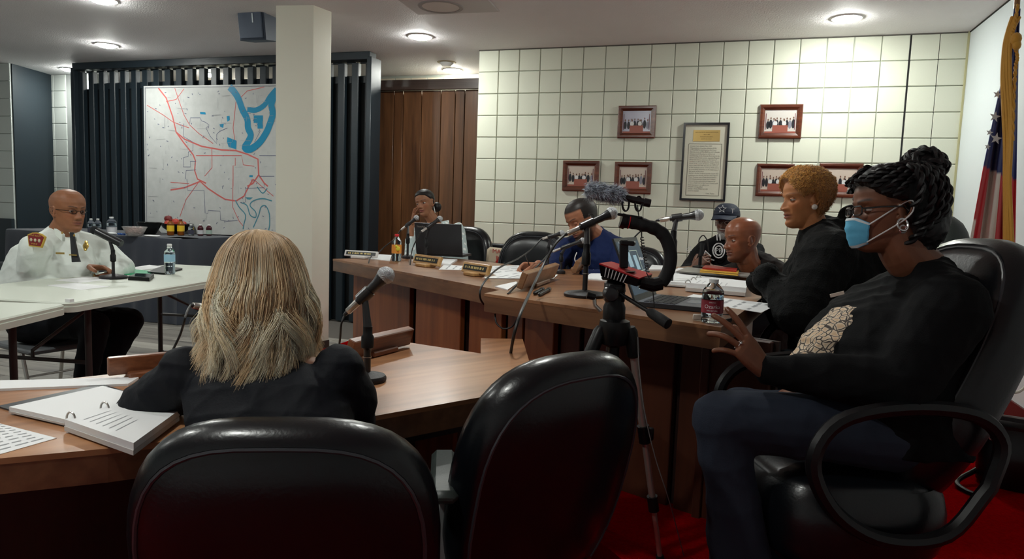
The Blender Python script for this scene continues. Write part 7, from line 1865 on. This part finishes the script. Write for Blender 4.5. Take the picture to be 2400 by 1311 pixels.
# ---------------------------------------------------------------- 7. woman with short orange curls
def woman_orange():
    d = 2.92; t = person('woman with short orange curls in a black wrap facing left at the desk', at(1930, 1000, 2.95)*[1, 1, 0]+[0, 0, ZD])
    h = Head(at(1886, 468, d), cdir(-.99, -.05, .04), cdir(.02, 1, .03), .236, wide=.95, jaw=.92, nose=1.05, lips=1.15)
    F = nrm(cdir(-.97, 0, .2)*H2); X = np.array([F[1], -F[0], 0]); Z = Zw
    nb = at(1925, 560, d+.03); shL, shR = at(1945, 600, d-.14), at(1915, 600, d+.22); elL, elR = at(1868, 735, d-.20), at(1840, 730, d+.22); wrL, wrR = at(1822, 675, d-.08), at(1812, 685, d+.14)
    mb = MB(); h.mesh(mb); limb(mb, [h.w(0, -.07, .22).ravel(), h.w(0, -.16, -.05).ravel(), nb-Z*.06], [.054, .056, .075]); limb(mb, [elL, wrL], [.036, .026]); limb(mb, [elR, wrR], [.036, .026])
    hand(mb, wrL, cdir(-.6, .3, .0), cdir(0, 0, -1), cdir(0, 1, 0), .62, curl=(1.2, 1.2, 1.2, 1.2)); hand(mb, wrR, cdir(-.6, .3, .0), cdir(0, 0, 1), cdir(0, 1, 0), .62, curl=(1.2, 1.2, 1.2, 1.2))
    core(mb, nb, shL, elL, shR, elR)
    b_, _ = remesh('body', mb, .0026, skin_mat('amber'), t, 2, face_color(h, (.42, .165, .062), (.30, .09, .06), brow=(.16, .07, .03), brow_t=.009))
    h.eyes(b_, mat('lid amber', (.34, .13, .055), .45), look=(.0, -.12), lid=(.50, .40))
    obj('earring', MB().sphere(h.w(-.345, -.005, .345).ravel(), .0115, 16), mat('pearl', (.75, .66, .60), .2, coat=.6), t)
    oc = mat('orange dyed curls', (1, 1, 1), .6, attr='Col', sheen=.2)
    low = lambda a: .835-.06*a if a < .45 else (.808-.42*(a-.45) if a < 1.15 else (.514+.06*math.sin((a-1.15)*4) if a < 1.60 else max(.10, .56-.95*(a-1.60))))
    mb = MB(); skull_cap(h, mb, .085, .8, low, 72, 44, .10, 3)
    cap, V = remesh('hair', mb, .0045, oc, t, 1, lambda V: np.repeat(np.array([[.30, .115, .022]]), len(V), 0), .004, 160, 6)
    V_, F_, Cc = [], [], []; n = 0; rs = np.random.RandomState(8); tri = np.arange(3)*2*PI/3
    for i in range(5200):
        a = rs.uniform(-PI, PI); lo = low(abs(a))+.01; tt_ = lo+(1.0-lo)*rs.uniform(0, 1)**.8
        x, y, z = h.surf(np.array([a]), np.array([min(tt_, .999)]), .070); p = h.w(x, y, z)[0]; nn = nrm(p-h.w(0, -.04, .55).ravel())
        e1 = nrm(np.cross(nn, rs.normal(size=3))); e2 = np.cross(nn, e1); r = rs.uniform(.0022, .0050); ph = np.linspace(0, rs.uniform(4, 8), 9)
        P = p[None]+e1[None]*(np.cos(ph)*r)[:, None]+e2[None]*(np.sin(ph)*r)[:, None]+nn[None]*(ph*rs.uniform(.0006, .0016))[:, None]
        tg = np.gradient(P, axis=0); tg /= np.linalg.norm(tg, axis=1)[:, None]; a_ = np.cross(tg, nn); a_ /= np.linalg.norm(a_, axis=1)[:, None]+1e-9; b2 = np.cross(tg, a_)
        V_.append((P[:, None]+(a_[:, None]*np.cos(tri)[None, :, None]+b2[:, None]*np.sin(tri)[None, :, None])*.00065).reshape(-1, 3))
        i0 = n+np.arange(8)[:, None]*3+np.arange(3)[None]; i1 = n+np.arange(8)[:, None]*3+(np.arange(3)[None]+1) % 3; F_.append(np.stack([i0, i1, i1+3, i0+3], -1).reshape(-1, 4)); n += 27
        top = sm(np.array([z[0]]), .45, .9)[0]; c = np.array([.40, .15, .025])*(1-top)+np.array([.80, .42, .10])*top; Cc.append(np.repeat((c*rs.uniform(.6, 1.35))[None], 27, 0))
    strand_obj('curls', V_, F_, Cc, oc, cap)
    fur_ = mat('black plush wrap', (.0022, .0026, .0028), .85, spec=.25, sheen=.02, bump=.8, bscale=180, bdist=.004); mb = MB()
    torso(mb, [(at(1985, 1010, d+.05), .22, .18, .20, F), (at(1975, 860, d+.05), .22, .19, .19, F), (at(1962, 740, d+.04), .215, .19, .18, F), (at(1950, 640, d+.03), .21, .15, .16, F), (at(1945, 585, d+.03), .17, .12, .13, F), (at(1938, 545, d+.03), .10, .10, .095, F), (at(1930, 510, d+.02), .075, .075, .085, F)][::-1], X)
    limb(mb, [shL, (shL+elL)/2, elL], [.115, .105, .090]); limb(mb, [elL, (elL+wrL)/2, wrL], [.095, .085, .066]); limb(mb, [shR, elR], [.11, .09]); limb(mb, [elR, wrR], [.09, .06]); limb(mb, [nb, shL], [.10, .105]); limb(mb, [nb, shR], [.10, .10])
    mb.sphere(at(1796, 650, d-.06), .062, 14); mb.sphere(at(1785, 662, d+.12), .062, 14); limb(mb, [at(1990, 505, d+.03), at(2012, 560, d+.02), at(2030, 640, d)], [.045, .09, .10])
    wr_, WV = remesh('wrap', mb, .0075, fur_, t, 3, None, .011, 20, 21)
    mb = MB()
    for i in range(1500):
        p = WV[rng.randrange(len(WV))]
        if np.linalg.norm(p-wrL) > .16: continue
        dn = nrm(nrm(p-wrL)+np.array([rng.uniform(-.6, .6) for _ in range(3)])); sd = nrm(np.cross(dn, FW))*.0012; mb.add([p-sd, p+sd, p+dn*.012], [(0, 1, 2)])
    if mb.n: obj('fur_cuff', mb, fur_, wr_, kind='stuff')
    legs_seated(t, at(1985, 1000, d+.05), F, X, .38, 'navy black trousers')
def strand_obj(name, V_, F_, Cc, m, parent):
    V = np.concatenate(V_); Fq = np.concatenate(F_); Cc = np.concatenate(Cc)
    me = bpy.data.meshes.new(name); me.vertices.add(len(V)); me.vertices.foreach_set('co', (V-ORG[parent]).ravel())
    me.loops.add(len(Fq)*4); me.loops.foreach_set('vertex_index', Fq.ravel().astype(np.int32)); me.polygons.add(len(Fq))
    me.polygons.foreach_set('loop_start', np.arange(len(Fq), dtype=np.int32)*4); me.polygons.foreach_set('use_smooth', [True]*len(Fq)); me.update(calc_edges=True)
    ca = me.color_attributes.new('Col', 'FLOAT_COLOR', 'POINT'); ca.data.foreach_set('color', np.concatenate([Cc, np.ones((len(Cc), 1))], 1).ravel())
    me.materials.append(m); o = bpy.data.objects.new(name, me); link(o, parent); ORG[o] = ORG[parent]; o['kind'] = 'stuff'; return o
woman_orange()

# ---------------------------------------------------------------- 8. woman in the blue mask
def woman_mask():
    d = 1.92; t = person('woman in a blue face mask and black cardigan leaning back, braids in a high bun', at(2050, 1400, 2.0)*[1, 1, 0]+[0, 0, ZD])
    h = Head(at(2078, 492, d), cdir(-.995, -.02, -.04), cdir(.04, 1, .02), .232, wide=.96, jaw=.95)
    F = nrm(cdir(-.97, 0, .1)*H2); X = np.array([F[1], -F[0], 0]); Z = Zw
    nb = at(2165, 625, d+.01); shL, shR = at(2225, 730, d-.17), at(2170, 705, d+.20)
    elL, wrL = at(2110, 905, d-.20), at(1800, 868, d-.10); elR, wrR = at(2040, 890, d+.18), at(1900, 900, d+.12)
    mb = MB(); h.mesh(mb)
    limb(mb, [h.w(0, -.08, .30).ravel(), h.w(0, -.20, -.02).ravel(), nb-Z*.02, nb-Z*.10], [.058, .060, .068, .085]); 
    torso(mb, [(at(2120, 760, d+.01), .15, .10, .09, F), (at(2140, 700, d+.01), .15, .085, .07, F), (at(2160, 650, d+.01), .10, .06, .06, F), (at(2165, 625, d+.01), .055, .055, .055, F)], X)
    limb(mb, [elL, wrL], [.040, .027]); limb(mb, [elR, wrR], [.038, .026])
    tips = hand(mb, at(1792, 868, d-.10), cdir(-.66, .72, .18), cdir(-.30, -.35, -.85), cdir(.55, .75, -.2), 1.04, curls=((.15, .15, .1), (.2, .2, .15), (.25, .5, .4), (.35, .6, .5)), spread=.22, thumb=(.45, .5))
    hand(mb, wrR, cdir(-.8, -.35, -.1), cdir(0, -1, 0), cdir(0, 0, 1), .95)
    cap = lambda x, y, z: .8*np.clip(sm(z-.12*(y > .15), .70, .82), 0, 1)*sm(y, -.2, .30)
    core(mb, nb, shL, elL, shR, elR)
    b_, BV = remesh('body', mb, .0024, skin_mat('deep brown'), t, 2, face_color(h, (.185, .070, .036), (.15, .05, .045), brow=(.02, .012, .01), scalp=(.06, .035, .025), scalp_fn=lambda x, y, z: np.clip(sm(z, .70, .78), 0, 1)))
    h.eyes(b_, mat('lid deep', (.15, .055, .03), .45), look=(.0, -.03), lid=(.4, .35))
    for p, dd in tips[:4]:
        up_ = nrm(cdir(.30, .35, .85)); o = MB().sphere(p+up_*.0035-dd*.003, .0068, 10, (1.5, .95, .5), np.array([nrm(dd), nrm(np.cross(up_, dd)), up_])); obj('fingernail', o, mat('pale nail', (.55, .38, .33), .25, coat=.5), b_)
    hb, hdir = at(1792, 868, d-.10), nrm(cdir(-.66, .72, .18))
    rc = hb+hdir*.105-nrm(cdir(.55, .75, -.2))*.010
    obj('ring', MB().tube([rc+nrm(cdir(.55, .75, -.2))*math.cos(q)*.0105+nrm(cdir(.30, .35, .85))*math.sin(q)*.0105 for q in np.arange(18)*2*PI/18], .0014, 6, closed=True).sphere(rc+nrm(cdir(.30, .35, .85))*.012, .004, 8), mat('silver', (.75, .75, .75), .2, metal=.9), t)
    # hair
    hm = mat('black braided hair', (.006, .005, .006), .45, spec=.45, bump=.4, bscale=160)
    low = lambda a: .775-.02*a if a < .5 else (.765-.23*(a-.5) if a < 1.2 else (.604-.05*(a-1.2) if a < 1.65 else max(.06, .58-.95*(a-1.65))))
    mb = MB(); skull_cap(h, mb, .050, .8, low, 64, 40, .0, 1)
    mb.sphere(h.w(0, -.40, .42).ravel(), .075, 20, (.9, 1, 1.3), np.array([h.X, h.F, h.U])); limb(mb, [h.w(0, -.36, .30).ravel(), h.w(0, -.33, .05).ravel()], [.075, .05])
    hr, _ = remesh('hair', mb, .005, hm, t, 3, None, .003, 150, 2)
    bunc = at(2164, 400, d)
    def braid(pts, r, par, n_=7):
        P = smoothpath(pts, n_); L = 0; mbb = MB()
        acc = [0]
        for i in range(1, len(P)): acc.append(acc[-1]+np.linalg.norm(P[i]-P[i-1]))
        # resample densely
        m_ = max(12, int(acc[-1]/(r*.35))); S_ = np.linspace(0, acc[-1], m_); PA = np.array(P); Q = np.stack([np.interp(S_, acc, PA[:, k]) for k in range(3)], 1)
        tg = np.gradient(Q, axis=0); tg /= np.linalg.norm(tg, axis=1)[:, None]
        a_ = np.cross(tg, nrm(np.array([.3, .5, .8]))); a_ /= np.linalg.norm(a_, axis=1)[:, None]; b2 = np.cross(tg, a_)
        for ph in (0, PI):
            w_ = S_/r*1.15+ph; C_ = Q+(a_*np.cos(w_)[:, None]+b2*np.sin(w_)[:, None])*r*.55; mbb.tube(list(C_), r*.62, 6)
        return obj('braid', mbb, hm, par)
    for i in range(11):
        a0 = -1.35+2.7*i/10; pts = []
        bk = PI if a0 >= 0 else -PI
        for v in np.linspace(0, 1, 7):
            a = a0+(bk-a0)*v*.55 if abs(a0) > .01 else a0; t0 = low(abs(a0))+.02
            tt_ = t0+(.93-t0)*math.sin(v*PI*.5)*(1 if v < .7 else 1); x, y, z = h.surf(np.array([a]), np.array([min(tt_, .97)]), .085); 
            pts.append(h.w(x, y-.10*v, z)[0])
        pts[-1] = pts[-1]*.4+(bunc-UP*.03)*.6; pts.append(bunc-UP*.015)
        braid(pts, .0085, hr)
    for i in range(13):
        a = (-1 if i % 2 else 1)*(1.75+1.35*(i//2)/6.0); pts = []
        for v in np.linspace(0, 1, 6):
            tt_ = low(abs(a))+.02+(.86-low(abs(a)))*v; x, y, z = h.surf(np.array([a]), np.array([min(tt_, .95)]), .115+.10*math.sin(v*PI)); pts.append(h.w(x, y, z)[0])
        pts.append(bunc-UP*.03); braid(pts, .0095, hr)
    bs = obj('bun', MB().sphere(bunc, .052, 22, (1.0, .95, 1.0)), hm, hr)
    for k in range(9):
        ax_ = nrm(np.array([math.cos(k*1.9), math.sin(k*2.7), math.sin(k*1.3)+.4])); e1 = nrm(np.cross(ax_, [.3, .2, 1])); e2 = np.cross(ax_, e1); r_ = .058-.003*(k % 3)
        c_ = bunc+ax_*.018*((k % 3)-1); braid([c_+(e1*math.cos(q)+e2*math.sin(q))*r_*math.sqrt(max(.3, 1-.1*((k % 3)-1)**2)) for q in np.linspace(0, 2*PI*.97, 12)], .0105, bs, 4)
    # mask
    G = []; bl = mat('light blue mask', (.12, .48, .74), .6, bump=.3, bscale=90); G2 = []
    for i in range(13):
        v = i/12; zz = .055+.355*v; row = []
        for j in range(21):
            a = -.74+1.48*j/20; ax_ = abs(a)
            x, y, z = h.surf(np.array([a]), np.array([zz]), .03); prot = (.105*math.sin(PI*min(1, v*1.02)*.62+.35)*math.exp(-(a/.62)**2)+.006*math.sin(v*PI*7)*(1-ax_/1.1)); 
            z2 = zz+(.19-zz)*max(0, ax_-.35)*.85
            row.append(h.w(x, y+prot, np.array([z2]))[0])
        G.append(row)
    G = np.array(G); mb = MB().grid(G).grid((G-h.F*.003)[::-1]); mk = obj('face_mask', mb, bl, t)
    obj('mask_top_band', MB().grid(G[-2:]+h.F*.0012).grid(G[:2]+h.F*.0012), mat('white mask edge', (.70, .76, .80), .6), mk)
    for sg, j in ((-1, 20), (1, 0)):
        if sg == -1: j = 0
        else: j = 20
        e_top, e_bot = G[-2][j], G[1][j]; sgn = 1 if (e_top-h.c)@h.X > 0 else -1
        ear_t, ear_b = h.w(sgn*.345, -.06, .565).ravel(), h.w(sgn*.345, -.03, .36).ravel()
        obj('ear_loop', MB().tube(smoothpath([e_top, ear_t, h.w(sgn*.36, -.13, .50).ravel(), ear_b, e_bot], 6), .0019, 6), mat('white elastic', (.80, .80, .80), .6), mk)
    glasses(h, t, mat('black glasses frame', (.012, .010, .010), .25, coat=.4), .088, .058, .0024, MATS['clear lens'], y0=.400, sq=.5)
    sil = mat('silver', (.75, .75, .75), .2, metal=.9); c_ = h.w(-.345, -.01, .305).ravel()
    obj('earring', MB().tube([c_+h.F*math.cos(q)*.013+h.U*math.sin(q)*.016+h.X*math.sin(q)*.004 for q in np.arange(20)*2*PI/20], .0028, 7, closed=True).tube([c_-h.U*.012+h.F*math.cos(q)*.008+h.U*math.sin(q)*.010 for q in np.arange(16)*2*PI/16], .0022, 6, closed=True), sil, t)
    # blouse
    bm_ = mat('patterned blouse', (.62, .52, .40), .7, bump=.2, bscale=120)
    nt = bm_.node_tree; vo = nt.nodes.new('ShaderNodeTexVoronoi'); vo.feature = 'DISTANCE_TO_EDGE'; vo.inputs['Scale'].default_value = 55
    tc = nt.nodes.new('ShaderNodeTexCoord'); nz = nt.nodes.new('ShaderNodeTexNoise'); nz.inputs['Scale'].default_value = 14; ad = nt.nodes.new('ShaderNodeVectorMath'); ad.operation = 'MULTIPLY_ADD'; ad.inputs[1].default_value = (.06, .06, .06)
    nt.links.new(tc.outputs['Object'], nz.inputs['Vector']); nt.links.new(nz.outputs['Color'], ad.inputs[0]); nt.links.new(tc.outputs['Object'], ad.inputs[2]); nt.links.new(ad.outputs[0], vo.inputs['Vector'])
    cr = nt.nodes.new('ShaderNodeValToRGB'); e_ = cr.color_ramp.elements; e_[0].position = .05; e_[0].color = (.05, .035, .03, 1); e_[1].position = .10; e_[1].color = (.70, .58, .44, 1); q = e_.new(.30); q.color = (.62, .42, .26, 1)
    nt.links.new(vo.outputs['Distance'], cr.inputs[0]); nt.links.new(cr.outputs[0], nt.nodes['Principled BSDF'].inputs['Base Color'])
    mb = MB()
    secs = [(at(2080, 1010, d), .10, .16, .12, F), (at(2045, 930, d), .105, .205, .12, F), (at(2030, 860, d), .105, .215, .14, F), (at(2050, 790, d), .10, .195, .14, F), (at(2090, 730, d), .095, .150, .12, F), (at(2130, 690, d), .08, .09, .10, F)]
    torso(mb, secs[::-1], X); remesh('blouse', mb, .006, bm_, t, 3, None, .006, 40, 31)
    cd = mat('black cardigan', (.0020, .0022, .003), .85, spec=.2, bump=.5, bscale=300); mb = MB()
    secs = [(at(2110, 1030, d), .20, .17, .14, F), (at(2075, 950, d), .205, .185, .15, F), (at(2060, 870, d), .205, .205, .17, F), (at(2075, 790, d), .20, .190, .18, F), (at(2112, 720, d), .195, .155, .15, F), (at(2160, 670, d), .17, .11, .12, F), (at(2185, 635, d), .105, .075, .08, F)]
    torso(mb, secs[::-1], X)
    limb(mb, [shL, (shL+elL)/2+cdir(-.6, -.3, 0)*.01, elL], [.098, .090, .080]); limb(mb, [elL, (elL+wrL)/2, wrL+cdir(-1, 0, 0)*.0], [.080, .062, .040])
    limb(mb, [shR, elR], [.09, .075]); limb(mb, [elR, wrR], [.07, .042]); limb(mb, [at(2178, 650, d), shL], [.070, .085]); limb(mb, [at(2178, 650, d), shR], [.07, .08])
    remesh('cardigan', mb, .0065, cd, t, 3, None, .007, 26, 33)
    # trousers: near leg with flared hem, far leg beside it
    gt = mat('slate grey denim', (.020, .026, .042), .85, spec=.25, bump=.4, bscale=300); mb = MB()
    hp = at(2100, 1015, d); kL = at(1690, 985, d-.10); aL = np.array([*at(1760, 1290, d-.06)[:2], ZD+.09]); kR = at(1735, 965, d+.20); aR = np.array([*at(1850, 1260, d+.22)[:2], ZD+.09])
    hL, hR = hp+X*-.09, hp+X*.09
    hL = at(2080, 1012, d-.09); hR = at(2080, 1005, d+.12)
    limb(mb, [hL, (hL+kL)/2-Z*.0, kL], [.105, .090, .078]); limb(mb, [kL, kL*.65+aL*.35, kL*.3+aL*.7, aL], [.076, .068, .080, .108])
    limb(mb, [hR, kR], [.10, .075]); limb(mb, [kR, kR*.4+aR*.6, aR], [.072, .07, .095]); mb.sphere(hp, .15, 16)
    tr_, _ = remesh('trousers', mb, .0070, gt, t, 4, None, .0065, 17, 41)
    for a in (aL, aR): obj('shoe', MB().sphere(np.array([a[0], a[1], ZD+.04])+F*.08, .125, 16, (.38, 1.0, .30), np.array([X, F, Z])), mat('black shoe', (.01, .01, .01), .25, coat=.5), t)
    obj('brooch', MB().box(at(1962, 690, d-.20), (.035, .004, .008), cdir(1, .25, 0)), mat('pale tag', (.7, .6, .5), .4), t)
woman_mask()
